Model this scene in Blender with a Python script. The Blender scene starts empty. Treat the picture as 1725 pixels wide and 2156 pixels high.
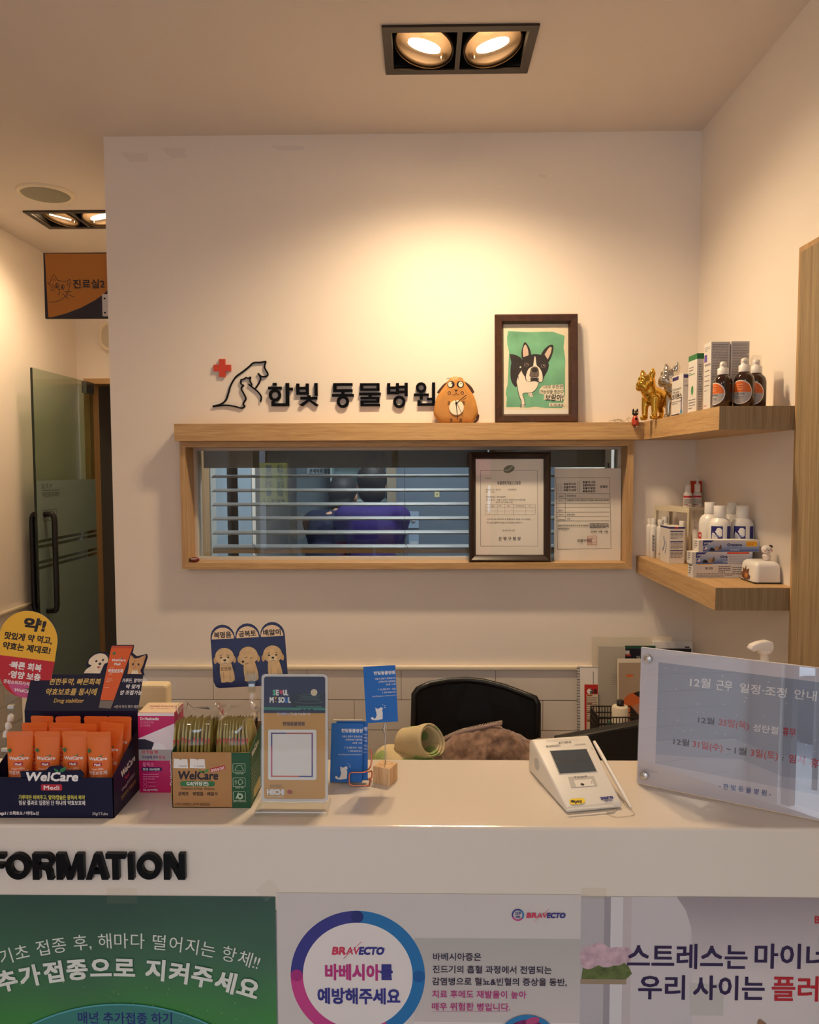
import bpy, bmesh, math, random
from mathutils import Vector, Matrix, Euler
R = math.radians
random.seed(7)
scene = bpy.context.scene
COL = scene.collection

# ------------------------------------------------------------------ camera
CAM = Vector((0.0, -2.38, 1.60))
FPX = 1570.0                                   # focal length in pixels of the 1725 x 2156 frame
PITCH, YAW, ROLL = 3.36, 0.92, 0.155           # degrees: down, to the left, clockwise
cam_data = bpy.data.cameras.new('camera')
cam_data.sensor_fit = 'HORIZONTAL'; cam_data.sensor_width = 36.0
cam_data.lens = 36.0 * FPX / 1725.0
cam_data.clip_start = 0.02
camera = bpy.data.objects.new('camera', cam_data); COL.objects.link(camera)
CAMROT = (Matrix.Rotation(R(YAW), 3, 'Z') @ Matrix.Rotation(R(90 - PITCH), 3, 'X') @ Matrix.Rotation(R(-ROLL), 3, 'Z'))
camera.matrix_world = Matrix.Translation(CAM) @ CAMROT.to_4x4()
scene.camera = camera

def at(px, py, X=None, Y=None, Z=None):
    """the point of the real plane X=, Y= or Z= seen at a pixel of the photograph"""
    d = CAMROT @ Vector(((px - 862.5) / FPX, (1078 - py) / FPX, -1.0))
    if X is not None: t = (X - CAM.x) / d.x
    elif Y is not None: t = (Y - CAM.y) / d.y
    else: t = (Z - CAM.z) / d.z
    return CAM + d * t

# ------------------------------------------------------------------ light and exposure
scene.view_settings.view_transform = 'Standard'
scene.view_settings.look = 'None'
scene.view_settings.gamma = 1.0
scene.view_settings.exposure = 1.16
scene.view_settings.use_curve_mapping = False
scene.cycles.use_denoising = True
scene.cycles.max_bounces = 10
scene.cycles.diffuse_bounces = 6
scene.cycles.transparent_max_bounces = 24
scene.cycles.sample_clamp_indirect = 6.0
scene.cycles.caustics_reflective = False
scene.cycles.caustics_refractive = False

world = bpy.data.worlds.new('sky'); scene.world = world
world.use_nodes = True
bgn = world.node_tree.nodes['Background']
bgn.inputs[0].default_value = (0.62, 0.78, 1.0, 1)
bgn.inputs[1].default_value = 3.1

LAMP_W = 1.0
def area_light(name, loc, size, power, color, rot=(0, 0, 0), shape='RECTANGLE', size_y=None, portal=False):
    l = bpy.data.lights.new(name, 'AREA'); l.shape = shape; l.size = size
    if size_y: l.size_y = size_y
    l.energy = power; l.color = color
    if portal: l.cycles.is_portal = True
    o = bpy.data.objects.new(name, l); COL.objects.link(o)
    o.location = loc; o.rotation_euler = rot
    return o
def spot_light(name, loc, target, power, color, angle, blend=0.6, radius=0.03):
    l = bpy.data.lights.new(name, 'SPOT'); l.energy = power; l.color = color
    l.spot_size = R(angle); l.spot_blend = blend; l.shadow_soft_size = radius
    o = bpy.data.objects.new(name, l); COL.objects.link(o)
    o.location = loc
    o.rotation_euler = (Vector(target) - Vector(loc)).to_track_quat('-Z', 'Y').to_euler()
    return o
WARM = (1.0, 0.725, 0.44)
WARM2 = (1.0, 0.80, 0.60)

# geometry of the place (metres)
CEIL = 2.637
XR = 0.868                                     # right wall
XL = -1.812                                   # left wall
XP = -0.992                                   # left end of the back wall
YFAR = 1.554
YSHOP = -4.6                                   # shop front behind the camera
CT = 1.108                                     # counter top height
YF = -1.382                                   # counter front
YB = -1.143                                   # counter back edge

# daylight enters through the shop front behind the camera
area_light('shopfront_portal', (-0.6, YSHOP + 0.02, 1.25), 3.4, 1.0, (1, 1, 1), (R(90), 0, 0), size_y=2.4, portal=True)
# unseen warm area lights added behind the camera for ambient light
for lx, ly, lw in ((-1.3, -3.3, 3), (0.2, -3.3, 3)):
    area_light('waiting_room_fill', (lx, ly, CEIL - 0.012), 0.34, lw, WARM2, size_y=0.18)
# bright white lamp of the treatment room behind the window
area_light('treatment_room_lamp', (-0.1, 1.5, CEIL - 0.02), 0.6, 13, (0.90, 0.95, 1.0), size_y=0.6)

# ------------------------------------------------------------------ materials
MATS = {}
def lin(c):
    c = c / 255.0
    return c / 12.92 if c <= 0.04045 else ((c + 0.055) / 1.055) ** 2.4
def mat(name, rgb, rough=0.5, metal=0.0, coat=0.0, trans=0.0, emit=None, estr=0.0, alpha=1.0, ior=1.45, sheen=0.0, var=0.0, vscale=8.0, bump=0.0, bscale=60.0, spec=0.5):
    if name in MATS: return MATS[name]
    m = bpy.data.materials.new(name); m.use_nodes = True
    nt = m.node_tree; p = nt.nodes['Principled BSDF']
    col = (lin(rgb[0]), lin(rgb[1]), lin(rgb[2]), 1)
    p.inputs['Base Color'].default_value = col
    p.inputs['Roughness'].default_value = rough
    p.inputs['Metallic'].default_value = metal
    p.inputs['Coat Weight'].default_value = coat
    p.inputs['Coat Roughness'].default_value = 0.03
    p.inputs['Transmission Weight'].default_value = trans
    p.inputs['IOR'].default_value = ior
    p.inputs['Alpha'].default_value = alpha
    p.inputs['Sheen Weight'].default_value = sheen
    p.inputs['Specular IOR Level'].default_value = spec
    if emit:
        p.inputs['Emission Color'].default_value = (lin(emit[0]), lin(emit[1]), lin(emit[2]), 1)
        p.inputs['Emission Strength'].default_value = estr
    if var or bump:
        tc = nt.nodes.new('ShaderNodeTexCoord')
        n = nt.nodes.new('ShaderNodeTexNoise'); n.inputs['Scale'].default_value = vscale; n.inputs['Detail'].default_value = 5
        nt.links.new(tc.outputs['Object'], n.inputs['Vector'])
        if var:
            r = nt.nodes.new('ShaderNodeValToRGB')
            r.color_ramp.elements[0].position = 0.3; r.color_ramp.elements[1].position = 0.7
            r.color_ramp.elements[0].color = tuple(max(0, c * (1 - var)) for c in col[:3]) + (1,)
            r.color_ramp.elements[1].color = tuple(min(1, c * (1 + var * 0.5)) for c in col[:3]) + (1,)
            nt.links.new(n.outputs['Fac'], r.inputs['Fac']); nt.links.new(r.outputs['Color'], p.inputs['Base Color'])
        if bump:
            n2 = nt.nodes.new('ShaderNodeTexNoise'); n2.inputs['Scale'].default_value = bscale; n2.inputs['Detail'].default_value = 4
            nt.links.new(tc.outputs['Object'], n2.inputs['Vector'])
            b = nt.nodes.new('ShaderNodeBump'); b.inputs['Strength'].default_value = bump; b.inputs['Distance'].default_value = 0.002
            nt.links.new(n2.outputs['Fac'], b.inputs['Height']); nt.links.new(b.outputs['Normal'], p.inputs['Normal'])
    MATS[name] = m
    return m

def wood(name, light, dark, stretch, rough=0.5, scale=1.0, contrast=1.0):
    """straight-grained wood; stretch is the per-axis scale, small along the grain"""
    if name in MATS: return MATS[name]
    m = bpy.data.materials.new(name); m.use_nodes = True
    nt = m.node_tree; p = nt.nodes['Principled BSDF']; p.inputs['Roughness'].default_value = rough
    tc = nt.nodes.new('ShaderNodeTexCoord'); mp = nt.nodes.new('ShaderNodeMapping')
    mp.inputs['Scale'].default_value = stretch
    nt.links.new(tc.outputs['Object'], mp.inputs['Vector'])
    n = nt.nodes.new('ShaderNodeTexNoise'); n.inputs['Scale'].default_value = 5.0 * scale; n.inputs['Detail'].default_value = 8; n.inputs['Roughness'].default_value = 0.65
    nt.links.new(mp.outputs['Vector'], n.inputs['Vector'])
    n2 = nt.nodes.new('ShaderNodeTexNoise'); n2.inputs['Scale'].default_value = 28.0 * scale; n2.inputs['Detail'].default_value = 3
    nt.links.new(mp.outputs['Vector'], n2.inputs['Vector'])
    mx = nt.nodes.new('ShaderNodeMath'); mx.operation = 'MULTIPLY_ADD'; mx.inputs[1].default_value = 0.45
    nt.links.new(n2.outputs['Fac'], mx.inputs[0])
    ml = nt.nodes.new('ShaderNodeMath'); ml.operation = 'MULTIPLY'; ml.inputs[1].default_value = 0.55
    nt.links.new(n.outputs['Fac'], ml.inputs[0]); nt.links.new(ml.outputs[0], mx.inputs[2])
    r = nt.nodes.new('ShaderNodeValToRGB')
    r.color_ramp.elements[0].position = 0.5 - 0.14 / contrast; r.color_ramp.elements[1].position = 0.5 + 0.12 / contrast
    r.color_ramp.elements[0].color = (lin(dark[0]), lin(dark[1]), lin(dark[2]), 1)
    r.color_ramp.elements[1].color = (lin(light[0]), lin(light[1]), lin(light[2]), 1)
    nt.links.new(mx.outputs[0], r.inputs['Fac']); nt.links.new(r.outputs['Color'], p.inputs['Base Color'])
    b = nt.nodes.new('ShaderNodeBump'); b.inputs['Strength'].default_value = 0.25; b.inputs['Distance'].default_value = 0.001
    nt.links.new(mx.outputs[0], b.inputs['Height']); nt.links.new(b.outputs['Normal'], p.inputs['Normal'])
    MATS[name] = m
    return m

def ink(r, g, b, rough=0.45):
    return mat('print_%02x%02x%02x' % (r, g, b) + ('' if rough == 0.45 else '_%d' % int(rough * 100)), (r, g, b), rough)

# ------------------------------------------------------------------ mesh builder
_text_cache = {}
TEXT_CURVE = bpy.data.curves.new('t', 'FONT'); TEXT_CURVE.size = 1.0; TEXT_CURVE.fill_mode = 'FRONT'
TEXT_OBJ = bpy.data.objects.new('t', TEXT_CURVE)
def _raw(t, res):
    TEXT_CURVE.body = t; TEXT_CURVE.resolution_u = res
    m = bpy.data.meshes.new_from_object(TEXT_OBJ)
    r = ([v.co.copy() for v in m.vertices], [tuple(p.vertices) for p in m.polygons])
    bpy.data.meshes.remove(m)
    return r
_glyph = {}
BAR_X = max(v.x for v in _raw('l', 2)[0])
def glyph(t, res):
    """outline and advance of one Hangul syllable, or of a run of other characters"""
    if (t, res) not in _glyph:
        if ord(t[0]) > 0x2fff:
            vs, fs = _raw(t, 2); adv = 0.92
        else:
            vs, fs = _raw(t, res); e, _ = _raw(t + 'l', 1)
            adv = max(v.x for v in e) - BAR_X
        _glyph[(t, res)] = (vs, fs, adv)
    return _glyph[(t, res)]
def text_mesh(s, res=3):
    k = (s, res)
    if k not in _text_cache:
        runs = []
        for ch in s:
            if ord(ch) > 0x2fff or not runs or ord(runs[-1][0]) > 0x2fff: runs.append(ch)   # a run may be several Latin characters
            else: runs[-1] += ch
        vs = []; fs = []; x = 0.0
        for r in runs:
            g, f, adv = glyph(r, res); o = len(vs)
            vs += [Vector((v.x + x, v.y, 0)) for v in g]; fs += [tuple(o + i for i in p) for p in f]; x += adv
        x0 = min((v.x for v in vs), default=0); x1 = max((v.x for v in vs), default=0)
        y0 = min((v.y for v in vs), default=0); y1 = max((v.y for v in vs), default=0)
        _text_cache[k] = (vs, fs, x0, x1, y0, y1)
    return _text_cache[k]

class B:
    """collects shapes for ONE mesh object; flat shapes are drawn in the current frame (x right, y up, z out)"""
    def __init__(s):
        s.v = []; s.f = []; s.m = []; s.mats = []; s.M = Matrix(); s.z = 0.0; s.sm = []; s.dz = 0.00003
    def mi(s, m):
        if m not in s.mats: s.mats.append(m)
        return s.mats.index(m)
    def frame(s, M=None, z=0.0):
        s.M = M if M is not None else Matrix(); s.z = z
        return s
    def add(s, vs, fs, m, smooth=False):
        o = len(s.v); i = s.mi(m)
        s.v += [s.M @ Vector(v) for v in vs]
        for f in fs:
            s.f.append(tuple(o + k for k in f)); s.m.append(i); s.sm.append(smooth)
    def box(s, x0, x1, y0, y1, z0, z1, m):
        vs = [(x, y, z) for z in (z0, z1) for y in (y0, y1) for x in (x0, x1)]
        s.add(vs, [(0, 2, 3, 1), (4, 5, 7, 6), (0, 1, 5, 4), (2, 6, 7, 3), (0, 4, 6, 2), (1, 3, 7, 5)], m)
    def bbox(s, x0, x1, y0, y1, z0, z1, m, r=0.003, seg=2, smooth=True):
        """box with rounded edges"""
        bm = bmesh.new()
        vs = [bm.verts.new((x, y, z)) for z in (z0, z1) for y in (y0, y1) for x in (x0, x1)]
        for f in [(0, 2, 3, 1), (4, 5, 7, 6), (0, 1, 5, 4), (2, 6, 7, 3), (0, 4, 6, 2), (1, 3, 7, 5)]: bm.faces.new([vs[k] for k in f])
        bmesh.ops.bevel(bm, geom=bm.edges[:], offset=r, segments=seg, profile=0.5, affect='EDGES')
        s.addbm(bm, m, smooth)
    def addbm(s, bm, m, smooth=False):
        bm.verts.index_update()
        s.add([v.co.copy() for v in bm.verts], [tuple(v.index for v in f.verts) for f in bm.faces], m, smooth)
        bm.free()
    def prism(s, pts, z0, z1, m, smooth=False, top=None):
        """polygon in xy extruded along z; top = optional scaled polygon"""
        n = len(pts); t = top or pts
        vs = [(x, y, z0) for x, y in pts] + [(x, y, z1) for x, y in t]
        s.add(vs, [tuple(reversed(range(n))), tuple(range(n, 2 * n))], m)
        s.add(vs, [(i, (i + 1) % n, n + (i + 1) % n, n + i) for i in range(n)], m, smooth)
    def lathe(s, prof, m, n=28, c=(0, 0), sx=1, sy=1, smooth=True, cap=True):
        vs = []; fs = []; k = len(prof)
        for r, z in prof:
            for i in range(n):
                a = 2 * math.pi * i / n
                vs.append((c[0] + r * sx * math.cos(a), c[1] + r * sy * math.sin(a), z))
        for j in range(k - 1):
            for i in range(n):
                fs.append((j * n + i, j * n + (i + 1) % n, (j + 1) * n + (i + 1) % n, (j + 1) * n + i))
        s.add(vs, fs, m, smooth)
        if cap: s.add(vs, [tuple(reversed(range(n))), tuple(range((k - 1) * n, k * n))], m)
    def tube(s, pts, r, m, n=10, closed=False, smooth=True):
        pts = [Vector(p) for p in pts]; k = len(pts); vs = []; fs = []
        rr = r if isinstance(r, (list, tuple)) else [r] * k
        nrm = None
        for i, p in enumerate(pts):
            if closed: t = pts[(i + 1) % k] - pts[i - 1]
            else: t = pts[min(i + 1, k - 1)] - pts[max(i - 1, 0)]
            t.normalize()
            if nrm is None:
                nrm = t.orthogonal().normalized()
            nrm = (nrm - t * nrm.dot(t)).normalized(); b = t.cross(nrm)
            for j in range(n):
                a = 2 * math.pi * j / n
                vs.append(p + (nrm * math.cos(a) + b * math.sin(a)) * rr[i])
        for i in range(k if closed else k - 1):
            for j in range(n):
                i2 = (i + 1) % k
                fs.append((i * n + j, i * n + (j + 1) % n, i2 * n + (j + 1) % n, i2 * n + j))
        s.add(vs, fs, m, smooth)
        if not closed: s.add(vs, [tuple(reversed(range(n))), tuple(range((k - 1) * n, k * n))], m)
    def ball(s, c, r, m, n=16, rz=None, ry=None, k=10):
        rz = rz or r; ry = ry or r
        vs = [(c[0], c[1], c[2] - rz)]; fs = []
        for j in range(1, k):
            a = -math.pi / 2 + math.pi * j / k
            for i in range(n):
                b = 2 * math.pi * i / n
                vs.append((c[0] + r * math.cos(a) * math.cos(b), c[1] + ry * math.cos(a) * math.sin(b), c[2] + rz * math.sin(a)))
        vs.append((c[0], c[1], c[2] + rz)); L = len(vs) - 1
        for i in range(n):
            fs.append((0, 1 + (i + 1) % n, 1 + i)); fs.append((L, L - n + i, L - n + (i + 1) % n))
        for j in range(k - 2):
            for i in range(n):
                fs.append((1 + j * n + i, 1 + j * n + (i + 1) % n, 1 + (j + 1) * n + (i + 1) % n, 1 + (j + 1) * n + i))
        s.add(vs, fs, m, True)
    # ---- flat printing
    def _z(s):
        s.z += s.dz; return s.z
    def rect(s, x0, y0, x1, y1, m, rot=0):
        z = s._z(); P = [(x0, y0), (x1, y0), (x1, y1), (x0, y1)]
        if rot:
            cx, cy = (x0 + x1) / 2, (y0 + y1) / 2; c, q = math.cos(rot), math.sin(rot)
            P = [(cx + (x - cx) * c - (y - cy) * q, cy + (x - cx) * q + (y - cy) * c) for x, y in P]
        s.add([(x, y, z) for x, y in P], [(0, 1, 2, 3)], m)
    def poly(s, pts, m):
        z = s._z(); s.add([(x, y, z) for x, y in pts], [tuple(range(len(pts)))], m)
    def ell(s, cx, cy, rx, ry, m, n=32, rot=0):
        c, q = math.cos(rot), math.sin(rot)
        s.poly([(cx + rx * math.cos(a) * c - ry * math.sin(a) * q, cy + rx * math.cos(a) * q + ry * math.sin(a) * c) for a in [2 * math.pi * i / n for i in range(n)]], m)
    def ring(s, cx, cy, r0, r1, m, a0=0, a1=360, n=48, ky=1.0):
        z = s._z(); vs = []; fs = []
        n = max(3, int(n * (a1 - a0) / 360))
        for i in range(n + 1):
            a = R(a0 + (a1 - a0) * i / n)
            vs += [(cx + r0 * math.cos(a), cy + r0 * math.sin(a) * ky, z), (cx + r1 * math.cos(a), cy + r1 * math.sin(a) * ky, z)]
        for i in range(n): fs.append((2 * i, 2 * i + 1, 2 * i + 3, 2 * i + 2))
        s.add(vs, fs, m)
    def line(s, pts, w, m, closed=False):
        z = s._z(); P = [Vector((p[0], p[1])) for p in pts]; k = len(P)
        ws = w if isinstance(w, (list, tuple)) else [w] * k
        vs = []; fs = []
        for i in range(k):
            if closed: t = P[(i + 1) % k] - P[i - 1]
            else: t = P[min(i + 1, k - 1)] - P[max(i - 1, 0)]
            if t.length < 1e-9: t = Vector((1, 0))
            t.normalize(); nn = Vector((-t.y, t.x)) * ws[i] / 2
            a, b = P[i] + nn, P[i] - nn
            vs += [(a.x, a.y, z), (b.x, b.y, z)]
        for i in range(k if closed else k - 1):
            j = (i + 1) % k; fs.append((2 * i, 2 * i + 1, 2 * j + 1, 2 * j))
        s.add(vs, fs, m)
    def text(s, t, x, y, size, m, align='l', bold=0.0, shear=0.0, rot=0.0, w=None, res=2, thick=None, mirror=False):
        """size = height of a full character; w = total width to fit; (x, y) = left/centre/right of the baseline"""
        vs, fs, x0, x1, y0, y1 = text_mesh(t, res)
        if not vs: return
        z = s._z(); W = x1 - x0
        sy = size; sx = size if w is None else w / W
        ox = {'l': 0.0, 'c': -W / 2, 'r': -W}[align]
        c, q = math.cos(rot), math.sin(rot)
        offs = [(0, 0)]
        if bold: offs = [(-bold, -bold), (bold, -bold), (bold, bold), (-bold, bold)] + ([(0, 0)] if bold > 0.03 else [])
        for k, (dx, dy) in enumerate(offs):
            P = []
            for v in vs:
                a = (v.x - x0 + ox) * sx + dx * size; b = v.y * sy + dy * size
                a += b * shear
                if mirror: a = -a
                P.append((x + a * c - b * q, y + a * q + b * c, z))
            s.add([(a, b, zz + k * .00001) for a, b, zz in P], fs, m)
        s.z += .00004
    def lines(s, x, y, w, n, dy, m, h=0.0006, seed=0, gap=0.3):
        """n rows of illegible small print as broken strokes"""
        rr = random.Random(seed)
        for j in range(n):
            z = s.z + s.dz; vs = []; fs = []; cx = x; end = x + w * (1 if j < n - 1 else rr.uniform(.4, .9))
            while cx < end - h:
                L = min(rr.uniform(2, 6) * h, end - cx); k = len(vs)
                vs += [(cx, y - j * dy, z), (cx + L, y - j * dy, z), (cx + L, y - j * dy + h, z), (cx, y - j * dy + h, z)]; fs.append((k, k + 1, k + 2, k + 3))
                cx += L + h * rr.uniform(gap, gap * 3)
            s.add(vs, fs, m)
        s._z()
    # ---- finish
    def build(s, name, parent=None, merge=False):
        me = bpy.data.meshes.new(name); me.from_pydata([tuple(v) for v in s.v], [], s.f)
        for m in s.mats: me.materials.append(m)
        me.polygons.foreach_set('material_index', s.m); me.polygons.foreach_set('use_smooth', s.sm)
        me.update()
        o = bpy.data.objects.new(name, me); COL.objects.link(o)
        if parent: o.parent = parent
        return o

def tag(o, label=None, cat=None, group=None, kind=None):
    if label: o['label'] = label
    if cat: o['category'] = cat
    if group: o['group'] = group
    if kind: o['kind'] = kind
    return o
def thing(name, label, cat, loc=(0, 0, 0), rz=0.0, group=None, rx=0.0):
    o = bpy.data.objects.new(name, None); COL.objects.link(o); o.empty_display_size = 0.05
    o.location = loc; o.rotation_euler = (rx, 0, rz)
    return tag(o, label, cat, group)
def place(o, loc, rz=0.0, rx=0.0):
    o.location = loc; o.rotation_euler = (rx, 0, rz); return o
def struct(o): o['kind'] = 'structure'; return o
def copy_thing(o, label=None, group=None):
    c = o.copy(); COL.objects.link(c)
    if label: c['label'] = label
    if group: c['group'] = group
    for ch in list(o.children):
        d = ch.copy(); COL.objects.link(d); d.parent = c
        for g in list(ch.children):
            e = g.copy(); COL.objects.link(e); e.parent = d
    return c
FRONT = Matrix.Rotation(R(90), 4, 'X')            # xy drawing -> XZ plane facing -Y (towards the camera)
def front(x=0, y=0, z=0, rz=0.0, lean=0.0):
    """frame of an upright face looking to -Y, origin at its lower left (or wherever x,y,z say)"""
    return Matrix.Translation((x, y, z)) @ Matrix.Rotation(rz, 4, 'Z') @ Matrix.Rotation(R(90) + lean, 4, 'X')
def sidef(x, y, z):
    """frame of an upright face looking to +X; drawing x runs to +Y"""
    return Matrix.Translation((x, y, z)) @ Matrix.Rotation(R(90), 4, 'Z') @ Matrix.Rotation(R(90), 4, 'X')
def on(px, py, M):
    """where the ray through a pixel meets the plane z=0 of frame M, in M's own x, y"""
    d = CAMROT @ Vector(((px - 862.5) / FPX, (1078 - py) / FPX, -1.0)); o = M.to_translation(); n = M.to_3x3() @ Vector((0, 0, 1))
    t = (o - CAM).dot(n) / d.dot(n); p = M.inverted() @ (CAM + d * t)
    return p.x, p.y
ORD = ('first', 'second', 'third', 'fourth', 'fifth', 'sixth', 'seventh', 'eighth', 'ninth', 'tenth', 'eleventh', 'twelfth')
def rrect(x0, y0, x1, y1, r, n=6):
    P = []
    for cx, cy, a in ((x1 - r, y0 + r, -90), (x1 - r, y1 - r, 0), (x0 + r, y1 - r, 90), (x0 + r, y0 + r, 180)):
        for i in range(n + 1):
            t = R(a + 90 * i / n); P.append((cx + r * math.cos(t), cy + r * math.sin(t)))
    return P
def smooth(pts, n=6, closed=False):
    """Catmull-Rom through the points"""
    P = [Vector(p) for p in pts]; k = len(P); out = []
    for i in range(k if closed else k - 1):
        p0 = P[(i - 1) % k] if closed or i > 0 else P[0]
        p1 = P[i]; p2 = P[(i + 1) % k]
        p3 = P[(i + 2) % k] if closed or i < k - 2 else P[-1]
        for j in range(n):
            t = j / n
            out.append(0.5 * ((2 * p1) + (p2 - p0) * t + (2 * p0 - 5 * p1 + 4 * p2 - p3) * t * t + (3 * p1 - p0 - 3 * p2 + p3) * t ** 3))
    if not closed: out.append(P[-1])
    return out
# ------------------------------------------------------------------ the room
M_WALL = mat('painted_wall', (238, 230, 220), 0.62, var=0.015, vscale=3.0, bump=0.12, bscale=220)
M_CEIL = mat('painted_ceiling', (222, 211, 201), 0.8, var=0.01, vscale=2.0)
M_TILE = mat('wainscot_tile', (222, 214, 206), 0.25)
M_TILE_GREY = mat('corridor_tile', (150, 156, 162), 0.25)
M_GROUT = mat('dark_grout', (52, 48, 48), 0.8)
M_TRIM = mat('cream_trim', (232, 220, 196), 0.45)
M_FLOOR = mat('floor_tile', (150, 140, 130), 0.35, var=0.1, vscale=4)
OAK_X = wood('oak_grain_along_x', (202, 168, 120), (168, 130, 84), (0.6, 14, 14), 0.5, contrast=0.9)
OAK_Y = wood('oak_grain_along_y', (202, 168, 120), (168, 130, 84), (14, 0.6, 14), 0.5, contrast=0.9)
OAK_Z = wood('oak_grain_along_z', (198, 164, 118), (164, 126, 82), (16, 16, 0.5), 0.5, contrast=0.9)
OAK_GREY = wood('greyed_oak_laminate', (168, 146, 112), (122, 102, 72), (20, 20, 0.4), 0.55, contrast=0.9)
BLACK = mat('black_metal', (22, 20, 20), 0.35)
WHITE_ALU = mat('white_aluminium', (205, 200, 192), 0.4)

WX0, WX1, WZ0, WZ1 = -0.745, 0.647, 1.297, 1.672      # window opening in the back wall
b = B()
b.box(XP, WX0, 0, 0.14, 0, CEIL, M_WALL); b.box(WX1, XR, 0, 0.14, 0, CEIL, M_WALL)
b.box(WX0, WX1, 0, 0.14, 0, WZ0, M_WALL); b.box(WX0, WX1, 0, 0.14, WZ1, CEIL, M_WALL)
wall_back = struct(b.build('wall_back'))
TH = 0.9495                                            # height of the tiled band
def tiles(x0, x1, z1, m, rows=9, first=0.0, tw=0.305, thh=0.0985, g=0.0016):
    b.box(x0, x1, 0, z1, -0.001, 0.006, M_GROUT)
    for r in range(rows):
        zt = z1 - r * (thh + 0.0006); off = first + (tw / 2 if r % 2 else 0)
        x = off - tw * math.ceil((off - x0) / tw)
        while x < x1:
            a, c = max(x, x0) + g / 2, min(x + tw, x1) - g / 2
            if c - a > 0.004: b.box(a, c, max(zt - thh + g, 0.001), zt, 0.0055, 0.0085, m)
            x += tw
b = B(); b.frame(front(0, 0, 0)); tiles(XP, XR, TH, M_TILE, first=at(845, 1450, Y=0).x)
b.build('tile_wainscot', wall_back)
b = B(); b.frame(); b.bbox(XP, XR, -0.016, 0.0, TH, TH + 0.016, M_TRIM, 0.004)
struct(b.build('trim_1'))
# tape residue left on the wall, upper left
b = B(); b.frame(front(0, -0.0004, 0))
for (px0, py0, px1, py1) in ((256, 320, 312, 342), (342, 310, 392, 334), (1133, 366, 1152, 378), (572, 305, 640, 318)):
    p = at(px0, py1, Y=0); q = at(px1, py0, Y=0)
    b.poly([(p.x, q.z - .006), (p.x + .004, q.z), (q.x, q.z - .004), (q.x - .003, (p.z + q.z) / 2), (q.x + .002, p.z + .002), (p.x + .03, p.z)], mat('tape_residue', (229, 221, 212), 0.66))
b.build('tape_residue', wall_back)

b = B(); b.box(XR, XR + 0.12, YSHOP, 3.2, 0, CEIL, M_WALL); struct(b.build('wall_right'))
b = B(); b.box(XL - 0.12, XL, YSHOP, YFAR + 0.1, 0, CEIL, M_WALL); wall_left = struct(b.build('wall_left'))
b = B(); b.frame(sidef(XL, 0, 0)); tiles(YSHOP + 0.1, YFAR, 0.972, M_TILE, rows=9); b.build('tile_wainscot', wall_left)
b = B(); b.bbox(XL, XL + 0.016, YSHOP + 0.1, YFAR, 0.972, 0.988, M_TRIM, 0.004); struct(b.build('trim_2'))
b = B(); b.box(XL - 0.12, 2.1, YSHOP, 3.2, -0.1, 0, M_FLOOR); struct(b.build('floor'))
b = B()                                                # the ceiling is open where the downlights sit
DL1 = (-.0915 + .01, .279 - .01, -.57 + .01, -.359 - .01); DL2 = (-1.59, -1.24, .665, .862)
x_prev = XL - .12
for (hx0, hx1, hy0, hy1) in (DL2, DL1):
    b.box(x_prev, hx0, YSHOP, 3.2, CEIL, CEIL + .08, M_CEIL)
    b.box(hx0, hx1, YSHOP, hy0, CEIL, CEIL + .08, M_CEIL); b.box(hx0, hx1, hy1, 3.2, CEIL, CEIL + .08, M_CEIL)
    x_prev = hx1
b.box(x_prev, 2.1, YSHOP, 3.2, CEIL, CEIL + .08, M_CEIL)
ceiling = b.build('ceiling'); struct(ceiling)
# corridor: far wall with the doorway, the partition of the treatment room
DX0, DX1, DZ = -1.775, -1.03, 2.075
b = B(); b.box(XL, DX0, YFAR, YFAR + .1, 0, CEIL, M_WALL); b.box(DX1, XP, YFAR, YFAR + .1, 0, CEIL, M_WALL); b.box(DX0, DX1, YFAR, YFAR + .1, DZ, CEIL, M_WALL)
struct(b.build('wall_far'))
b = B(); b.box(XP, XP + .09, .14, YFAR + .1, 0, CEIL, M_WALL); struct(b.build('wall_partition'))
b = B()
b.box(DX0, DX1, YFAR - .012, YFAR + .1, DZ - .028, DZ, OAK_X); b.box(DX0, DX0 + .03, YFAR - .012, YFAR + .1, 0, DZ - .028, OAK_Z)
b.box(DX1 - .03, DX1, YFAR - .012, YFAR + .1, 0, DZ - .028, OAK_Z)
struct(b.build('door_1'))
# rooms beyond
M_WALL2 = mat('treatment_room_wall', (120, 134, 146), 0.6)
M_DARK = mat('back_room_wall', (120, 118, 116), 0.7)
b = B(); b.box(XL - .12, -1.0, 2.95, 3.05, 0, CEIL, M_DARK); b.box(XL - .12, XL, YFAR + .1, 3.05, 0, CEIL, M_DARK)
b.box(XL, -1.0, 2.9, 2.95, 0, 1.0, M_TILE_GREY)
struct(b.build('wall_back_room'))
b = B(); b.box(-0.97, -0.902, YFAR + .1, 3.1, 0, CEIL, M_DARK); b.box(-0.902, 2.1, 3.0, 3.1, 0, CEIL, M_WALL2); b.box(2.0, 2.1, .14, 3.0, 0, CEIL, M_WALL2)
struct(b.build('wall_treatment_room'))
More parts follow.
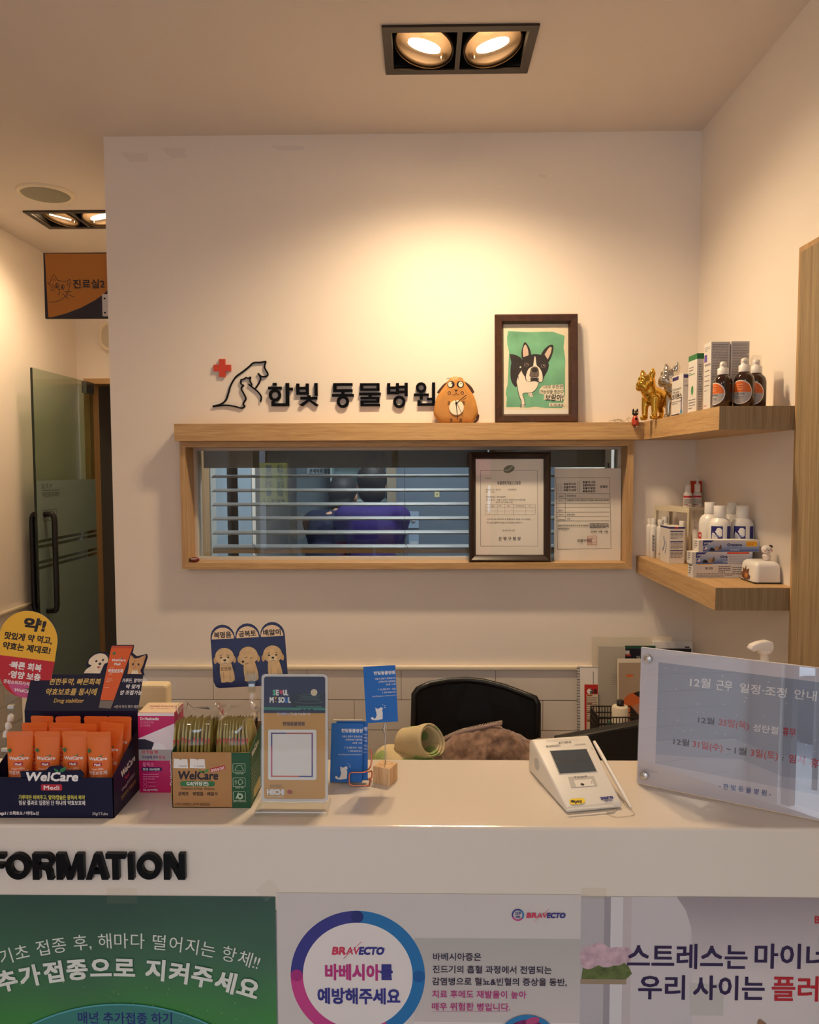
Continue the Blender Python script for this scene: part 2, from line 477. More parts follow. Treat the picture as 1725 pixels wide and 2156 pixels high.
# shop front behind the camera: pillars, head and sill around the big opening
M_PIL = mat('shopfront_frame', (90, 84, 78), 0.5)
b = B(); b.box(XL, XL + .2, YSHOP - .12, YSHOP, 0, CEIL, M_WALL); b.box(.7, XR, YSHOP - .12, YSHOP, 0, CEIL, M_WALL)
b.box(XL + .2, .7, YSHOP - .12, YSHOP, 2.45, CEIL, M_WALL); b.box(XL + .2, .7, YSHOP - .12, YSHOP, 0, .12, M_WALL)
b.box(-.28, -.22, YSHOP - .1, YSHOP - .04, .12, 2.45, M_PIL); b.box(XL + .2, XL + .25, YSHOP - .1, YSHOP - .04, .12, 2.45, M_PIL); b.box(.65, .7, YSHOP - .1, YSHOP - .04, .12, 2.45, M_PIL)
struct(b.build('wall_shopfront'))

# tall door casing on the right wall
b = B()
PYD = -0.645
b.box(XR - .012, XR + .02, -1.62, PYD - .002, 0, 2.095, OAK_Z)
b.box(XR - .022, XR - .012, -1.60, PYD - .03, 0, 2.078, OAK_GREY)
struct(b.build('door_2'))

# ------------------------------------------------------------------ window with blinds
b = B(); FY = -0.045
b.frame()
def picture_frame(b, x0, x1, z0, z1, w, y0, y1, mh, mv, top=None):
    """mitred rectangular frame, face towards -Y"""
    t = top or w
    O = [(x0, z0), (x1, z0), (x1, z1), (x0, z1)]; I = [(x0 + w, z0 + w), (x1 - w, z0 + w), (x1 - w, z1 - t), (x0 + w, z1 - t)]
    for i in range(4):
        j = (i + 1) % 4
        pts = [O[i], O[j], I[j], I[i]]
        vs = [(p[0], y, p[1]) for y in (y0, y1) for p in pts]
        b.add(vs, [(0, 1, 2, 3), (7, 6, 5, 4), (0, 4, 5, 1), (1, 5, 6, 2), (2, 6, 7, 3), (3, 7, 4, 0)], mh if i % 2 == 0 else mv)
picture_frame(b, -0.7585, 0.660, 1.2835, 1.686, 0.0185, FY, 0.09, OAK_X, OAK_Z)
window_frame = struct(b.build('window_1'))
b = B(); picture_frame(b, -0.74, 0.6415, 1.302, 1.6675, 0.009, 0.035, 0.075, WHITE_ALU, WHITE_ALU)
b.build('inner_frame', window_frame)
GLASS = mat('clear_glass', (235, 245, 240), 0.0, trans=1.0, ior=1.5)
def thin_glass(name, tint, refl=0.08, ior=1.5):
    m = bpy.data.materials.new(name); m.use_nodes = True; nt = m.node_tree
    for n in list(nt.nodes):
        if n.type == 'BSDF_PRINCIPLED': nt.nodes.remove(n)
    out = nt.nodes['Material Output']
    tr = nt.nodes.new('ShaderNodeBsdfTransparent'); tr.inputs[0].default_value = (*tint, 1)
    gl = nt.nodes.new('ShaderNodeBsdfGlossy'); gl.inputs['Roughness'].default_value = 0.0
    fr = nt.nodes.new('ShaderNodeFresnel'); fr.inputs['IOR'].default_value = ior
    ml = nt.nodes.new('ShaderNodeMath'); ml.operation = 'MULTIPLY_ADD'; ml.inputs[1].default_value = 1.0; ml.inputs[2].default_value = refl
    nt.links.new(fr.outputs[0], ml.inputs[0])
    ge = nt.nodes.new('ShaderNodeNewGeometry'); iv = nt.nodes.new('ShaderNodeMath'); iv.operation = 'SUBTRACT'; iv.inputs[0].default_value = 1.0
    nt.links.new(ge.outputs['Backfacing'], iv.inputs[1])
    m2 = nt.nodes.new('ShaderNodeMath'); m2.operation = 'MULTIPLY'; nt.links.new(ml.outputs[0], m2.inputs[0]); nt.links.new(iv.outputs[0], m2.inputs[1]); ml = m2
    mx = nt.nodes.new('ShaderNodeMixShader')
    nt.links.new(ml.outputs[0], mx.inputs[0]); nt.links.new(tr.outputs[0], mx.inputs[1]); nt.links.new(gl.outputs[0], mx.inputs[2])
    nt.links.new(mx.outputs[0], out.inputs['Surface'])
    return m
PANE = thin_glass('window_pane_glass', (0.84, 0.87, 0.86), 0.015)
b = B(); b.box(-0.731, 0.6325, 0.05, 0.055, 1.311, 1.6585, PANE)
b.build('window_pane', window_frame)
# sliding sash stile at the right of the window
b = B(); b.box(.600, .618, .062, .075, 1.311, 1.6585, WHITE_ALU); b.box(.606, .611, .058, .062, 1.60, 1.615, BLACK); b.build('sash_stile', window_frame)

SLAT = mat('blind_slat', (176, 178, 178), 0.45)
bl = thing('venetian_blind', 'grey slatted venetian blind hanging behind the window glass', 'blind', (0, 0.16, 1.30))
b = B(); b.box(-.735, .634, -.03, .03, .302, .372, mat('blind_headrail', (120, 112, 96), .5)); b.build('headrail', bl)
b = B()
for i in range(6):
    z = at(600, 1003 + 29.6 * i, Y=0.16).z - 1.30
    n = 5; vs = []; fs = []
    for k in range(n + 1):
        t = -0.5 + k / n
        y = t * 0.046; zz = z + 0.0025 * (1 - 4 * t * t) + t * 0.0095
        vs += [(-.712, y, zz), (.628, y, zz), (-.712, y, zz + .0012), (.628, y, zz + .0012)]
    for k in range(n):
        a, c = 4 * k, 4 * k + 4
        fs += [(a, a + 1, c + 1, c), (a + 2, c + 2, c + 3, a + 3)]
    fs += [(0, 2, 3, 1), (4 * n, 4 * n + 1, 4 * n + 3, 4 * n + 2)]
    b.add(vs, fs, SLAT, True)
b.build('slats', bl)
b = B()
b.box(-.712, .628, -.022, .022, .012, .026, OAK_X); b.build('bottom_rail', bl)
CORD = mat('blind_cord', (150, 135, 100), .8)
b = B()
for px in (533, 853):
    b = B()
    x = at(px, 1100, Y=.15).x
    for dx in (0,): b.tube([(x + dx, -.024, .30), (x + dx, -.024, .12), (x + dx * 1.5, -.024, .02)], .0008, CORD, 5)
    b.tube(smooth([(x, -.025, .05), (x + .012, -.026, .02), (x + .004, -.026, .0), (x - .002, -.026, .012)], 5), .0009, CORD, 5)
    b.build('cord', bl)

# ------------------------------------------------------------------ shelves
b = B()
b.box(-0.768, 0.684, -0.065, 0.0, 1.6865, 1.7395, OAK_X)
tag(b.build('wall_shelf'), 'long oak shelf running along the wall above the window', 'shelf')
def corner_shelf(name, z0, z1, label):
    t = thing(name, label, 'shelf', (0.776, -0.32, z0))
    h = z1 - z0; x0, x1, y0, y1 = .685 - .776, XR - .776, -.645 + .32, .32
    b = B(); b.box(x0, x1, y0 + .0006, y1, 0, h, OAK_Y); b.build('board', t)
    b = B(); b.box(x0 + .0005, x1, y0, y0 + .0006, .0003, h - .0003, OAK_GREY); b.build('end_panel', t)
    return t
corner_shelf('corner_shelf', 1.6865, 1.7405, 'deep oak corner shelf on the right wall, upper, holding spray bottles and shiny dogs')
corner_shelf('corner_shelf', 1.2665, 1.3200, 'deep oak corner shelf on the right wall, lower, holding toothpaste boxes and white bottles')

# ------------------------------------------------------------------ ceiling lights
M_LFRAME = mat('bronze_lamp_frame', (58, 50, 44), .35, metal=.3)
M_LIN = mat('lamp_housing_black', (14, 12, 11), .5)
M_LDISH = mat('lamp_dish', (84, 66, 46), .45, metal=.2)
M_BULB = mat('lamp_glow', (255, 240, 215), .4, emit=(255, 214, 160), estr=14)
SCREW = mat('lamp_screw', (200, 190, 170), .25, metal=1)
def downlight(label, x0, x1, y0, y1, tilts, power, targets, group, spill_dy=-.35):
    cx, cy = (x0 + x1) / 2, (y0 + y1) / 2
    t = thing('ceiling_downlight', label, 'ceiling light', (cx, cy, CEIL), 0, group)
    w, d = (x1 - x0) / 2, (y1 - y0) / 2; f = .022; z = -.006
    b = B()
    O = [(-w, -d), (w, -d), (w, d), (-w, d)]
    for (a0, a1, c0, c1) in ((-w, w, -d, -d + f), (-w, w, d - f, d), (-w, -w + f, -d + f, d - f), (w - f, w, -d + f, d - f), (-.006, .006, -d + f, d - f)):
        b.box(a0, a1, c0, c1, z, .002, M_LFRAME)
    b.build('lamp_frame', t)
    b = B()
    for s in (-1, 1):
        a0, a1 = (-w + f, -.006) if s < 0 else (.006, w - f)
        c0, c1 = -d + f, d - f; H = .09
        vs = [(x, y, zz) for zz in (-.001, H) for y in (c0, c1) for x in (a0, a1)]
        b.add(vs, [(0, 1, 5, 4), (3, 2, 6, 7), (1, 3, 7, 5), (2, 0, 4, 6), (4, 5, 7, 6)], M_LIN)
    b.build('housing', t)
    for k, s in enumerate((-1, 1)):
        c = ((-w + f - .006) / 2 if s < 0 else (w - f + .006) / 2)
        R0 = min((w - f) / 2 - .008, d - f - .003)
        sx = -1 if k == 0 else 1
        q = Vector((-.20 * sx, .16, .96)).to_track_quat('Z', 'Y').to_matrix().to_4x4()
        Mx = Matrix.Translation((c, 0, .016)) @ q
        b = B(); b.frame(Mx)
        b.lathe([(R0 * 1.0, -.012), (R0 * 1.03, -.010), (R0 * 1.03, .004), (R0 * .99, .0), (R0 * .96, -.008), (R0 * .95, .002), (R0 * .86, .018), (R0 * .70, .032), (R0 * .45, .042), (.001, .046)], M_LDISH, 40, cap=False)
        dish = b.build('lamp_dish', t)
        q2 = Vector((.25 * sx * -1, -.20, .95)).to_track_quat('Z', 'Y').to_matrix().to_4x4()
        b = B(); b.frame(Matrix.Translation((c, -.0, .010)) @ q2)
        b.lathe([(R0 * .56, -.003), (R0 * .56, .001)], M_BULB, 36); b.build('bulb', dish)
        for sy in (-1, 1):
            b = B(); b.frame(Mx); b.lathe([(.0035, .01), (.0035, -.004), (.002, -.006)], SCREW, 12, c=(0, sy * R0 * .80)); b.build('screw', dish)
        src = Vector((cx + c, cy, CEIL - .012)) + Vector((0, .012, 0))
        spot_light('downlight_beam', src, targets[k], power * .02, WARM, 84, 1.0, .03)
        spot_light('downlight_spill', src, (src.x, src.y + spill_dy, 0), power * 1.40, WARM, 154, 1.0, .035)
    return t
DL = dict(x0=-.0915, x1=.279, y0=-.57, y1=-.359)
downlight('square double downlight in the ceiling above the reception desk', DL['x0'], DL['x1'], DL['y0'], DL['y1'], None, 12,
          ((-0.03, 0.0, 2.2), (0.10, 0.0, 2.2)), 'double downlights')
yc0, yc1 = 0.655, 0.872
downlight('double downlight in the ceiling of the corridor at the left', -1.60, -1.23, yc0, yc1, None, 5.5,
          ((-1.7, .6, 0.6), (-1.0, .6, 1.0)), 'double downlights')
# ------------------------------------------------------------------ reception counter
M_CTOP = mat('counter_solid_surface', (220, 211, 199), 0.16, coat=.2)
M_CFRONT = mat('counter_front_panel', (206, 203, 204), 0.35)
counter = thing('reception_counter', 'white reception counter with glossy top and poster-covered front', 'counter', (-0.4, (YF + YB) / 2, 0))
b = B(); b.frame(Matrix.Translation((.4, -(YF + YB) / 2, 0))); b.bbox(-1.15, XR - .02, YF, YB, 0.985, CT, M_CTOP, .004, 3, False); b.build('countertop', counter)
b = B(); b.frame(Matrix.Translation((.4, -(YF + YB) / 2, 0))); b.box(-1.15, XR - .02, YF + .002, YB - .02, 0, .985, M_CFRONT); b.build('front_panel', counter)
desk = thing('work_desk', 'low white staff desk hidden behind the reception counter', 'desk', (-.1, -.7, 0))
b = B(); b.box(-.9, XR + .1 - .01, YB + .7 + .005, .7 - .74, .71, .735, M_CFRONT); b.build('desk_top', desk)
for x, y in ((-.88, -.3), (.1, -.3)): b = B(); b.box(x, x + .04, y, y + .04, 0, .71, M_CFRONT); b.build('leg', desk)
side = thing('side_desk', 'low white side desk against the right wall, holding the standing papers', 'desk', (.58, -.33, 0))
b = B(); b.box(-.15, XR - .58 - .02, -.29, .31, .71, .735, M_CFRONT); b.build('desk_top', side)
for x, y in ((-.14, -.27), (-.14, .26), (.22, -.27), (.22, .26)):
    b = B(); b.box(x, x + .04, y, y + .04, 0, .71, M_CFRONT); b.build('leg', side)
# ------------------------------------------------------------------ lettering and things on the back wall
def sline(b, pts, w, z0, z1, m, closed=False):
    """flat ribbon of width w along a path, extruded from z0 to z1"""
    P = [Vector((p[0], p[1])) for p in pts]; k = len(P); vs = []; fs = []
    for i in range(k):
        t = (P[(i + 1) % k] - P[i - 1]) if closed else (P[min(i + 1, k - 1)] - P[max(i - 1, 0)])
        t.normalize(); n = Vector((-t.y, t.x)) * w / 2
        a, c = P[i] + n, P[i] - n
        vs += [(a.x, a.y, z0), (c.x, c.y, z0), (a.x, a.y, z1), (c.x, c.y, z1)]
    for i in range(k if closed else k - 1):
        a, c = 4 * i, 4 * ((i + 1) % k)
        fs += [(a + 2, a + 3, c + 3, c + 2), (a, c, c + 1, a + 1), (a, a + 2, c + 2, c), (a + 1, c + 1, c + 3, a + 3)]
    if not closed: fs += [(0, 1, 3, 2), (4 * k - 4, 4 * k - 2, 4 * k - 1, 4 * k - 3)]
    b.add(vs, fs, m)
def sring(b, cx, cy, r0, r1, z0, z1, m, n=36, sy=1.0, a0=0, a1=360):
    full = a1 - a0 >= 360; rm = (r0 + r1) / 2; k = n if full else n + 1
    sline(b, [(cx + rm * math.cos(R(a0 + (a1 - a0) * i / n)), cy + rm * sy * math.sin(R(a0 + (a1 - a0) * i / n))) for i in range(k)], r1 - r0, z0, z1, m, full)

M_ACRYL = mat('black_acrylic', (7, 6, 6), 0.3, spec=.15)
p0 = at(340 + 890 / 2.614, 620 + 550 / 2.614, Y=-.01)
SC = 1 / (2.614 * 664.0)                                   # metres per unit of the lettering grid
sign = thing('wall_lettering', 'black Korean lettering with pet outline and red cross on the wall', 'sign', (p0.x, 0, p0.z))
def gl(name, strokes, m, z0=.001, z1=.009):
    b = B(); b.frame(front(0, 0, 0))
    X = lambda v: (v - 890) * SC
    Yy = lambda v: (550 - v) * SC
    for n_, s in enumerate(strokes):
        z1 += .00005
        if s[0] == 'r': b.box(X(s[1]), X(s[3]), Yy(s[4]), Yy(s[2]), z0, z1, m)
        elif s[0] == 'o': sring(b, X(s[1]), Yy(s[2]), s[4] * SC, s[3] * SC, z0, z1, m)
        elif s[0] == 'p': b.prism([(X(x), Yy(y)) for x, y in s[1]], z0, z1, m)
        elif s[0] == 'l': sline(b, smooth([(X(x), Yy(y)) for x, y in s[1]], 5), s[2] * SC, z0, z1, m)
    return b.build(name, sign)
gl('letter', [('r', 612, 486, 634, 500), ('r', 587, 506, 662, 521), ('o', 624, 553, 34, 18), ('r', 683, 487, 703, 613), ('r', 703, 512, 723, 527), ('r', 604, 585, 622, 613), ('r', 604, 597, 690, 613)], M_ACRYL)
gl('letter', [('r', 742, 490, 759, 550), ('r', 794, 490, 811, 550), ('r', 742, 508, 811, 522), ('r', 742, 536, 811, 551), ('r', 842, 488, 860, 557), ('r', 802, 554, 820, 566), ('r', 764, 563, 858, 577), ('p', [(804, 577), (822, 577), (776, 615), (758, 606)]), ('p', [(800, 577), (818, 577), (864, 606), (850, 616)])], M_ACRYL)
gl('letter', [('r', 945, 489, 1052, 503), ('r', 945, 489, 963, 536), ('r', 945, 522, 1052, 536), ('r', 990, 536, 1007, 550), ('r', 938, 548, 1058, 562), ('o', 998, 590, 34, 18)], M_ACRYL)
gl('letter', [('r', 1093, 490, 1200, 503), ('r', 1093, 490, 1110, 530), ('r', 1183, 490, 1200, 530), ('r', 1093, 518, 1200, 531), ('r', 1088, 541, 1207, 555), ('r', 1139, 550, 1157, 567), ('r', 1095, 565, 1199, 577), ('r', 1182, 565, 1199, 596), ('r', 1095, 584, 1199, 596), ('r', 1095, 584, 1112, 615), ('r', 1095, 603, 1202, 615)], M_ACRYL)
gl('letter', [('r', 1242, 490, 1259, 550), ('r', 1290, 490, 1307, 550), ('r', 1242, 508, 1307, 522), ('r', 1242, 536, 1307, 550), ('r', 1300, 504, 1345, 518), ('r', 1300, 531, 1345, 545), ('r', 1337, 488, 1355, 562), ('o', 1308, 592, 34, 18)], M_ACRYL)
gl('letter', [('o', 1428, 515, 29, 14), ('r', 1388, 547, 1470, 561), ('r', 1420, 555, 1437, 580), ('r', 1460, 570, 1492, 584), ('r', 1488, 487, 1505, 615), ('r', 1408, 584, 1425, 613), ('r', 1408, 600, 1500, 614)], M_ACRYL)
gl('pet_outline', [('l', [(278, 611), (318, 602), (350, 580), (366, 540), (380, 497), (408, 452), (445, 425), (480, 398), (508, 375), (545, 373), (576, 368)], 8), ('l', [(576, 368), (568, 400), (586, 438), (568, 451), (548, 448), (531, 432)], 8),
    ('l', [(531, 432), (544, 455), (538, 482), (516, 515)], 8), ('l', [(478, 492), (500, 509), (528, 532), (547, 560), (543, 588)], 8),
    ('l', [(450, 497), (436, 488), (437, 468), (452, 464), (466, 455), (478, 460), (490, 453), (486, 472), (495, 490), (494, 505)], 7),
    ('l', [(452, 496), (438, 515), (452, 545), (462, 572), (447, 598), (455, 612), (436, 622), (400, 613), (350, 606), (278, 613)], 8)], M_ACRYL, .001, .006)
b = B(); b.frame(front(0, 0, 0))
cx, cy, h, w = (335 - 890) * SC, (550 - 403) * SC, 48 * SC, 17 * SC
b.prism([(cx - w, cy - h), (cx + w, cy - h), (cx + w, cy - w), (cx + h, cy - w), (cx + h, cy + w), (cx + w, cy + w), (cx + w, cy + h), (cx - w, cy + h), (cx - w, cy + w), (cx - h, cy + w), (cx - h, cy - w), (cx - w, cy - w)], .001, .008, mat('red_acrylic', (204, 62, 34), .3))
tag(b.build('red_cross', sign), 'orange-red cross')

# ---- dog shaped clock
CW = mat('clock_wood_ochre', (196, 138, 70), .5, var=.12, vscale=30)
CB = mat('clock_dark_brown', (72, 44, 30), .5)
cl = thing('dog_clock', 'plump ochre dog-shaped clock standing on the shelf beside the lettering', 'clock', ((at(960, 889, Y=-.035)).x, -.036, 1.7395))
S = 1 / 655.0 / 3.594                                       # the drawing below is in zoomed pixels, x from the middle, y from the shelf
def C2(pts): return [((x - 285) * S, (970 - y) * S) for x, y in pts]
out = smooth(C2([(175, 970), (128, 915), (124, 860), (150, 770), (205, 690), (245, 642), (288, 632), (330, 645), (370, 700), (415, 770), (440, 850), (443, 910), (405, 970)]), 5)
b = B(); b.frame(front(0, 0, 0))
def pillow(b, pts, z0, zc, m, inset=.0035):
    """closed outline with a domed front face"""
    c = sum((Vector(p) for p in pts), Vector((0, 0))) / len(pts)
    lv = [(1.0, z0), (1.0, zc * .35), (.97, zc * .7), (.90, zc * .92), (.72, zc), (.4, zc * 1.04)]
    n = len(pts); vs = []; fs = []
    for s_, z in lv: vs += [(c.x + (p[0] - c.x) * s_, c.y + (p[1] - c.y) * s_, z) for p in pts]
    for k in range(len(lv) - 1):
        fs += [(k * n + i, k * n + (i + 1) % n, (k + 1) * n + (i + 1) % n, (k + 1) * n + i) for i in range(n)]
    b.add(vs, fs, m, True); b.add(vs, [tuple(range(n - 1, -1, -1)), tuple((len(lv) - 1) * n + i for i in range(n))], m)
pillow(b, [tuple(p) for p in out], -.014, .016, CW)
body = b.build('body', cl)
def part(name, fn, parent, z=0.0):
    b = B(); b.frame(front(0, 0, 0), z); fn(b); return b.build(name, parent)
part('ear', lambda b: b.prism(C2([(222, 668), (190, 690), (160, 725), (146, 745), (160, 752), (178, 738), (205, 715)]), -.004, .010, CB), cl)
part('ear', lambda b: b.prism(C2([(352, 668), (385, 692), (405, 715), (420, 745), (408, 754), (392, 740), (365, 712)]), -.004, .010, CB), cl)
part('tail', lambda b: b.prism(C2([(430, 970), (452, 945), (458, 915), (446, 895), (438, 905), (436, 940), (408, 970)]), -.010, .004, CB), cl)
IW = ink(240, 228, 205); IK = ink(30, 22, 20)
def face(b):
    for x in (248, 316):
        p = C2([(x, 690)])[0]; b.ell(p[0], p[1], 26 * S, 25 * S, IK); p = C2([(x - 6 + (x > 300) * 8, 690)])[0]; b.ell(p[0], p[1], 16 * S, 20 * S, IW)
        p = C2([(x + 4, 684)])[0]; b.ell(p[0], p[1], 4 * S, 4 * S, IK)
    b.poly(C2([(272, 728), (298, 728), (288, 742), (282, 742)]), CB)
    b.line(smooth(C2([(285, 742), (284, 755), (272, 768), (260, 760)]), 4), 3 * S, CB); b.line(smooth(C2([(285, 742), (287, 755), (298, 768), (308, 758)]), 4), 3 * S, CB)
    for x in (235, 330):
        p = C2([(x, 752)])[0]; b.ring(p[0], p[1], 8 * S, 12 * S, CB)
    for q in ([(215, 650), (232, 645), (248, 652)], [(300, 648), (318, 643), (335, 652)]): b.line(smooth(C2(q), 4), 3 * S, CB)
    for x in (232, 340, 250, 320):
        y = 825 if x in (232, 340) else 950
        for k in (-6, 0, 6): b.line(C2([(x + k, y - 14), (x + k, y + 14)]), 4 * S, CB)
part('face_paint', face, cl, .0168)
def dial(b):
    p = C2([(288, 860)])[0]; b.lathe([(54 * S, 0.012), (54 * S, .0186), (50 * S, .019)], IW, 32, c=p)
part('dial', dial, cl)
def hands(b):
    b.line(C2([(286, 828), (358, 768)]), 5 * S, IK); b.line(C2([(284, 805), (296, 945)]), 5 * S, IK); b.line(C2([(280, 805), (338, 925)]), 2 * S, IK)
    p = C2([(286, 828)])[0]; b.ell(p[0], p[1], 8 * S, 8 * S, IK)
part('clock_hands', hands, cl, .0200)

# ---- framed pictures
M_FR = wood('dark_walnut_frame', (74, 44, 30), (52, 30, 20), (3, 3, 3), .35)
M_FR2 = mat('black_brown_frame', (38, 24, 22), .3, coat=.3)
PAPER = mat('white_paper', (238, 234, 226), .6)
GLOSS = thin_glass('frame_glass', (.98, .98, .98), .0)
def moulded(b, w, h, f, d, m, prof):
    """picture frame w x h with moulding of width f; prof = (fraction, height) pairs from the outer edge in"""
    n = 4; vs = []; fs = []
    for fr_, z in prof:
        o = f * fr_; vs += [(o, o, z), (w - o, o, z), (w - o, h - o, z), (o, h - o, z)]
    for k in range(len(prof) - 1):
        fs += [(4 * k + i, 4 * k + (i + 1) % 4, 4 * k + 4 + (i + 1) % 4, 4 * k + 4 + i) for i in range(4)]
    b.add(vs, fs, m)
def framed(name, label, cat, px0, py0, px1, py1, Y, f, matf, lean, drawfn, zbase, prof):
    a = at(px0, py1, Y=Y); c = at(px1, py0, Y=Y); w = c.x - a.x; h = c.z - zbase
    t = thing(name, label, cat, (a.x + w / 2, Y, zbase))
    Fm = front(-w / 2, 0, 0, 0, -lean)
    b = B(); b.frame(Fm); moulded(b, w, h, f, .02, matf, prof); b.box(.004, w - .004, .004, h - .004, -.002, .0, matf); b.build('frame', t)
    b = B(); b.frame(Fm, .0012); b.rect(f * .9, f * .9, w - f * .9, h - f * .9, PAPER); drawfn(b, w, h); b.build('picture', t)
    b = B(); b.frame(Fm); b.box(f * .95, w - f * .95, f * .95, h - f * .95, .0058, .0070, GLOSS); b.build('glass', t)
    return t
G1 = mat('watercolour_green', (118, 188, 150), .7, var=.3, vscale=14); G2 = ink(232, 226, 205)
DK = mat('dog_ink_black', (46, 40, 40), .6, var=.35, vscale=40); WH = ink(238, 230, 214); PK = ink(214, 190, 172); GY = ink(110, 98, 92)
def dogpic(b, w, h):
    # drawing coordinates: zoomed crop, frame spans x 583..1217, y 137..968
    k = w / 634.0
    def q(pts): return [((x - 583) * k, (968 - y) * k) for x, y in pts]
    b.rect(*q([(650, 866)])[0], *q([(1148, 206)])[0], ink(236, 226, 200))
    rr = random.Random(3)
    pts = []
    for (x0, y0, x1, y1) in ((675, 845, 675, 640), (690, 420, 672, 290), (690, 262, 1100, 258), (1118, 300, 1128, 845), (1100, 850, 690, 842)):
        for i in range(6): t = i / 6; pts.append((x0 + (x1 - x0) * t + rr.uniform(-7, 7), y0 + (y1 - y0) * t + rr.uniform(-6, 6)))
    b.poly(q(pts), G1)
    b.poly(q(smooth([(698, 435), (740, 440), (790, 470), (800, 520), (765, 560), (770, 640), (745, 690), (710, 640), (705, 560), (712, 500)], 4)), DK)
    b.poly(q(smooth([(778, 530), (765, 600), (752, 660), (765, 720), (775, 765), (790, 800), (785, 845), (800, 850), (815, 840), (812, 790), (800, 745), (835, 735), (850, 765), (880, 765), (870, 735), (895, 710), (925, 655), (900, 560)], 4)), WH)
    b.line(q(smooth([(752, 660), (762, 720), (775, 770), (787, 800), (783, 850)], 5)), 5 * k, DK)
    b.line(q(smooth([(925, 655), (900, 712), (860, 735), (800, 742), (812, 790), (815, 842)], 5)), 4 * k, DK)
    for x in (790, 800, 810): b.line(q([(x, 822), (x - 2, 850)]), 3 * k, DK)
    for x in (848, 862, 876): b.line(q([(x, 740), (x + 3, 768)]), 3 * k, DK)
    b.poly(q([(745, 560), (768, 545), (790, 540), (790, 560), (765, 600), (772, 640)]), DK)
    for ear, inn in (([(792, 470), (790, 420), (805, 360), (820, 344), (845, 375), (863, 425), (862, 470)], [(803, 460), (802, 400), (820, 362), (840, 400), (845, 445)]),
                     ([(940, 440), (970, 395), (1010, 366), (1035, 372), (1030, 430), (1005, 490), (985, 510)], [(968, 440), (1000, 390), (1022, 385), (1015, 430), (992, 478)])):
        b.poly(q(smooth(ear, 4)), DK); b.poly(q(smooth(inn, 4)), PK)
    b.poly(q(smooth([(862, 440), (900, 436), (945, 445), (985, 480), (1000, 520), (992, 560), (965, 610), (950, 650), (925, 655), (890, 645), (850, 650), (825, 640), (815, 610), (792, 570), (788, 510), (800, 465)], 4)), DK)
    b.poly(q(smooth([(890, 458), (898, 458), (906, 520), (930, 545), (950, 590), (950, 645), (925, 650), (915, 625), (890, 618), (865, 625), (855, 648), (830, 640), (825, 600), (845, 550), (880, 530)], 4)), WH)
    b.poly(q(smooth([(862, 545), (890, 532), (918, 545), (925, 590), (920, 612), (890, 615), (862, 618), (850, 600)], 4)), GY)
    b.poly(q(smooth([(868, 552), (890, 540), (912, 552), (910, 572), (890, 578), (870, 572)], 4)), DK)
    b.line(q(smooth([(855, 632), (870, 618), (890, 612), (912, 618), (925, 635)], 4)), 5 * k, DK); b.line(q([(890, 578), (890, 612)]), 3 * k, DK)
    for x, y in ((828, 518), (957, 528)):
        p = q([(x, y)])[0]; b.ell(p[0], p[1], 17 * k, 14 * k, ink(150, 128, 108)); b.ell(p[0], p[1], 12 * k, 12 * k, IK); b.ell(p[0] + 3 * k, p[1] + 4 * k, 3 * k, 3 * k, WH)
    for pts in ([(955, 680), (1110, 672), (1115, 735), (1118, 780), (1100, 800), (960, 790), (965, 750), (925, 740), (930, 705)], [(1000, 815), (1118, 815), (1118, 842), (1000, 842)]): b.poly(q(pts), ink(226, 222, 200))
    for tx, x, y, wd, sz, bd in (('너의 무한한', 958, 703, 150, 26, .01), ('가능성을 믿는다', 930, 740, 182, 26, .01), ('보람아!', 972, 794, 135, 44, .02), ('2.10.8.6', 1008, 838, 100, 18, .01)):
        p = q([(x, y)])[0]; b.text(tx, p[0], p[1], sz * k * 1.25, IK, w=wd * k, bold=bd, shear=.12)
framed('framed_dog_painting', 'dark brown framed watercolour of a black and white dog, standing on the shelf', 'picture', 1042, 660, 1218, 889, -.040, .0275, M_FR, R(4),
       dogpic, 1.7395, [(0, 0), (0, .016), (.15, .019), (.75, .017), (.9, .010), (1.0, .004)])
SEAL = ink(190, 84, 52)
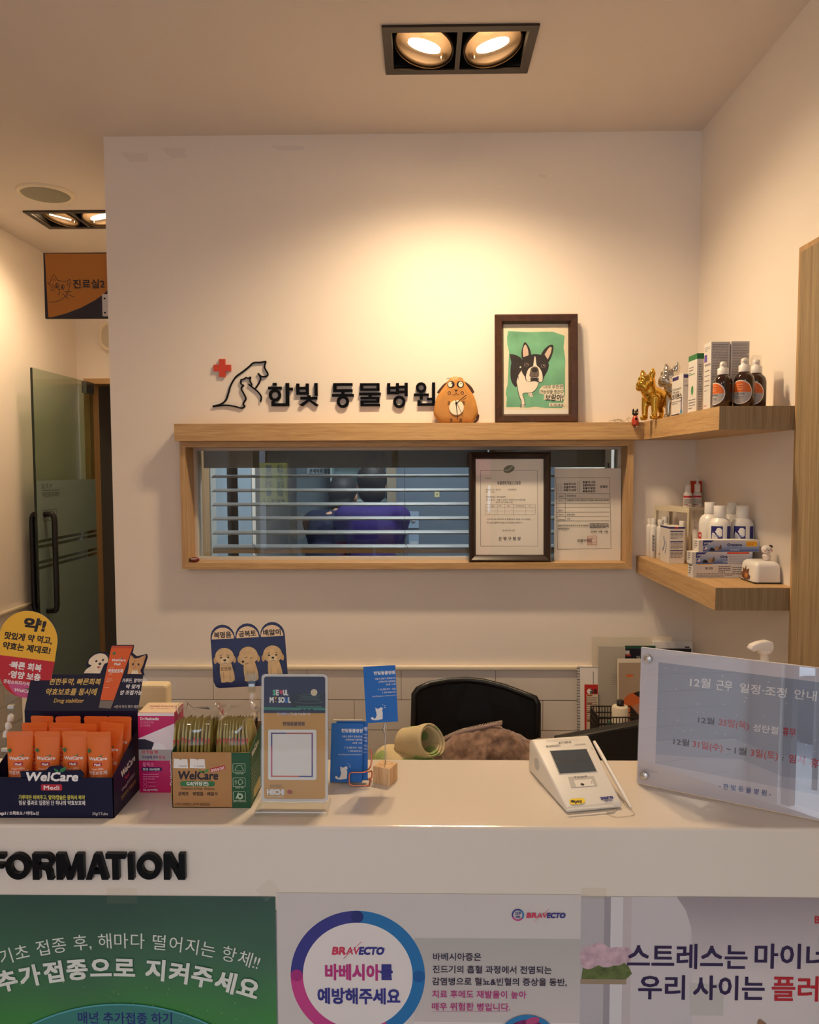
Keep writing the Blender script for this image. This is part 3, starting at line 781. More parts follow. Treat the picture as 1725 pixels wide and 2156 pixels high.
def cert1(b, w, h):
    k = w / 625.0                                                       # x 383..1008, y 1193..2025
    def q(x, y): return ((x - 383) * k, (2025 - y) * k)
    T = ink(70, 64, 62); L = ink(120, 114, 110)
    fr = [q(475, 1905), q(913, 1905), q(907, 1325), q(475, 1325)]
    b.line([q(476, 1905), q(913, 1905), q(908, 1325), q(476, 1325), q(476, 1905)], 3 * k, T)
    p = q(692, 1315); b.ell(p[0], p[1], 44 * k, 28 * k, ink(112, 120, 96), rot=.35); b.line(smooth([q(660, 1325), q(690, 1322), q(712, 1300), q(722, 1295)], 4), 7 * k, ink(190, 190, 178))
    b.text('동물병원개설신고필증', *q(692, 1432), 30 * k, T, 'c', .02, w=178 * k)
    b.text('제202호', *q(512, 1390), 13 * k, T, w=45 * k)
    for tx, x, y, wd in (('개설신고인  김선아', 512, 1478, 118), ('사업등록번호', 680, 1478, 70), ('주     소', 512, 1496, 68), ('동물병원명칭 : 한빛동물병원', 516, 1534, 150), ('개 설 장 소 : 서울시 은평구 진관4로 87 상림마을', 516, 1556, 300), ('푸르지오상가 629동 114호', 590, 1574, 130), ('수의사법 제17조에 따라 위 동물병원의 개설을 신고하였음을', 524, 1704, 330), ('위와 같이 동물병원 개설을 신고하였음을 증명합니다', 520, 1730, 275), ('2014년 3월 27일', 642, 1790, 92)):
        b.text(tx, *q(x, y), 15 * k, T, w=wd * k)
    b.text('은 평 구 청 장', *q(612, 1858), 30 * k, T, w=170 * k, bold=.015)
    for y in (1585, 1608, 1634, 1662): b.line([q(510, y), q(892, y)], 1.4 * k, L)
    for x in (510, 545, 602, 660, 725, 820, 892): b.line([q(x, 1585), q(x, 1662)], 1.4 * k, L)
    for i, tx in enumerate(('성명', '면허', '번호', '주민등록번호', '비고')): b.text(tx, *q((555, 612, 678, 745, 840)[i], 1602), 12 * k, T)
CERTPAPER = None
framed('framed_certificate', 'black-brown framed Korean certificate standing in front of the window glass', 'certificate', 987, 951, 1161, 1184, -.018, .0225, M_FR2, R(2.5),
       cert1, 1.3022, [(0, 0), (0, .010), (.12, .016), (.35, .019), (.62, .014), (.82, .010), (1.0, .004)])
def laminated():
    a = at(1166, 1183, Y=.022); c = at(1308, 986, Y=.022); w = c.x - a.x; h = c.z - 1.3022
    t = thing('laminated_certificate', 'laminated white registration form leaning in the right end of the window', 'certificate', (a.x + w / 2, .012, 1.3022))
    Fm = front(-w / 2, 0, 0, 0, -R(1.5)); b = B(); b.frame(Fm, .0)
    b.box(0, w, 0, h, -.0006, 0, PAPER)
    k = w / 510.0
    def q(x, y): return ((x - 1030) * k, (2022 - y) * k)
    T = ink(52, 50, 50)
    b.z = .0003
    b.line([q(1056, 1935), q(1466, 1928), q(1452, 1384), q(1040, 1384), q(1056, 1935)], 3 * k, T)
    for y in (1506, 1545, 1580, 1612, 1648, 1682, 1716): b.line([q(1042, y), q(1450, y)], 2 * k, T)
    b.line([q(1112, 1506), q(1114, 1716)], 2 * k, T)
    for i, (l, r_) in enumerate((('동물장묘업', '동물전시업'), ('동물판매업', '동물위탁관리'), ('동물수입업', '동물미용업'), ('', '동물운송업'))):
        if l: b.text(l, *q(1100, 1440 + i * 23), 19 * k, T, w=94 * k, bold=.02); b.text('[   ]', *q(1058, 1440 + i * 23), 18 * k, T)
        b.text(r_, *q(1246, 1426 + i * 23), 19 * k, T, w=94 * k, bold=.02); b.text('[ ]', *q(1206, 1426 + i * 23), 18 * k, T)
    b.text('등록증', *q(1380, 1462), 22 * k, T, w=56 * k, bold=.015)
    for tx, x, y in (('업체명', 1062, 1532), ('한빛동물병원', 1125, 1528), ('주 소', 1062, 1566), ('서울특별시 은평구 진관4로 87 (진관동, 은평뉴타운상림마을)', 1125, 1562), ('대표자', 1062, 1640), ('영업의', 1066, 1672), ('동물미용업', 1126, 1672), ('성명', 1126, 1705), ('등록번호', 1062, 1712)):
        b.text(tx, *q(x, y), 13 * k, T, bold=.015)
    b.text('동물보호법 제33조제1항 및 같은 법 시행규칙', *q(1056, 1756), 13 * k, T, w=235 * k, bold=.02)
    b.lines(*q(1300, 1740), 145 * k, 4, 10 * k, T, 5 * k, 4)
    b.text('등록하였음을 증명합니다.', *q(1056, 1780), 13 * k, T, w=90 * k, bold=.02); b.text('2018년   05월   17일', *q(1310, 1803), 15 * k, T, w=128 * k, bold=.03)
    b.text('은평구청장', *q(1206, 1876), 24 * k, T, w=112 * k, bold=.02)
    b.line([q(1284, 1900), q(1354, 1898), q(1352, 1832), q(1284, 1834)], 4 * k, SEAL, closed=True)
    for i, tx in enumerate(('은평구', '청장인')): b.text(tx, *q(1290, 1862 + i * 30), 24 * k, SEAL, w=56 * k)
    b.build('sheet', t)
    b = B(); b.frame(Fm); b.box(-.002, w + .002, -.0, h + .002, .0032, .0036, GLOSS); b.build('laminate', t)
laminated()
# small white scraps lying in front of the picture frame and dried sprigs to its right
b = B(); b.frame(); b.box(-.03, .038, -.005, .005, 0, .0006, PAPER); b.box(-.026, .02, -.009, -.005, 0, .0005, PAPER)
o = place(b.build('paper_strip'), (at(1115, 889, Y=-.052).x, -.052, 1.7395)); tag(o, 'thin white paper strip lying in front of the dog painting', 'paper')
HAY = mat('dry_sprig', (150, 138, 112), .8)
b = B(); b.frame(); rr = random.Random(5)
for i in range(9):
    x0 = rr.uniform(-.03, .03); y0 = rr.uniform(-.012, .008)
    b.tube(smooth([(x0, y0, .001), (x0 + rr.uniform(-.02, .02), y0, rr.uniform(.004, .012)), (x0 + rr.uniform(-.035, .035), y0 - .004, rr.uniform(.002, .02))], 4), .0005, HAY, 5)
o = place(b.build('dried_sprig'), (at(1308, 889, Y=-.035).x, -.035, 1.7395)); tag(o, 'tiny tangle of dry grey sprigs lying on the shelf beside the cat figurine', 'sprig', kind='stuff')

# ---- corridor things
sg = thing('hanging_sign', 'brown room sign with a cat drawing sticking out into the corridor', 'sign', (XP, .041, 2.20))
a = at(87, 530, Y=.035); c = at(231, 668, Y=.035)
w, h = c.x - a.x, a.z - c.z
b = B(); b.frame(front(a.x - XP, .006, c.z - 2.20, 0, 0)); b.box(0, w, 0, h, -.012, 0, mat('sign_edge_dark', (48, 40, 44), .4))
ORG = mat('sign_ochre', (186, 118, 44), .4); NV = ink(42, 36, 44)
k = w / 600.0
def q(x, y): return ((x - 372) * k, (1765 - y) * k * .98)
b.rect(.002, .002, w - .0015, h - .0015, NV)
arc = [q(430, 1755), q(560, 1722), q(700, 1670), q(820, 1608), q(915, 1545), q(965, 1490), q(968, 1480)]
b.poly([q(386, 1178), q(400, 1755)] + arc + [(w - .003, h * .5), (w - .003, h - .004)], ORG)
for p in ([(402, 1440), (425, 1450), (440, 1400), (462, 1366), (478, 1390), (495, 1420), (520, 1426), (560, 1435), (585, 1425), (608, 1411)], [(608, 1411), (605, 1460), (590, 1520), (560, 1570), (510, 1605), (450, 1618), (410, 1615)], [(402, 1440), (460, 1500)], [(445, 1455), (478, 1495)], [(425, 1500), (465, 1515)], [(555, 1525), (618, 1524)], [(535, 1540), (590, 1590)], [(570, 1545), (648, 1575)], [(508, 1510), (510, 1540), (500, 1550), (490, 1548)], [(458, 1425), (465, 1400), (475, 1425)], [(575, 1455), (590, 1440), (585, 1470)]):
    b.line([q(*v) for v in p], 5 * k, NV)
for x, y in ((490, 1470), (540, 1482)):
    p = q(x, y); b.ring(p[0], p[1], 11 * k, 16 * k, NV, ky=1.5); b.ell(p[0] - 3 * k, p[1] - 2 * k, 6 * k, 10 * k, NV)
p = q(508, 1503); b.ell(p[0], p[1], 9 * k, 5 * k, NV)
b.text('진료실2', *q(636, 1488), 86 * k, NV, w=284 * k, bold=.02)
b.build('sign_board', sg)
b = B(); b.frame(front(0, 0, 0)); xa = at(215, 640, Y=.035).x - XP; za, zb = at(215, 665, Y=.035).z - 2.2, at(215, 619, Y=.035).z - 2.2
b.box(xa, 0.0, za, zb, -.010, .0045, mat('white_bracket', (214, 206, 198), .4))
for z in (za + .010, zb - .014): b.lathe([(.003, .0045), (.003, .006), (.001, .0066)], BLACK, 10, c=(xa + .008, z))
tag(b.build('bracket', sg), 'white bracket')
# emergency lamp on the far corridor wall
a = at(215, 740, Y=YFAR); c = at(215, 680, Y=YFAR); r_ = (c.z - a.z) / 2
em = thing('emergency_lamp', 'cream oval emergency lamp on the far corridor wall above the doorway', 'wall light', (a.x + .075, YFAR, (a.z + c.z) / 2))
b = B(); b.frame(front(0, 0, 0)); b.prism(rrect(-.075, -r_, .075, r_, .055, 8), .0, .03, M_TRIM, True); b.build('housing', em)
b = B(); b.frame(front(0, 0, 0)); b.prism(rrect(-.062, -r_ + .013, .062, r_ - .013, .045, 8), .03, .034, mat('lamp_diffuser_grey', (196, 186, 168), .3), True); b.build('diffuser', em)
# ceiling speaker
s0, s1 = at(38, 405, Z=CEIL), at(152, 405, Z=CEIL); s2, s3 = at(95, 383, Z=CEIL), at(95, 427, Z=CEIL)
sx, sy = (s0.x + s1.x) / 2, (s2.y + s3.y) / 2
sp = thing('ceiling_speaker', 'round grey ceiling speaker with a pale rim above the corridor', 'speaker', (sx, sy, CEIL))
b = B(); b.frame(); b.lathe([(.102, 0), (.101, -.005), (.094, -.010), (.086, -.010), (.085, -.006)], M_TRIM, 48, cap=False); b.build('rim', sp)
b = B(); b.frame(); b.lathe([(.086, -.006), (.083, -.0085), (.05, -.0095), (.001, -.0098)], mat('speaker_grille', (146, 142, 126), .6), 48, cap=False); b.build('grille', sp)
# glass door of the corridor, open towards the viewer
DGX = -1.728
dg = thing('glass_door', 'frosted green glass door with a black bar handle standing open in the corridor', 'door', (DGX, YFAR, 0))
yn = at(66, 780, X=DGX).y; zt = 2.05
W_ = YFAR - yn - .02
def sideq(b): b.frame(Matrix.Translation((0, -.02 - W_, 0)) @ Matrix.Rotation(R(90), 4, 'Z') @ Matrix.Rotation(R(90), 4, 'X'))
DG = thin_glass('door_glass', (.74, .80, .74), .04)
b = B(); sideq(b); b.box(0, W_, .02, zt, -.005, .005, DG); b.build('glass_panel', dg)
b = B(); sideq(b); b.box(-.0012, 0, .02, zt, -.0052, .0052, mat('glass_edge_dark', (20, 34, 28), .2)); b.build('glass_edge', dg)
def frost():
    m = bpy.data.materials.new('frosted_film'); m.use_nodes = True; nt = m.node_tree; p = nt.nodes['Principled BSDF']
    p.inputs['Base Color'].default_value = (.20, .27, .25, 1); p.inputs['Roughness'].default_value = .5; p.inputs['Alpha'].default_value = .86
    return m
FROST = frost()
zf = at(150, 1010, X=DGX).z
b = B(); sideq(b); z0 = .02
zs = [(.02, 1.148), (1.162, 1.172), (1.186, 1.243), (1.257, 1.267), (1.281, zf)]
for a_, c_ in zs: b.box(0.001, W_, a_, c_, .0052, .0060, FROST)
b.build('frosted_film', dg)
b = B(); sideq(b); b.z = .0062
TK = ink(24, 28, 26)
b.text('처 치 실', .14, zf - .035, .026, TK, w=.09, mirror=True); b.line([(.05, zf - .045), (.21, zf - .045)], .002, TK); b.text('관계자외 출입금지', .21, zf - .075, .026, TK, w=.16, mirror=True)
for i in range(3):
    x = .05 + i * .045; b.line(rrect(x, zf - .185, x + .037, zf - .135, .006, 3), .002, TK, closed=True); b.line([(x + .01, zf - .17), (x + .018, zf - .155), (x + .027, zf - .17)], .005, TK)
b.build('door_lettering', dg)
b = B(); sideq(b)
for s in (-1, 1):
    b.tube([(.062, 1.395, s * .004), (.062, 1.395, s * .03)] + smooth([(.062, 1.395, s * .042), (.062, 1.38, s * .050), (.062, 1.36, s * .052)], 4) + [(.062, 1.0, s * .052)] + smooth([(.062, .98, s * .052), (.062, .96, s * .049), (.062, .95, s * .042)], 4) + [(.062, .95, s * .004)], .012, BLACK, 12)
tag(b.build('handle', dg), 'black bar handle')
b = B(); sideq(b); b.box(W_ - .09, W_, zt - .06, zt + .0, -.012, .012, mat('brushed_hinge', (110, 112, 112), .3, metal=.8)); b.build('hinge', dg)
# ------------------------------------------------------------------ things on the counter, left half
NAVY = mat('navy_card', (20, 20, 50), .4, spec=.25); WHT = ink(236, 232, 228); ORANGE = mat('orange_tube_plastic', (222, 112, 48), .3, coat=.1, spec=.35)
ORANGE2 = ink(222, 92, 30); GOLD = ink(214, 180, 96); GREEN = ink(44, 120, 74); RED = ink(178, 34, 52); LG = ink(196, 190, 186); KRF = mat('kraft_card', (176, 132, 84), .7, var=.05, vscale=60)
DGREEN = mat('green_card', (34, 84, 54), .6); MAG = mat('magenta_card', (196, 20, 98), .35, coat=.2); CLEAR = thin_glass('clear_plastic', (.97, .98, .98), .03); YEL = ink(238, 182, 50)
CLEAR2 = thin_glass('clear_acrylic', (.95, .96, .95), .0)
def leaf(b, x, y, s, m, flip=1):
    b.poly([(x, y), (x + flip * s * .2, y + s * .5), (x + flip * s * .75, y + s * .72), (x + flip * s, y + s * .9), (x + flip * s * .95, y + s * .35), (x + flip * s * .55, y + s * .02)], m)
def welcare(b, x, y, w, m, bold=.03, shear=.18):
    b.text('WelCare', x - w / 2, y, w * .235, m, w=w, bold=bold, shear=shear)
    leaf(b, x + w * .16, y + w * .17, w * .13, GREEN); leaf(b, x + w * .15, y + w * .17, w * .09, GREEN, -1)
def panel_tri(b, pts, m, t=.0008):
    """thin card panel from a 3-D quad or polygon"""
    P = [Vector(p) for p in pts]; n = (P[1] - P[0]).cross(P[2] - P[0]).normalized() * t; k = len(P)
    vs = P + [p + n for p in P]
    b.add(vs, [tuple(range(k - 1, -1, -1)), tuple(range(k, 2 * k))] + [(i, (i + 1) % k, k + (i + 1) % k, k + i) for i in range(k)], m)

# ---- navy display box
X0, X1, YF0, YB0 = -.6093, -.4345, -1.362, -1.265; HF, HB = .0585, .1225
nb = thing('display_box', 'navy cardboard display box full of orange tubes, leftmost on the counter', 'display box', ((X0 + X1) / 2, (YF0 + YB0) / 2, CT))
w = X1 - X0; d = YB0 - YF0; hw = w / 2; hd = d / 2
b = B(); b.frame()
b.box(-hw, hw, -hd, -hd + .0012, 0, HF, NAVY); b.box(-hw, hw, -hd, hd, .0, .001, NAVY); b.box(-hw, hw, hd - .0012, hd, 0, HB, NAVY)
for s in (-1, 1):
    x = s * hw - (.0012 if s > 0 else 0)
    pts = [(-hd, 0), (hd, 0), (hd, HB * .80), (hd - .004, HB * .78), (-hd, HF)]
    n = len(pts); vs = [(x, y, z) for y, z in pts] + [(x + .0012, y, z) for y, z in pts]
    b.add(vs, [tuple(range(n - 1, -1, -1)), tuple(range(n, 2 * n))] + [(i, (i + 1) % n, n + (i + 1) % n, n + i) for i in range(n)], NAVY)
b.frame(front(0, -hd, 0), .0001)
# raised logo edge over the front rim
b.prism([(-.043, HF - .001), (.043, HF - .001), (.047, HF + .005), (.042, HF + .011), (.022, HF + .010), (.014, HF + .018), (-.002, HF + .016), (-.008, HF + .010), (-.044, HF + .009)], -.0012, 0, NAVY)
b.z = .0002
welcare(b, 0, HF - .0045, .074, WHT, .035)
b.poly(rrect(-.015, HF - .0185, .015, HF - .0095, .002), RED); b.text('Medi', 0, HF - .0172, .0085, WHT, 'c', .02, w=.022)
b.text('가루약은 비벼주고, 알약/캡슐은 묻혀서 복약', 0, .0275, .0072, ink(206, 200, 90), 'c', .02, w=.094); b.text('임상 결과로 입증된 단 하나의 약효보호제', 0, .0195, .0076, WHT, 'c', .015, w=.094)
b.text('Omega3 / 소화효소 / 아미노산', -.083, .005, .006, WHT, 'l', .02, w=.064); b.text('30g/1Tube', .079, .005, .006, LG, 'r', .01, w=.022)
b.frame(sidef(hw, 0, 0), .0001)
b.text('WelCare', -.020, .046, .014, WHT, bold=.03, shear=.1, w=.052, rot=.12); b.text('Medi', -.008, .037, .009, ink(200, 60, 80), bold=.02, rot=.1)
b.text('Omega3/소화효소', -.020, .026, .007, WHT, w=.05, rot=.08); b.text('편한투약·약효보호', -.022, .014, .0075, GOLD, w=.054, rot=.06)
b.build('box', nb)
# header card, leaning back, with the cut-out tube, dog and cat
hb = B(); lean = R(27)
HM = Matrix.Translation((0, hd - .0012, HB)) @ Matrix.Rotation(R(90) - lean, 4, 'X')
hb.frame(HM)
HH = .0555
k = .1735 / 1210.0                                       # header drawing, zoomed pixels: x 360..1570 along the fold, y 1200 at the fold
def q(x, y): return ((x - 965) * k + (1200 - y) * k * -.10, (1200 - y) * k * 1.08)
def qs(pts): return [q(x, y) for x, y in pts]
hb.prism([(-hw, 0), (hw, 0), (hw, HH), (-hw, HH)], -.0012, 0, NAVY)
hb.prism(qs([(960, 850), (990, 790), (975, 740), (1010, 670), (1080, 620), (1180, 610), (1230, 660), (1235, 560), (1245, 540), (1490, 540), (1480, 620), (1530, 655), (1640, 632), (1650, 660), (1610, 800), (1625, 850)]), -.0012, .0001, NAVY)
hb.z = .0003
hb.text('편한투약, 빠른회복', *q(590, 940), .0108, GOLD, bold=.02, shear=.12, w=.080); hb.text('약효보호를 동시에', *q(560, 1042), .0112, GOLD, bold=.02, shear=.12, w=.079); hb.text('Drug stabilizer', *q(662, 1120), .0088, GOLD, bold=.01, shear=.12, w=.046)
hb.text('가루든, 알약이든', *q(1385, 918), .0068, WHT, bold=.02, shear=.12, w=.038); hb.text('딱 맞게', *q(1430, 980), .0072, WHT, bold=.02, shear=.12, w=.021); hb.text('양 조절가능', *q(1370, 1040), .0074, WHT, bold=.02, shear=.12, w=.034)
hb.text('※한국·미국 특허 제형', *q(1320, 1172), .0052, LG, w=.037, bold=.01)
hb.build('header_card', nb)
def tubepic(b):
    b.poly(qs([(1242, 562), (1480, 562), (1310, 1100), (1165, 1095)]), ORANGE2); b.poly(qs([(1246, 550), (1484, 550), (1478, 575), (1240, 575)]), ink(196, 74, 40))
    b.poly(qs([(1165, 1098), (1310, 1104), (1284, 1178), (1155, 1170)]), ink(120, 112, 104))
    x, y = q(1280, 628); s = .0028
    b.rect(x - s, y - s * .35, x + s, y + s * .35, GREEN); b.rect(x - s * .35, y - s, x + s * .35, y + s, GREEN)
    welcare(b, *q(1332, 708), .022, WHT, .03); b.text('Medi', *q(1322, 748), .005, WHT, 'c', .04); b.text('약효보호제', *q(1305, 822), .0066, WHT, 'c', .03, w=.023)
    for yy in (778, 840, 885, 900, 915, 975): b.lines(*q(1250 - (yy - 778) * .25, yy), .012, 1, .001, ink(236, 190, 170), .0007, yy)
b = B(); b.frame(HM, .0006); tubepic(b); tag(b.build('tube_picture', nb), 'printed orange tube')
FURW = mat('printed_white_fur', (236, 218, 186), .6, var=.12, vscale=120); FURO = mat('printed_ginger_fur', (216, 160, 104), .6, var=.25, vscale=150)
b = B(); b.frame(HM, .0006)
b.poly(qs(smooth([(962, 830), (985, 790), (1040, 752), (1005, 735), (1010, 690), (1060, 645), (1120, 628), (1180, 640), (1215, 680), (1212, 720), (1180, 735), (1160, 780), (1140, 832)], 3)), FURW)
for x, y in ((1088, 708), (1160, 696)): p = q(x, y); b.ell(p[0], p[1], .0018, .0018, IK, 12)
p = q(1130, 735); b.ell(p[0], p[1], .0024, .002, IK, 12); b.poly(qs([(1095, 762), (1140, 760), (1120, 785)]), ink(176, 70, 60)); b.build('dog_picture', nb)
b = B(); b.frame(HM, .0006)
b.poly(qs(smooth([(1440, 835), (1450, 760), (1450, 700), (1465, 645), (1510, 680), (1560, 672), (1628, 645), (1615, 710), (1600, 760), (1580, 800), (1598, 838)], 3)), FURO)
for x, y in ((1495, 738), (1555, 740)): p = q(x, y); b.ell(p[0], p[1], .0016, .0018, IK, 12)
p = q(1520, 772); b.ell(p[0], p[1], .0012, .0009, ink(190, 96, 90), 8)
for y in (690, 700): b.line(qs([(1510, y), (1515, y + 22)]), .0008, ink(160, 96, 50))
b.poly(qs([(1490, 800), (1550, 800), (1560, 836), (1480, 836)]), FURW); b.build('cat_picture', nb)

# ---- orange tubes
def squeeze_tube():
    t = thing('medicine_tube', 'x', 'tube', (0, 0, 0), 0, 'orange tubes in the navy display box')
    secs = [(0.000, .0150, .0125), (.012, .0158, .0125), (.03, .0164, .0112), (.05, .0170, .0085), (.07, .0176, .0050), (.086, .0181, .0016), (.090, .0183, .0009)]
    def surf(x, z):
        for (z0, a0, c0), (z1, a1, c1) in zip(secs, secs[1:]):
            if z <= z1 or z1 == secs[-1][0]:
                f = min(1, max(0, (z - z0) / (z1 - z0))); a = a0 + (a1 - a0) * f; c = c0 + (c1 - c0) * f; break
        return -c * math.sqrt(max(0, 1 - (x / a) ** 2))
    n = 28; vs = []; fs = []
    for z, a, c in secs:
        for i in range(n):
            th = 2 * math.pi * i / n; vs.append((a * math.cos(th), c * math.sin(th), z))
    for j in range(len(secs) - 1): fs += [(j * n + i, j * n + (i + 1) % n, (j + 1) * n + (i + 1) % n, (j + 1) * n + i) for i in range(n)]
    b = B(); b.frame(); b.add(vs, fs, ORANGE, True); b.add(vs, [tuple(range(n - 1, -1, -1))], ORANGE)
    # label print wrapped on the front
    pb = B(); pb.frame(Matrix(), .0002); pb.dz = .00010
    welcare(pb, -.0005, .0585, .0265, WHT, .03, .1); pb.poly(rrect(-.0065, .0505, .0065, .0555, .001), RED); pb.text('Medi', 0, .0512, .0046, WHT, 'c', .03)
    pb.text('Omega3 / 소화효소', 0, .0455, .0033, ink(244, 206, 180), 'c', .02, w=.018); pb.text('약효보호제', 0, .0388, .0062, WHT, 'c', .01, w=.026); pb.text('Drug stabilizer', 0, .0348, .0030, ink(244, 206, 180), 'c', .0, w=.016)
    s = .0032; pb.rect(-.013 - s, .0715 - s * .36, -.013 + s, .0715 + s * .36, GREEN); pb.rect(-.013 - s * .36, .0715 - s, -.013 + s * .36, .0715 + s, GREEN)
    pb.v = [Vector((v.x, surf(v.x, v.y) - v.z, v.y)) for v in pb.v]
    o = len(b.v); b.v += pb.v
    for f, mi in zip(pb.f, pb.m): b.f.append(tuple(o + i for i in f)); b.m.append(b.mi(pb.mats[mi])); b.sm.append(False)
    b.build('tube_body', t)
    b = B(); b.frame(front(0, 0, .0895)); b.prism(rrect(-.0183, 0, .0183, .0078, .003, 3), -.0006, .0006, ORANGE)
    for i in range(4): b.line([(-.017, .0015 + i * .0015), (.017, .0015 + i * .0015)], .0004, ink(200, 84, 34))
    b.build('crimped_end', t)
    b = B(); b.frame(); b.lathe([(.0128, 0), (.0132, -.012), (.0125, -.013)], ink(190, 74, 30), 20); b.build('cap', t)
    return t
tube0 = squeeze_tube(); rr = random.Random(11); first = True
rows = [(-1.340, (40, 98, 155, 212), 1541, 'front row'), (-1.313, (66, 122, 177, 228), 1524, 'middle row'), (-1.288, (88, 143, 200, 252), 1509, 'back row')]
NM = ('leftmost', 'second from left', 'third from left', 'rightmost')
for ri, (yy, xs, py, rn) in enumerate(rows):
    for i, px in enumerate(xs):
        t = tube0 if first else copy_thing(tube0)
        first = False
        p = at(px, py, Y=yy)
        t.location = (p.x, yy, p.z - .0973)
        t.rotation_euler = (R(rr.uniform(-3, 1)), R(rr.uniform(-2.5, 2.5) + (2 if (ri == 1 and i == 3) else 0)), R(rr.uniform(-8, 8)))
        t['label'] = 'orange squeeze tube in the navy display box, %s, %s' % (rn, NM[i])

# ---- clips with ball joints
def clip(label, loc, top_z, xoff, clipy, sc=1.0):
    """clear sign clip: base clip, two white joints, top clip; top_z = height of the jaw above loc"""
    t = thing('sign_clip', label, 'clip', loc)
    H = top_z
    for nm, z0, z1, wd in (('upper_jaw', H - .030, H, .013), ('lower_jaw', .0, .030, .011)):
        b = B(); b.frame(Matrix.Translation((xoff if nm == 'upper_jaw' else 0, 0, 0)))
        up = nm == 'upper_jaw'
        a, c = (wd * .45, wd * .75) if up else (wd * .6, wd * .5)
        for y in (-.0045, .0025):
            vs = [(-a, y, z0), (a, y, z0), (a, y, z0 + (z1 - z0) * .55), (c, y, z1), (-c, y, z1), (-a, y, z0 + (z1 - z0) * .55)]
            vs2 = [(x, y + .002, z) for x, y, z in vs]
            b.add(vs + vs2, [(0, 1, 2, 3, 4, 5), (11, 10, 9, 8, 7, 6)] + [(i, 6 + i, 6 + (i + 1) % 6, (i + 1) % 6) for i in range(6)], CLEAR2)
        b.box(-a * .8, a * .8, -.003, .003, z0 + .009, z0 + .0135, mat('clip_spring', (220, 220, 220), .2, metal=1))
        b.build(nm, t)
    JW = mat('white_joint', (232, 224, 212), .35)
    n = max(2, int(round((H - .060) / .014)))
    for i in range(n):
        f = (i + .5) / n; z = .030 + (H - .060) * f; x = xoff * f
        b = B(); b.frame(Matrix.Translation((x, 0, z)) @ Matrix.Rotation(R((-1) ** i * 9), 4, 'Y'))
        b.lathe([(.0032, -.005), (.0045, -.0045), (.0045, .003), (.0030, .005), (.0018, .0065)], JW, 18); b.build('joint', t)
    return t
# yellow and red price card
cy_ = -1.245
pc = at(57, 1378, Y=cy_)
card = thing('price_card', 'yellow and red oval price card held by a clear clip above the navy box', 'card', (pc.x, cy_, pc.z))
b = B(); b.frame(front(0, 0, 0)); hw_, hh_ = .0455, .0685
T_ = Matrix.Rotation(R(-7), 4, 'Z'); b.frame(front(0, 0, 0) @ T_)
outl = []
for i in range(49):
    a = math.pi * i / 48; outl.append((hw_ * math.cos(a), hh_ - hw_ + hw_ * math.sin(a)))
for i in range(49):
    a = math.pi + math.pi * i / 48; outl.append((hw_ * .92 * math.cos(a), -hh_ + hw_ * .92 + hw_ * .92 * math.sin(a)))
b.prism(outl, -.0004, 0, ink(232, 226, 214)); b.z = .0001
ys = -.006
topo = [p for p in outl if p[1] >= ys]; b.poly([(hw_ * .97, ys)] + [p for p in outl[:49]] + [(-hw_ * .97, ys)], YEL)
b.poly([(-hw_ * .975, ys)] + outl[49:] + [(hw_ * .975, ys)], ink(190, 34, 48))
b.poly([(x * .72, y * 1.0 if y < -.045 else -.045) for x, y in outl[49:]], ink(204, 84, 134))
b.text('약!', -.010, .040, .0215, IK, bold=.05, shear=.15, w=.033)
b.text('맛있게 약 먹고,', -.0005, .0215, .0125, IK, 'c', .035, .12, w=.074); b.text('약효는 제대로!', -.002, .0055, .0125, IK, 'c', .035, .12, w=.074)
b.text('·빠른 회복', -.001, -.0235, .0125, WHT, 'c', .035, .08, w=.050); b.text('·영양 보충', -.001, -.0385, .0125, WHT, 'c', .035, .08, w=.050)
b.text('권장소비자가격 : 5,000원', 0, -.0485, .0068, WHT, 'c', .02, .08, w=.066)
welcare(b, 0, -.0600, .030, WHT, .03)
b.build('card', card)
pj = at(30, 1463, Y=cy_)
clip('clear sign clip holding the yellow and red oval card', (at(12, 1600, Y=cy_).x, cy_ + .0, 1.150), pj.z - 1.150, .012, 0)

# ---- pink box
px0, px1 = -.4300, -.3745; py0, py1 = -1.278, -1.235; PH = .1235
pk = thing('medicine_box', 'tall magenta and white medicine box between the navy box and the kraft box', 'box', ((px0 + px1) / 2, (py0 + py1) / 2, CT))
w2 = (px1 - px0) / 2; d2 = (py1 - py0) / 2
b = B(); b.frame(); b.box(-w2, w2, -d2, d2, 0, PH, MAG)
b.frame(front(0, -d2, 0), .0001)
b.poly([(-w2, .066), (w2, .066), (w2, .1075), (-w2, .084)], ink(236, 224, 228)); b.poly([(-w2, .0665), (-.007, .0665), (-.004, .078), (-w2 + .01, .083), (-w2, .083)], ink(44, 38, 54))
b.ell(.003, .0665, .0105, .0105, ink(240, 236, 238)); b.rect(-w2, .050, w2, .067, ink(176, 168, 166))
b.rect(-w2, PH - .0045, w2, PH, ink(236, 228, 226))
b.text('Dr.Healmedix', -w2 + .004, .1125, .0062, WHT, bold=.03, w=.028); b.text('☑ 동물병원 전용', -w2 + .004, .1075, .0038, ink(236, 170, 200), w=.020); b.text('☑ 반려견용', -w2 + .004, .1028, .0038, ink(236, 170, 200), w=.015)
b.text('약 먹일 땐', -w2 + .005, .0605, .0064, ink(206, 40, 70), bold=.02, w=.024); b.text('가수분해 연어', -w2 + .005, .0530, .0056, ink(60, 40, 110), bold=.015, w=.024); b.text('한 입', -w2 + .031, .0530, .0056, ink(206, 40, 70), bold=.015, w=.009)
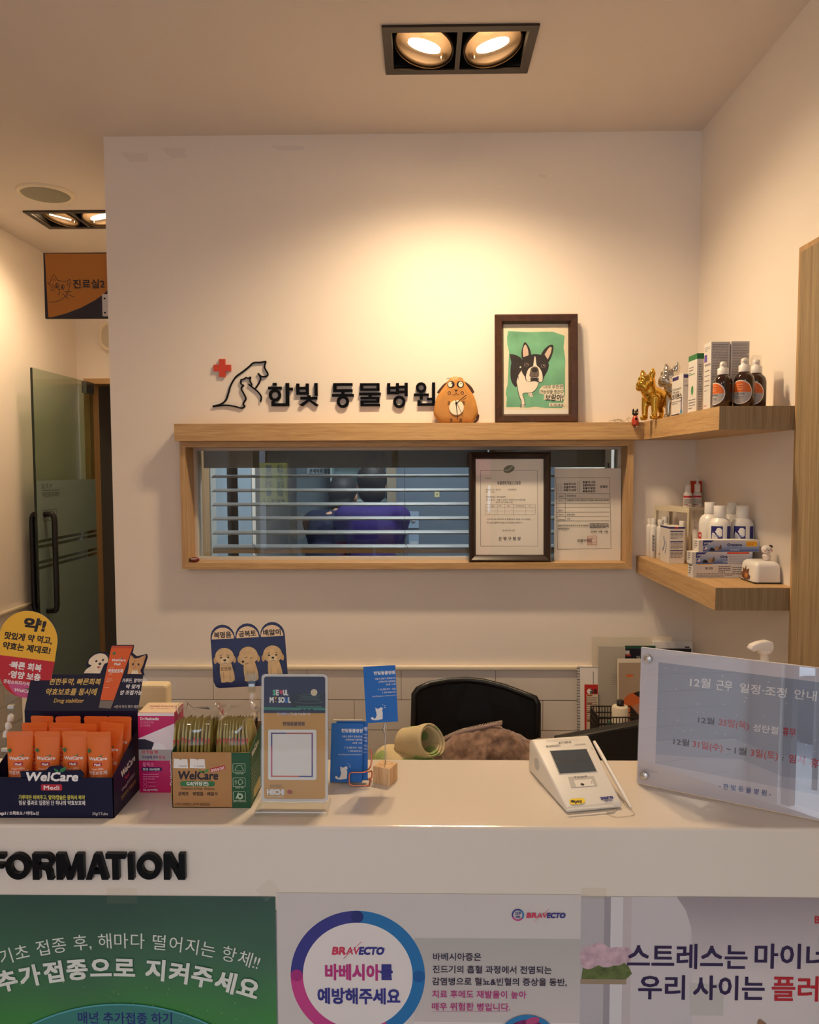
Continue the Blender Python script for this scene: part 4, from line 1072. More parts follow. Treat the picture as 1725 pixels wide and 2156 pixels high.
b.text('필믹스', -w2 + .006, .041, .0078, ink(240, 150, 190), bold=.01, w=.017); b.poly(rrect(-w2 + .004, .0335, -w2 + .035, .0395, .0028), ink(40, 30, 90)); b.text('평균 800달톤', -w2 + .006, .0350, .0042, WHT, bold=.02, w=.026)
b.lines(-w2 + .006, .028, .024, 3, .0035, ink(236, 150, 190), .0012, 3); 
for y in (.0165, .0105): b.ring(-w2 + .009, y, .0023, .0027, ink(236, 150, 190)); b.lines(-w2 + .014, y - .0005, .022, 1, .002, ink(236, 150, 190), .001, 4)
b.text('60g (2g*30개입)', -w2 + .006, .0035, .0036, WHT, bold=.01, w=.022)
b.frame(front(w2 - .0045, -d2, .012) @ Matrix.Rotation(R(90), 4, 'Z'), .0003); b.text('Dr.Healmedix', 0, 0, .0058, WHT, bold=.03, w=.040)
b.build('box', pk)
b = B(); b.frame(Matrix.Translation((0, 0, PH)) @ Matrix.Rotation(R(3), 4, 'X')); b.box(-w2 + .0005, w2 - .0005, -d2 + .001, d2, 0.0004, .0012, ink(232, 208, 176)); b.z = .0013
b.text('반려동물 투약보조제', -.019, .003, .006, ink(176, 80, 80), bold=.02, w=.036); b.text('잘 먹여요!', -.015, -.006, .005, ink(176, 80, 80), w=.03)
b.build('lid_flap', pk)

# ---- kraft box with sachets
kx0, kx1, ky0, ky1 = -.3631, -.2487, -1.328, -1.245; KH = .0822
kb = thing('display_box', 'brown kraft display box with a green end, packed with sachets', 'display box', ((kx0 + kx1) / 2, (ky0 + ky1) / 2, CT))
w3 = (kx1 - kx0) / 2; d3 = (ky1 - ky0) / 2
b = B(); b.frame(); t_ = .0012
b.box(-w3, w3, -d3, -d3 + t_, 0, KH, KRF); b.box(-w3, w3, -d3, d3, 0, .001, KRF); b.box(-w3, w3, d3 - t_, d3, 0, KH + .018, KRF)
for s in (-1, 1):
    x = s * w3 - (t_ if s > 0 else 0); pts = [(-d3, 0), (d3, 0), (d3, KH + .016), (-d3, KH)]
    vs = [(x, y, z) for y, z in pts] + [(x + t_, y, z) for y, z in pts]
    b.add(vs, [(3, 2, 1, 0), (4, 5, 6, 7)] + [(i, (i + 1) % 4, 4 + (i + 1) % 4, 4 + i) for i in range(4)], DGREEN)
b.frame(front(0, -d3, 0), .0001)
gx = w3 - .0305 + .0035; b.rect(gx - .0, 0.0, w3, KH, DGREEN)
kk = (2 * w3) / 1025.0                                   # zoomed drawing: x 500..1525, y 1425 at the bottom
def q(x, y): return (-w3 + (x - 500) * kk, (1425 - y) * kk)
b.text('WelCare', *q(580, 1045), .0172, ink(36, 28, 40), bold=.03, shear=.1, w=520 * kk); leaf(b, *q(920, 955), .007, ink(72, 140, 62)); leaf(b, *q(905, 955), .005, ink(72, 140, 62), -1)
b.rect(*q(1003, 930), *q(1203, 878), RED, rot=.24); b.text('DOG & CAT', *q(1022, 945), .0052, WHT, bold=.03, rot=.24, w=178 * kk)
b.poly(rrect(*q(610, 1138), *q(1062, 1068), .0035), ink(50, 112, 66)); b.text('G/I(위장관)', *q(835, 1122), .0066, WHT, 'c', .02, w=285 * kk)
b.text('Probiotics & Multi  Enzymes', *q(838, 1182), .0046, ink(96, 66, 44), 'c', .01, w=440 * kk); b.text('공복토 · 복명음 · 배앓이', *q(838, 1258), .0062, ink(56, 40, 34), 'c', .015, w=515 * kk)
b.text('6가지 소화효소, 6가지 생유산균', *q(535, 1392), .0046, ink(84, 58, 40), bold=.01, w=455 * kk)
for i, yy in enumerate((892, 1078, 1260)):
    x0_, y0_ = q(1302, yy + 60); x1_, y1_ = q(1460, yy - 58)
    b.line(rrect(x0_, y0_, x1_, y1_, .0015, 3), .0007, ink(170, 190, 160), closed=True)
    cx, cy = (x0_ + x1_) / 2, (y0_ + y1_) / 2; LGn = ink(176, 196, 168)
    if i == 0: b.line(smooth([(cx - .006, cy - .004), (cx - .003, cy + .003), (cx + .003, cy + .004), (cx + .005, cy), (cx + .006, cy - .004), (cx - .006, cy - .004)], 4), .0007, LGn)
    elif i == 1:
        b.line(smooth([(cx, cy - .004), (cx + .005, cy - .001), (cx + .003, cy + .004), (cx - .001, cy + .002), (cx, cy - .004)], 4), .0009, LGn)
        for a in range(4): b.line([(cx - .003, cy - .002 + a * .0015), (cx - .0065, cy - .003 + a * .0022)], .0006, LGn)
    else: b.ring(cx + .001, cy - .0005, .0022, .0045, LGn); b.line(smooth([(cx - .005, cy - .004), (cx - .003, cy), (cx - .001, cy + .005)], 4), .0016, LGn)
    b.text(('공복토 예방', '복명음 예방', '배앓이 소화불량개선')[i], *q(1385, yy + 82), .0028, LGn, 'c', .01, w=(110, 110, 170)[i] * kk)
b.frame(sidef(w3, 0, 0), .0001); b.text('WelCare', -.03, .07, .012, WHT, bold=.03, w=.045, rot=.12); b.lines(-.034, .052, .05, 8, .006, ink(110, 150, 120), .0016, 9)
b.build('box', kb)
for i, (xa, xb, tx) in enumerate(((527, 718, '12000'), (740, 942, '115000'))):
    b = B(); b.frame(front(0, -d3 - .0005, 0), .0)
    x0_, y0_ = q(xa, 895); x1_, y1_ = q(xb, 775); m_ = (x0_ + x1_) / 2
    b.poly([(x0_, y0_), (x1_, y0_ - .0004), (x1_ - .0008, y1_), (m_ + .0015, y1_), (m_, y1_ - .002), (m_ - .0015, y1_), (x0_ + .0006, y1_ + .0006)], ink(228, 224, 220))
    b.text(tx, x1_ - .002, y0_ + .0014, .0042, ink(110, 108, 112), 'r', w=.012 + .002 * i); b.build('price_sticker', kb)
SA = mat('sachet_foil', (168, 154, 84), .38); SAR = ink(190, 60, 50); SAG = ink(36, 72, 46)
def sachet():
    t = thing('sachet', 'x', 'sachet', (0, 0, 0), 0, 'sachets in the kraft display box')
    b = B(); b.frame(); L, D, Tt = .118, .045, .0036
    vs = []; pr = [(0, .25), (.01, 1), (.075, 1), (.10, .75), (.118, .08)]
    for z, f in pr:
        y0 = -D / 2 + (.004 if z > .11 else 0)
        vs += [(-Tt * f / 2, y0, z), (Tt * f / 2, y0, z), (Tt * f / 2 * .8, D / 2, z - (.006 if z > .11 else 0)), (-Tt * f / 2 * .8, D / 2, z - (.006 if z > .11 else 0))]
    fs = [(3, 2, 1, 0), (16, 17, 18, 19)]
    for k_ in range(4): fs += [(4 * k_ + i, 4 * k_ + (i + 1) % 4, 4 * k_ + 4 + (i + 1) % 4, 4 * k_ + 4 + i) for i in range(4)]
    b.add(vs, fs, SA)
    b.frame(front(0, -D / 2, 0), .0004); b.poly([(-.0017, .092), (.0015, .092), (.0002, .082)], SAR); b.ell(0, .066, .0010, .0022, SAG, 10); b.ell(0, .062, .0012, .0016, SAG, 10); b.poly([(.0015, .030), (-.0010, .030), (.0015, .040)], SAR)
    b.build('pouch', t)
    return t
s0_ = sachet(); first = True; rr = random.Random(4)
for g, (pa, pb_, n) in enumerate(((368, 441, 10), (458, 524, 11))):
    for i in range(n):
        t = s0_ if first else copy_thing(s0_); first = False
        px = pa + (pb_ - pa) * i / (n - 1); x = at(px, 1560, Y=-1.305).x; ang = R(3.5 if g == 0 else (2.5 if i < n - 2 else -5))
        t.location = (x - math.sin(ang) * .075, -1.286 + rr.uniform(-.001, .001), CT + .0015 + rr.uniform(0, .004)); t.rotation_euler = (0, ang, R(rr.uniform(-2, 2)))
        t['label'] = 'khaki sachet, %s from left in the %s clear bag of the kraft box' % (ORD[i], ('left', 'right')[g])
FILM = thin_glass('bag_film', (.985, .985, .98), .015)
for g, (pa, pb_) in enumerate(((362, 449), (450, 530))):
    xa, xb = at(pa, 1560, Y=-1.31).x, at(pb_, 1560, Y=-1.31).x
    t = B(); t.frame(Matrix.Translation((-(xa + xb) / 2, 1.286, -CT))); vs = []; fs = []; n = 22; rr = random.Random(20 + g)
    lv = [(.02, 1.0, 1.0), (.05, 1.02, 1.02), (.09, 1.02, 1.0), (.118, 1.0, .9), (.128, 1.02, .55), (.138 + .002 * g, 1.08, .22)]
    for li, (z, fx, fy) in enumerate(lv):
        for i in range(n):
            a = 2 * math.pi * i / n; cx_ = math.copysign(abs(math.cos(a)) ** .5, math.cos(a)); sy_ = math.copysign(abs(math.sin(a)) ** .5, math.sin(a))
            j = .0016 * li
            vs.append(((xa + xb) / 2 + (xb - xa) / 2 * .97 * fx * cx_ + rr.uniform(-j, j) + .004 * (li > 3), -1.286 + .027 * fy * sy_ + rr.uniform(-j, j) * .5, CT + z + rr.uniform(-j, j)))
    for li in range(len(lv) - 1): fs += [(li * n + i, li * n + (i + 1) % n, (li + 1) * n + (i + 1) % n, (li + 1) * n + i) for i in range(n)]
    t.add(vs, fs, FILM, True)
    o = t.build('plastic_bag'); o.location = ((xa + xb) / 2, -1.286, CT)
    tag(o, 'crinkled clear plastic bag around the %s bundle of sachets' % ('left', 'right')[g], 'bag')

# ---- puppy card on its clip
PC = at(527, 1378, Y=-1.20); pcd = thing('promo_card', 'navy three-arched card with three sad puppies held up by a clear clip', 'card', (PC.x, -1.20, PC.z))
b = B(); b.frame(front(0, 0, 0) @ Matrix.Rotation(R(3.2), 4, 'Z'))
kx = .125 / 580.0                                         # zoomed drawing: x 100..687, y 100..590, centre 393, 345
def q(x, y): return ((x - 393) * kx, (350 - y) * kx)
def qs(pts): return [q(x, y) for x, y in pts]
o_ = [(140, 592), (118, 580), (104, 545)]
for cx0 in (196, 383, 570):
    for i in range(11):
        a = math.pi - math.pi * i / 10; o_.append((cx0 + 92 * math.cos(a), 212 - 98 * math.sin(a)))
o_ += [(664, 550), (650, 580), (625, 592)]
b.prism(list(reversed(qs(o_))), -.0004, 0, mat('navy_card_gloss', (30, 32, 76), .25)); b.z = .0001
for cx0, tx in ((197, '복명음'), (383, '공복토'), (567, '배앓이')):
    b.poly(qs([(cx0 + 84 * math.cos(a), 222 - 86 * math.sin(a)) for a in [math.pi * i / 16 for i in range(17)]]), ink(240, 204, 160))
    b.text(tx, *q(cx0, 210), .0108, IK, 'c', .03, w=128 * kx)
FURP = mat('printed_puppy_fur', (226, 188, 134), .6, var=.16, vscale=90); FUR2 = ink(206, 164, 110)
for cx0, kind in ((205, 0), (385, 1), (567, 2)):
    hx = cx0 - 5; hy = 355
    b.poly(qs(smooth([(cx0 - 42, 400), (cx0 - 48, 470), (cx0 - 40, 540), (cx0 - 10, 548), (cx0 + 30, 545), (cx0 + 58, 535), (cx0 + 55, 470), (cx0 + 38, 400)], 4)), FURP)
    for ex in (-1, 1):
        b.poly(qs(smooth([(hx + ex * 52, 330), (hx + ex * 84, 372), (hx + ex * 74, 408), (hx + ex * 48, 380)], 3)), FUR2)
    b.ell(*q(hx, hy), 70 * kx, 66 * kx, FURP)
    if kind == 1:
        b.ell(*q(hx - 38, 402), 30 * kx, 22 * kx, FURP); b.ell(*q(hx - 44, 400), 10 * kx, 9 * kx, IK); b.line(qs([(hx - 30, 372), (hx - 8, 366)]), .0009, IK); b.line(qs([(hx + 10, 380), (hx + 34, 372)]), .0009, IK); b.line(qs([(hx - 30, 420), (hx - 4, 415)]), .001, ink(90, 60, 40))
        b.line(qs([(hx - 28, 425), (hx - 30, 500)]), .0012, ink(200, 180, 110))
    else:
        b.ell(*q(hx, 388), 34 * kx, 26 * kx, ink(236, 206, 156))
        for ex in (-1, 1): b.ell(*q(hx + ex * 27, 362), 8 * kx, 6 * kx, IK, 14); b.line(qs([(hx + ex * 38, 348), (hx + ex * 18, 342)]), .0008, ink(120, 84, 50))
        b.ell(*q(hx, 382), 11 * kx, 8 * kx, IK, 14); b.line(qs(smooth([(hx - 16, 410), (hx, 402), (hx + 16, 410)], 3)), .0007, IK)
    for lx in (-22, 28): b.line(qs([(cx0 + lx, 470), (cx0 + lx, 540)]), .0007, ink(176, 134, 84)); b.ell(*q(cx0 + lx - 2, 540), 22 * kx, 12 * kx, FURP, 14)
b.text('꼬르륵', *q(205, 460), .0075, ink(110, 74, 40), 'c', w=82 * kx)
for sx_ in (-1, 1): b.line(qs(smooth([(205 + sx_ * 60, 425), (205 + sx_ * 66, 440), (205 + sx_ * 58, 450), (205 + sx_ * 66, 465)], 3)), .0007, IK)
b.build('card', pcd)
pj = at(536, 1418, Y=-1.206)
clip('clear sign clip holding the three-puppy card behind the kraft box', (at(535, 1560, Y=-1.206).x, -1.206, 1.1640), pj.z - 1.164, -.002, 0)
# ------------------------------------------------------------------ things on the counter, right half
def px_text(b, M, s, x0, y0, x1, y1, h, m, bold=0.02, shear=0.0):
    """text whose baseline runs between two pixels, character height h pixels"""
    a = on(x0, y0, M); c = on(x1, y1, M); e = on(x0, y0 - h, M)
    w = math.hypot(c[0] - a[0], c[1] - a[1]); hh = math.hypot(e[0] - a[0], e[1] - a[1])
    b.text(s, a[0], a[1], hh * 1.1, m, bold=bold, shear=shear, w=w, rot=math.atan2(c[1] - a[1], c[0] - a[0]))
# acrylic pay stand (its square code is left out)
sx0, sx1 = -.2378, -.1335
st = thing('acrylic_stand', 'clear acrylic stand with a navy and gold payment card, rounded corners', 'sign stand', ((sx0 + sx1) / 2, -1.332, CT))
hw_ = (sx1 - sx0) / 2
b = B(); b.frame(); b.bbox(-hw_, hw_, -.024, .024, 0, .008, CLEAR2, .002, 2, False); b.build('base', st)
PM = front(.0005, .004, .0082, 0, -R(4)); W_ = .0985; H_ = .1865
b = B(); b.frame(PM); 
b.prism(rrect(-W_ / 2, 0, W_ / 2, H_, .005), -.0042, -.0030, CLEAR2); b.prism(rrect(-W_ / 2, 0, W_ / 2, H_, .005), .0008, .0020, CLEAR2); b.build('panel', st)
b = B(); b.frame(PM)
b.prism(rrect(-W_ / 2 + .001, .001, W_ / 2 - .001, H_ - .001, .006), -.0026, -.0022, ink(216, 208, 204)); b.z = -.0021
G = Matrix(PM); 
NV2 = ink(36, 34, 66); GD = ink(206, 150, 62)
GW = st.location
def qq(px, py): return on(px, py, Matrix.Translation(GW) @ PM)
x0, y0 = -W_ / 2 + .0045, .0045; x1, y1 = W_ / 2 - .0045, H_ - .0045
b.poly(rrect(x0, y0, x1, y1, .004), GD)
yn = qq(620, 1496)[1]; b.poly([(x0, yn), (x1, yn)] + [p for p in rrect(x0, y0, x1, y1, .004) if p[1] > yn], NV2)
# palace gate
k = W_ / 520.0
def q(x, y): return ((x - 748) * k, (1437 - y) * k * .985)
def qs(pts): return [q(x, y) for x, y in pts]
b.poly(qs([(718, 590), (985, 590), (985, 700), (718, 700)]), ink(20, 18, 26)); b.poly(qs([(510, 700), (985, 705), (985, 722), (510, 720)]), ink(62, 128, 104))
b.poly(qs([(760, 700), (962, 704), (955, 690), (765, 688)]), ink(50, 100, 84)); GR = ink(62, 72, 72)
b.line(qs(smooth([(752, 655), (775, 664), (860, 668), (945, 664), (968, 655)], 4)), .0016, GR); b.line(qs(smooth([(775, 602), (795, 612), (860, 615), (925, 612), (945, 604)], 4)), .0014, GR); b.line(qs([(800, 600), (920, 600)]), .0014, GR); b.line(qs([(790, 625), (930, 628)]), .0018, GR); b.line(qs([(780, 640), (940, 643)]), .0016, GR)
for x in (808, 843, 880): b.ell(*q(x, 722), 12 * k, 12 * k, NV2, 16)
b.rect(*q(510, 745), *q(985, 722), NV2)
b.ell(*q(898, 584), 26 * k, 26 * k, ink(226, 206, 170))
for s_, x, y, wd, c in (('S', 583, 605, 18, ink(90, 190, 160)), ('E', 607, 605, 18, WHT), ('UL', 662, 605, 36, WHT), ('M', 558, 662, 28, WHT), ('SO', 625, 662, 46, WHT), ('U', 674, 662, 22, ink(70, 120, 200)), ('L', 702, 662, 16, WHT)):
    b.text(s_, *q(x, y), 46 * k * 1.25, c, bold=.04, w=wd * k)
b.poly(qs([(645, 602), (632, 580), (634, 566), (645, 570), (656, 566), (658, 580)]), ink(220, 70, 100)); b.poly(qs([(592, 618), (614, 618), (603, 642)]), ink(222, 150, 70)); b.ell(*q(603, 655), 5 * k, 5 * k, ink(222, 150, 70), 12)
b.line(qs([(627, 738), (620, 738), (620, 765), (627, 765)]), .0004, WHT); b.line(qs([(716, 738), (723, 738), (723, 765), (716, 765)]), .0004, WHT)
b.text('서울Pay', *q(628, 758), 22 * k, ink(180, 190, 230), bold=.01, w=84 * k); b.text('이용 가능합니다', *q(732, 760), 22 * k, WHT, bold=.01, w=138 * k)
b.text('한빛동물병원', *q(658, 840), 34 * k, ink(86, 54, 30), bold=.025, w=168 * k)
WB = ink(232, 226, 222)
b.poly(rrect(*q(545, 1262), *q(918, 872), .003), WB)
# printed coloured border of the code field; the code itself is left out
bx0, by0 = q(568, 1240); bx1, by1 = q(890, 895)
for (a0, c0, a1, c1, col) in ((bx0, by1 - .002, bx0 + .022, by1, ink(70, 40, 110)), (bx0 + .022, by1 - .002, bx1, by1, ink(176, 70, 60)), (bx1 - .002, by0 + .02, bx1, by1, ink(120, 60, 120)), (bx1 - .002, by0, bx1, by0 + .02, ink(56, 50, 130)), (bx0, by0, bx1 - .02, by0 + .002, ink(200, 90, 60)), (bx1 - .02, by0, bx1, by0 + .002, ink(56, 50, 130)), (bx0, by0, bx0 + .002, by1 - .02, ink(190, 60, 100)), (bx0, by1 - .02, bx0 + .002, by1, ink(60, 50, 120))):
    b.rect(a0, c0, a1, c1, col)
b.text('반가워요!', *q(560, 1322), 30 * k, ink(96, 60, 30), w=92 * k, shear=.1); b.text('HECHI', *q(540, 1375), 46 * k * 1.2, WHT, bold=.06, w=126 * k); b.text('& SOUL FRIENDS', *q(540, 1396), 12 * k, WHT, bold=.02, w=126 * k)
b.poly(qs(smooth([(692, 1355), (700, 1340), (722, 1342), (735, 1357), (722, 1370), (700, 1370)], 3)), ink(170, 70, 40))
b.build('printed_card', st)

# ---- business cards
BLUE = mat('blue_card_print', (24, 104, 190), .4); BW = ink(226, 226, 226)
def bcard(name, label, loc, rz, tilt, lean, group=None, cat='business card'):
    t = thing(name, label, cat, loc, rz)
    b = B(); b.frame(front(0, 0, 0, 0, -lean) @ Matrix.Rotation(tilt, 4, 'Z'))
    w, h = .050, .090
    b.box(-w / 2, w / 2, 0, h, -.0004, 0, BLUE); b.z = .0001
    b.text('한빛동물병원', w / 2 - .001, h - .0135, .0062, BW, 'r', .03, w=.033)
    for i, (s_, wd) in enumerate((('서울시 은평구 진관4로 87', .032), ('(은평뉴타운 상림마을)', .026), ('629동 114호', .015))): b.text(s_, w / 2 - .001, h - .0215 - .0048 * i, .0034, BW, 'r', .01, w=wd)
    b.text('T. 02-380-7511  7522', w / 2 - .001, h - .0385, .0036, BW, 'r', .01, w=.028); b.text('T. 070-4223-7511', w / 2 - .001, h - .0435, .0036, BW, 'r', .01, w=.022); b.text('http://blog.daum.net/hanbitah7511', w / 2 - .001, h - .0485, .0028, BW, 'r', .0, w=.037)
    s_ = .00017
    def c(pts): return [((x - 1398) * s_ * 1.18, (865 - y) * s_ * 1.02 + .001) for x, y in pts]
    b.poly(c(smooth([(1328, 815), (1338, 832), (1352, 820), (1358, 790), (1352, 752), (1362, 738), (1375, 742), (1395, 730), (1406, 738), (1408, 750), (1400, 760), (1406, 775), (1404, 815), (1402, 838), (1380, 842), (1362, 846), (1340, 845), (1318, 838), (1312, 820)], 3)), BW)
    b.poly(c([(1350, 742), (1350, 730), (1362, 742)]), BW)
    for p in ([(1408, 712), (1412, 702)], [(1418, 722), (1430, 714)], [(1418, 732), (1434, 736)]): b.line(c(p), .0006, BW)
    b.build('card', t)
    return t
HM_ = (-.1195, -1.242, CT + .006)
bcard('business_card', 'blue business card with a white dog, front one in the copper wire holder', (-.1185, -1.246, CT + .0035), R(3), R(-1.5), R(9))
bcard('business_card', 'blue business card standing behind the first one in the copper wire holder', (-.1100, -1.237, CT + .0035), R(-2), R(.5), R(9))
for i in range(1):
    t = thing('card_stack', 'thin stack of blank-backed cards right behind the two blue business cards', 'cards', (-.117, -1.231, CT + .0035)); b = B(); b.frame(front(0, 0, 0, 0, -R(9))); b.box(-.024, .024, 0, .0905, -.004, 0, ink(226, 214, 190)); b.build('cards', t)
COP = mat('rose_copper_wire', (226, 136, 104), .2, metal=1)
hd_ = thing('card_holder', 'rose copper wire holder with blue business cards', 'card holder', (-.098, -1.246, CT))
MH = Matrix.Translation(hd_.location)
b = B(); b.frame()
y = -.006
P = [(-.014, y, .002), (-.014, y, .018), (-.010, y, .022), (.012, y, .022), (.016, y + .004, .024), (.019, y + .010, .030), (.0195, y + .012, .048), (.019, y + .013, .052), (.0165, y + .014, .0535)]
b.tube(smooth([(.016, .016, .0018), (.016, 0, .0018), (.015, y - .001, .0018), (.0, y - .002, .0018), (-.012, y - .001, .0022), (-.0145, y, .006), (-.0145, y, .017), (-.011, y, .0215), (.006, y, .022), (.013, y + .002, .024), (.0185, y + .008, .030), (.0195, y + .012, .045), (.0165, y + .014, .0535)], 6), .0012, COP, 8)
b.tube(smooth([(.016, .016, .0018), (.019, .016, .006), (.019, .008, .018), (.015, .0, .020)], 6), .0012, COP, 8); b.tube(smooth([(-.028, .018, .0018), (.014, .018, .0018), (.016, .016, .0018)], 4), .0012, COP, 8)
b.build('wire', hd_)
# ---- wooden block with clip and card
PINE = wood('pine_block_stripes', (224, 190, 146), (190, 146, 102), (34, 34, 1.5), .55, contrast=1.6)
bx = thing('card_clip', 'small striped pine cube with a wire clip holding a blue card', 'card clip', (-.0575, -1.2335, CT), R(-24))
b = B(); b.frame(); b.bbox(-.0145, .0145, -.0145, .0145, 0, .0275, PINE, .0008, 2, False); b.build('block', bx)
STEEL = mat('polished_steel', (190, 188, 184), .2, metal=1)
b = B(); b.frame(); b.tube([(0, 0, .027), (0, 0, .075), (-.001, 0, .086)], .0009, STEEL, 8); b.build('wire', bx)
b = B(); b.frame(Matrix.Translation((-.001, 0, .080)) @ Matrix.Rotation(R(6), 4, 'Y')); 
for s in (-1, 1): b.tube([(0, s * .0022, -.002), (0, s * .0035, .006), (0, s * .0012, .014), (0, s * .0006, .031)], [.0012, .0022, .0014, .0010], STEEL, 8)
b.build('crocodile_clip', bx)
bcard('business_card', 'blue business card with a white dog held high by the pine block clip', (-.0620, -1.2365, 1.2035), R(2), R(2.6), R(-1))

# ---- card terminal
TW = mat('terminal_white', (226, 222, 214), .38); TG = mat('terminal_grey', (186, 184, 180), .4)
bl_ = Vector((.2056, -1.3423)); bb_ = Vector((.1767, -1.1888)); ang = math.atan2(.0171, .0833)
tm = thing('card_terminal', 'white wedge-shaped card payment terminal with a grey screen', 'payment terminal', (bl_.x, bl_.y, CT), ang)
b = B(); b.frame(); L = .156; WB_, WT_ = .085, .099
bm = bmesh.new()
vs = [bm.verts.new(v) for v in ((0, 0, .001), (WB_, 0, .001), (WT_, L, .001), (-.001, L, .001), (0, .0, .009), (WB_, .0, .009), (WT_ - .001, L - .012, .056), (0, L - .012, .056), (WT_ - .001, L, .050), (0, L, .050))]
for f in ((3, 2, 1, 0), (0, 1, 5, 4), (4, 5, 6, 7), (7, 6, 8, 9), (9, 8, 2, 3), (0, 4, 7, 9, 3), (1, 2, 8, 6, 5)): bm.faces.new([vs[i] for i in f])
bmesh.ops.bevel(bm, geom=bm.edges[:], offset=.0035, segments=3, profile=.5, affect='EDGES')
b.addbm(bm, TW, True); b.build('body', tm)
sl = math.atan2(.047, L - .012)
def tface(z=.0008): return Matrix.Translation((0, 0, .009)) @ Matrix.Rotation(sl, 4, 'X') @ Matrix.Translation((0, 0, z))
TMW = Matrix.Translation(tm.location) @ Matrix.Rotation(ang, 4, 'Z') @ tface(.0)
def t_(px, py): return on(px, py, TMW)
def tz(x, y): return t_(800 + x / 2.875, 1300 + y / 2.875)
SCR = mat('terminal_screen', (66, 78, 88), .08, coat=.5)
def inset(name, pts, m, z=.0008, label=None):
    b = B(); b.frame(tface(z)); b.poly([tz(*p) for p in pts], m); o = b.build(name, tm)
    return b, o
b = B(); b.frame(tface(.0004)); b.prism([tz(*p) for p in ((1085, 952), (1318, 936), (1252, 796), (1026, 808))], -.0006, .0004, TG)
b.prism([tz(*p) for p in ((1090, 948), (1312, 934), (1250, 800), (1031, 812))], .0004, .0007, SCR); b.z = .0008
b.text('● KIS정보통신(주)', *tz(1068, 882), .0068, ink(44, 52, 60), bold=.02, w=math.dist(tz(1068, 882), tz(1265, 870)), rot=math.atan2(tz(1265, 870)[1] - tz(1068, 882)[1], tz(1265, 870)[0] - tz(1068, 882)[0]))
b.build('screen', tm)
b = B(); b.frame(tface(.0006)); b.z = .0001
b.poly([tz(*p) for p in ((1160, 1032), (1318, 1020), (1295, 962), (1140, 968))], TG); b.poly([tz(*p) for p in ((1190, 1028), (1298, 1020), (1280, 980), (1174, 988))], TW)
p = tz(1226, 1013); b.ell(p[0], p[1], .0030, .0026, IK, 20); b.line([tz(1284, 1010), tz(1279, 992)], .0006, IK)
def tt(s_, x0, y0, x1, y1, h, m, bold=.01): px_text(b, TMW, s_, 800 + x0 / 2.875, 1300 + y0 / 2.875, 800 + x1 / 2.875, 1300 + y1 / 2.875, h, m, bold)
tt('▲ IC CARD ▲', 1084, 766, 1160, 760, 4.5, ink(70, 68, 70)); tt('● KIS정보통신', 1010, 788, 1095, 782, 4, ink(110, 108, 112)); tt('KIS-IP9420S', 1182, 776, 1246, 772, 3, ink(130, 130, 134)); tt('▼ QR SCAN ▼', 1180, 976, 1256, 970, 4, ink(70, 68, 70))
b.poly([tz(*p) for p in ((1150, 1128), (1160, 1136), (1225, 1132), (1244, 1120), (1238, 1102), (1228, 1097), (1160, 1101), (1146, 1110))], ink(236, 206, 40)); p = tz(1168, 1117); b.ell(p[0], p[1], .0034, .0026, IK, 18)
tt('pay', 1182, 1126, 1226, 1122, 8, IK, .04); tt('zero', 1340, 1106, 1415, 1098, 8.5, ink(40, 48, 130), .05); tt('제로페이', 1362, 1120, 1410, 1115, 4, ink(40, 48, 130), .02)
b.line([tz(1005, 748), tz(1206, 740)], .0010, TG); b.poly([tz(*p) for p in ((1130, 1172), (1420, 1150), (1412, 1135), (1140, 1158))], mat('terminal_lip', (214, 214, 210), .3)); b.line([tz(1276, 790), tz(1290, 806)], .0007, ink(120, 120, 120))
b.build('printed_marks', tm)
b = B(); b.frame(Matrix.Translation((-.0008, .118, .026)) @ Matrix.Rotation(R(-90), 4, 'Y')); b.lathe([(.0095, -.001), (.0095, .0006)], TG, 24); b.ring(0, 0, .004, .0055, ink(90, 120, 150)); b.ring(0, 0, .0055, .0070, ink(180, 70, 60), 0, 140); b.ring(0, 0, .0055, .0070, ink(220, 190, 70), 140, 260)
b.build('side_badge', tm)
tm_mat = Matrix.Translation(tm.location) @ Matrix.Rotation(ang, 4, 'Z')
sy_ = thing('stylus', 'white stylus pen lying along the right side of the card terminal with its thin cord', 'stylus', (.2900, -1.30, CT))
pA = at(1284, 1560, Y=-1.185); pB = at(1328, 1697, Z=CT + .005)
pt = tm_mat @ Vector((.1035, .135, .048)); pe = Vector((pB.x, pB.y, CT + .004))
b = B(); b.frame(Matrix.Translation(-sy_.location)); b.tube([(pt.x, pt.y, pt.z), pt.lerp(pe, .12), pt.lerp(pe, .85), pe], [.0026, .0032, .0032, .0018], TW, 12); b.build('pen', sy_)
b = B(); b.frame(Matrix.Translation(-sy_.location)); c0 = at(1300, 1722, Z=CT); 
b.tube(smooth([(pB.x - .006, pB.y + .012, CT + .004), (pB.x - .001, pB.y - .004, CT + .001), (pB.x + .0, pB.y - .018, CT + .001), (c0.x, c0.y + .001, CT + .001), (c0.x - .012, c0.y + .012, CT + .001), (c0.x + .002, c0.y + .020, CT + .001), (pB.x - .008, pB.y + .03, CT + .001)], 6), .0005, ink(206, 196, 176), 6); b.build('cord', sy_)

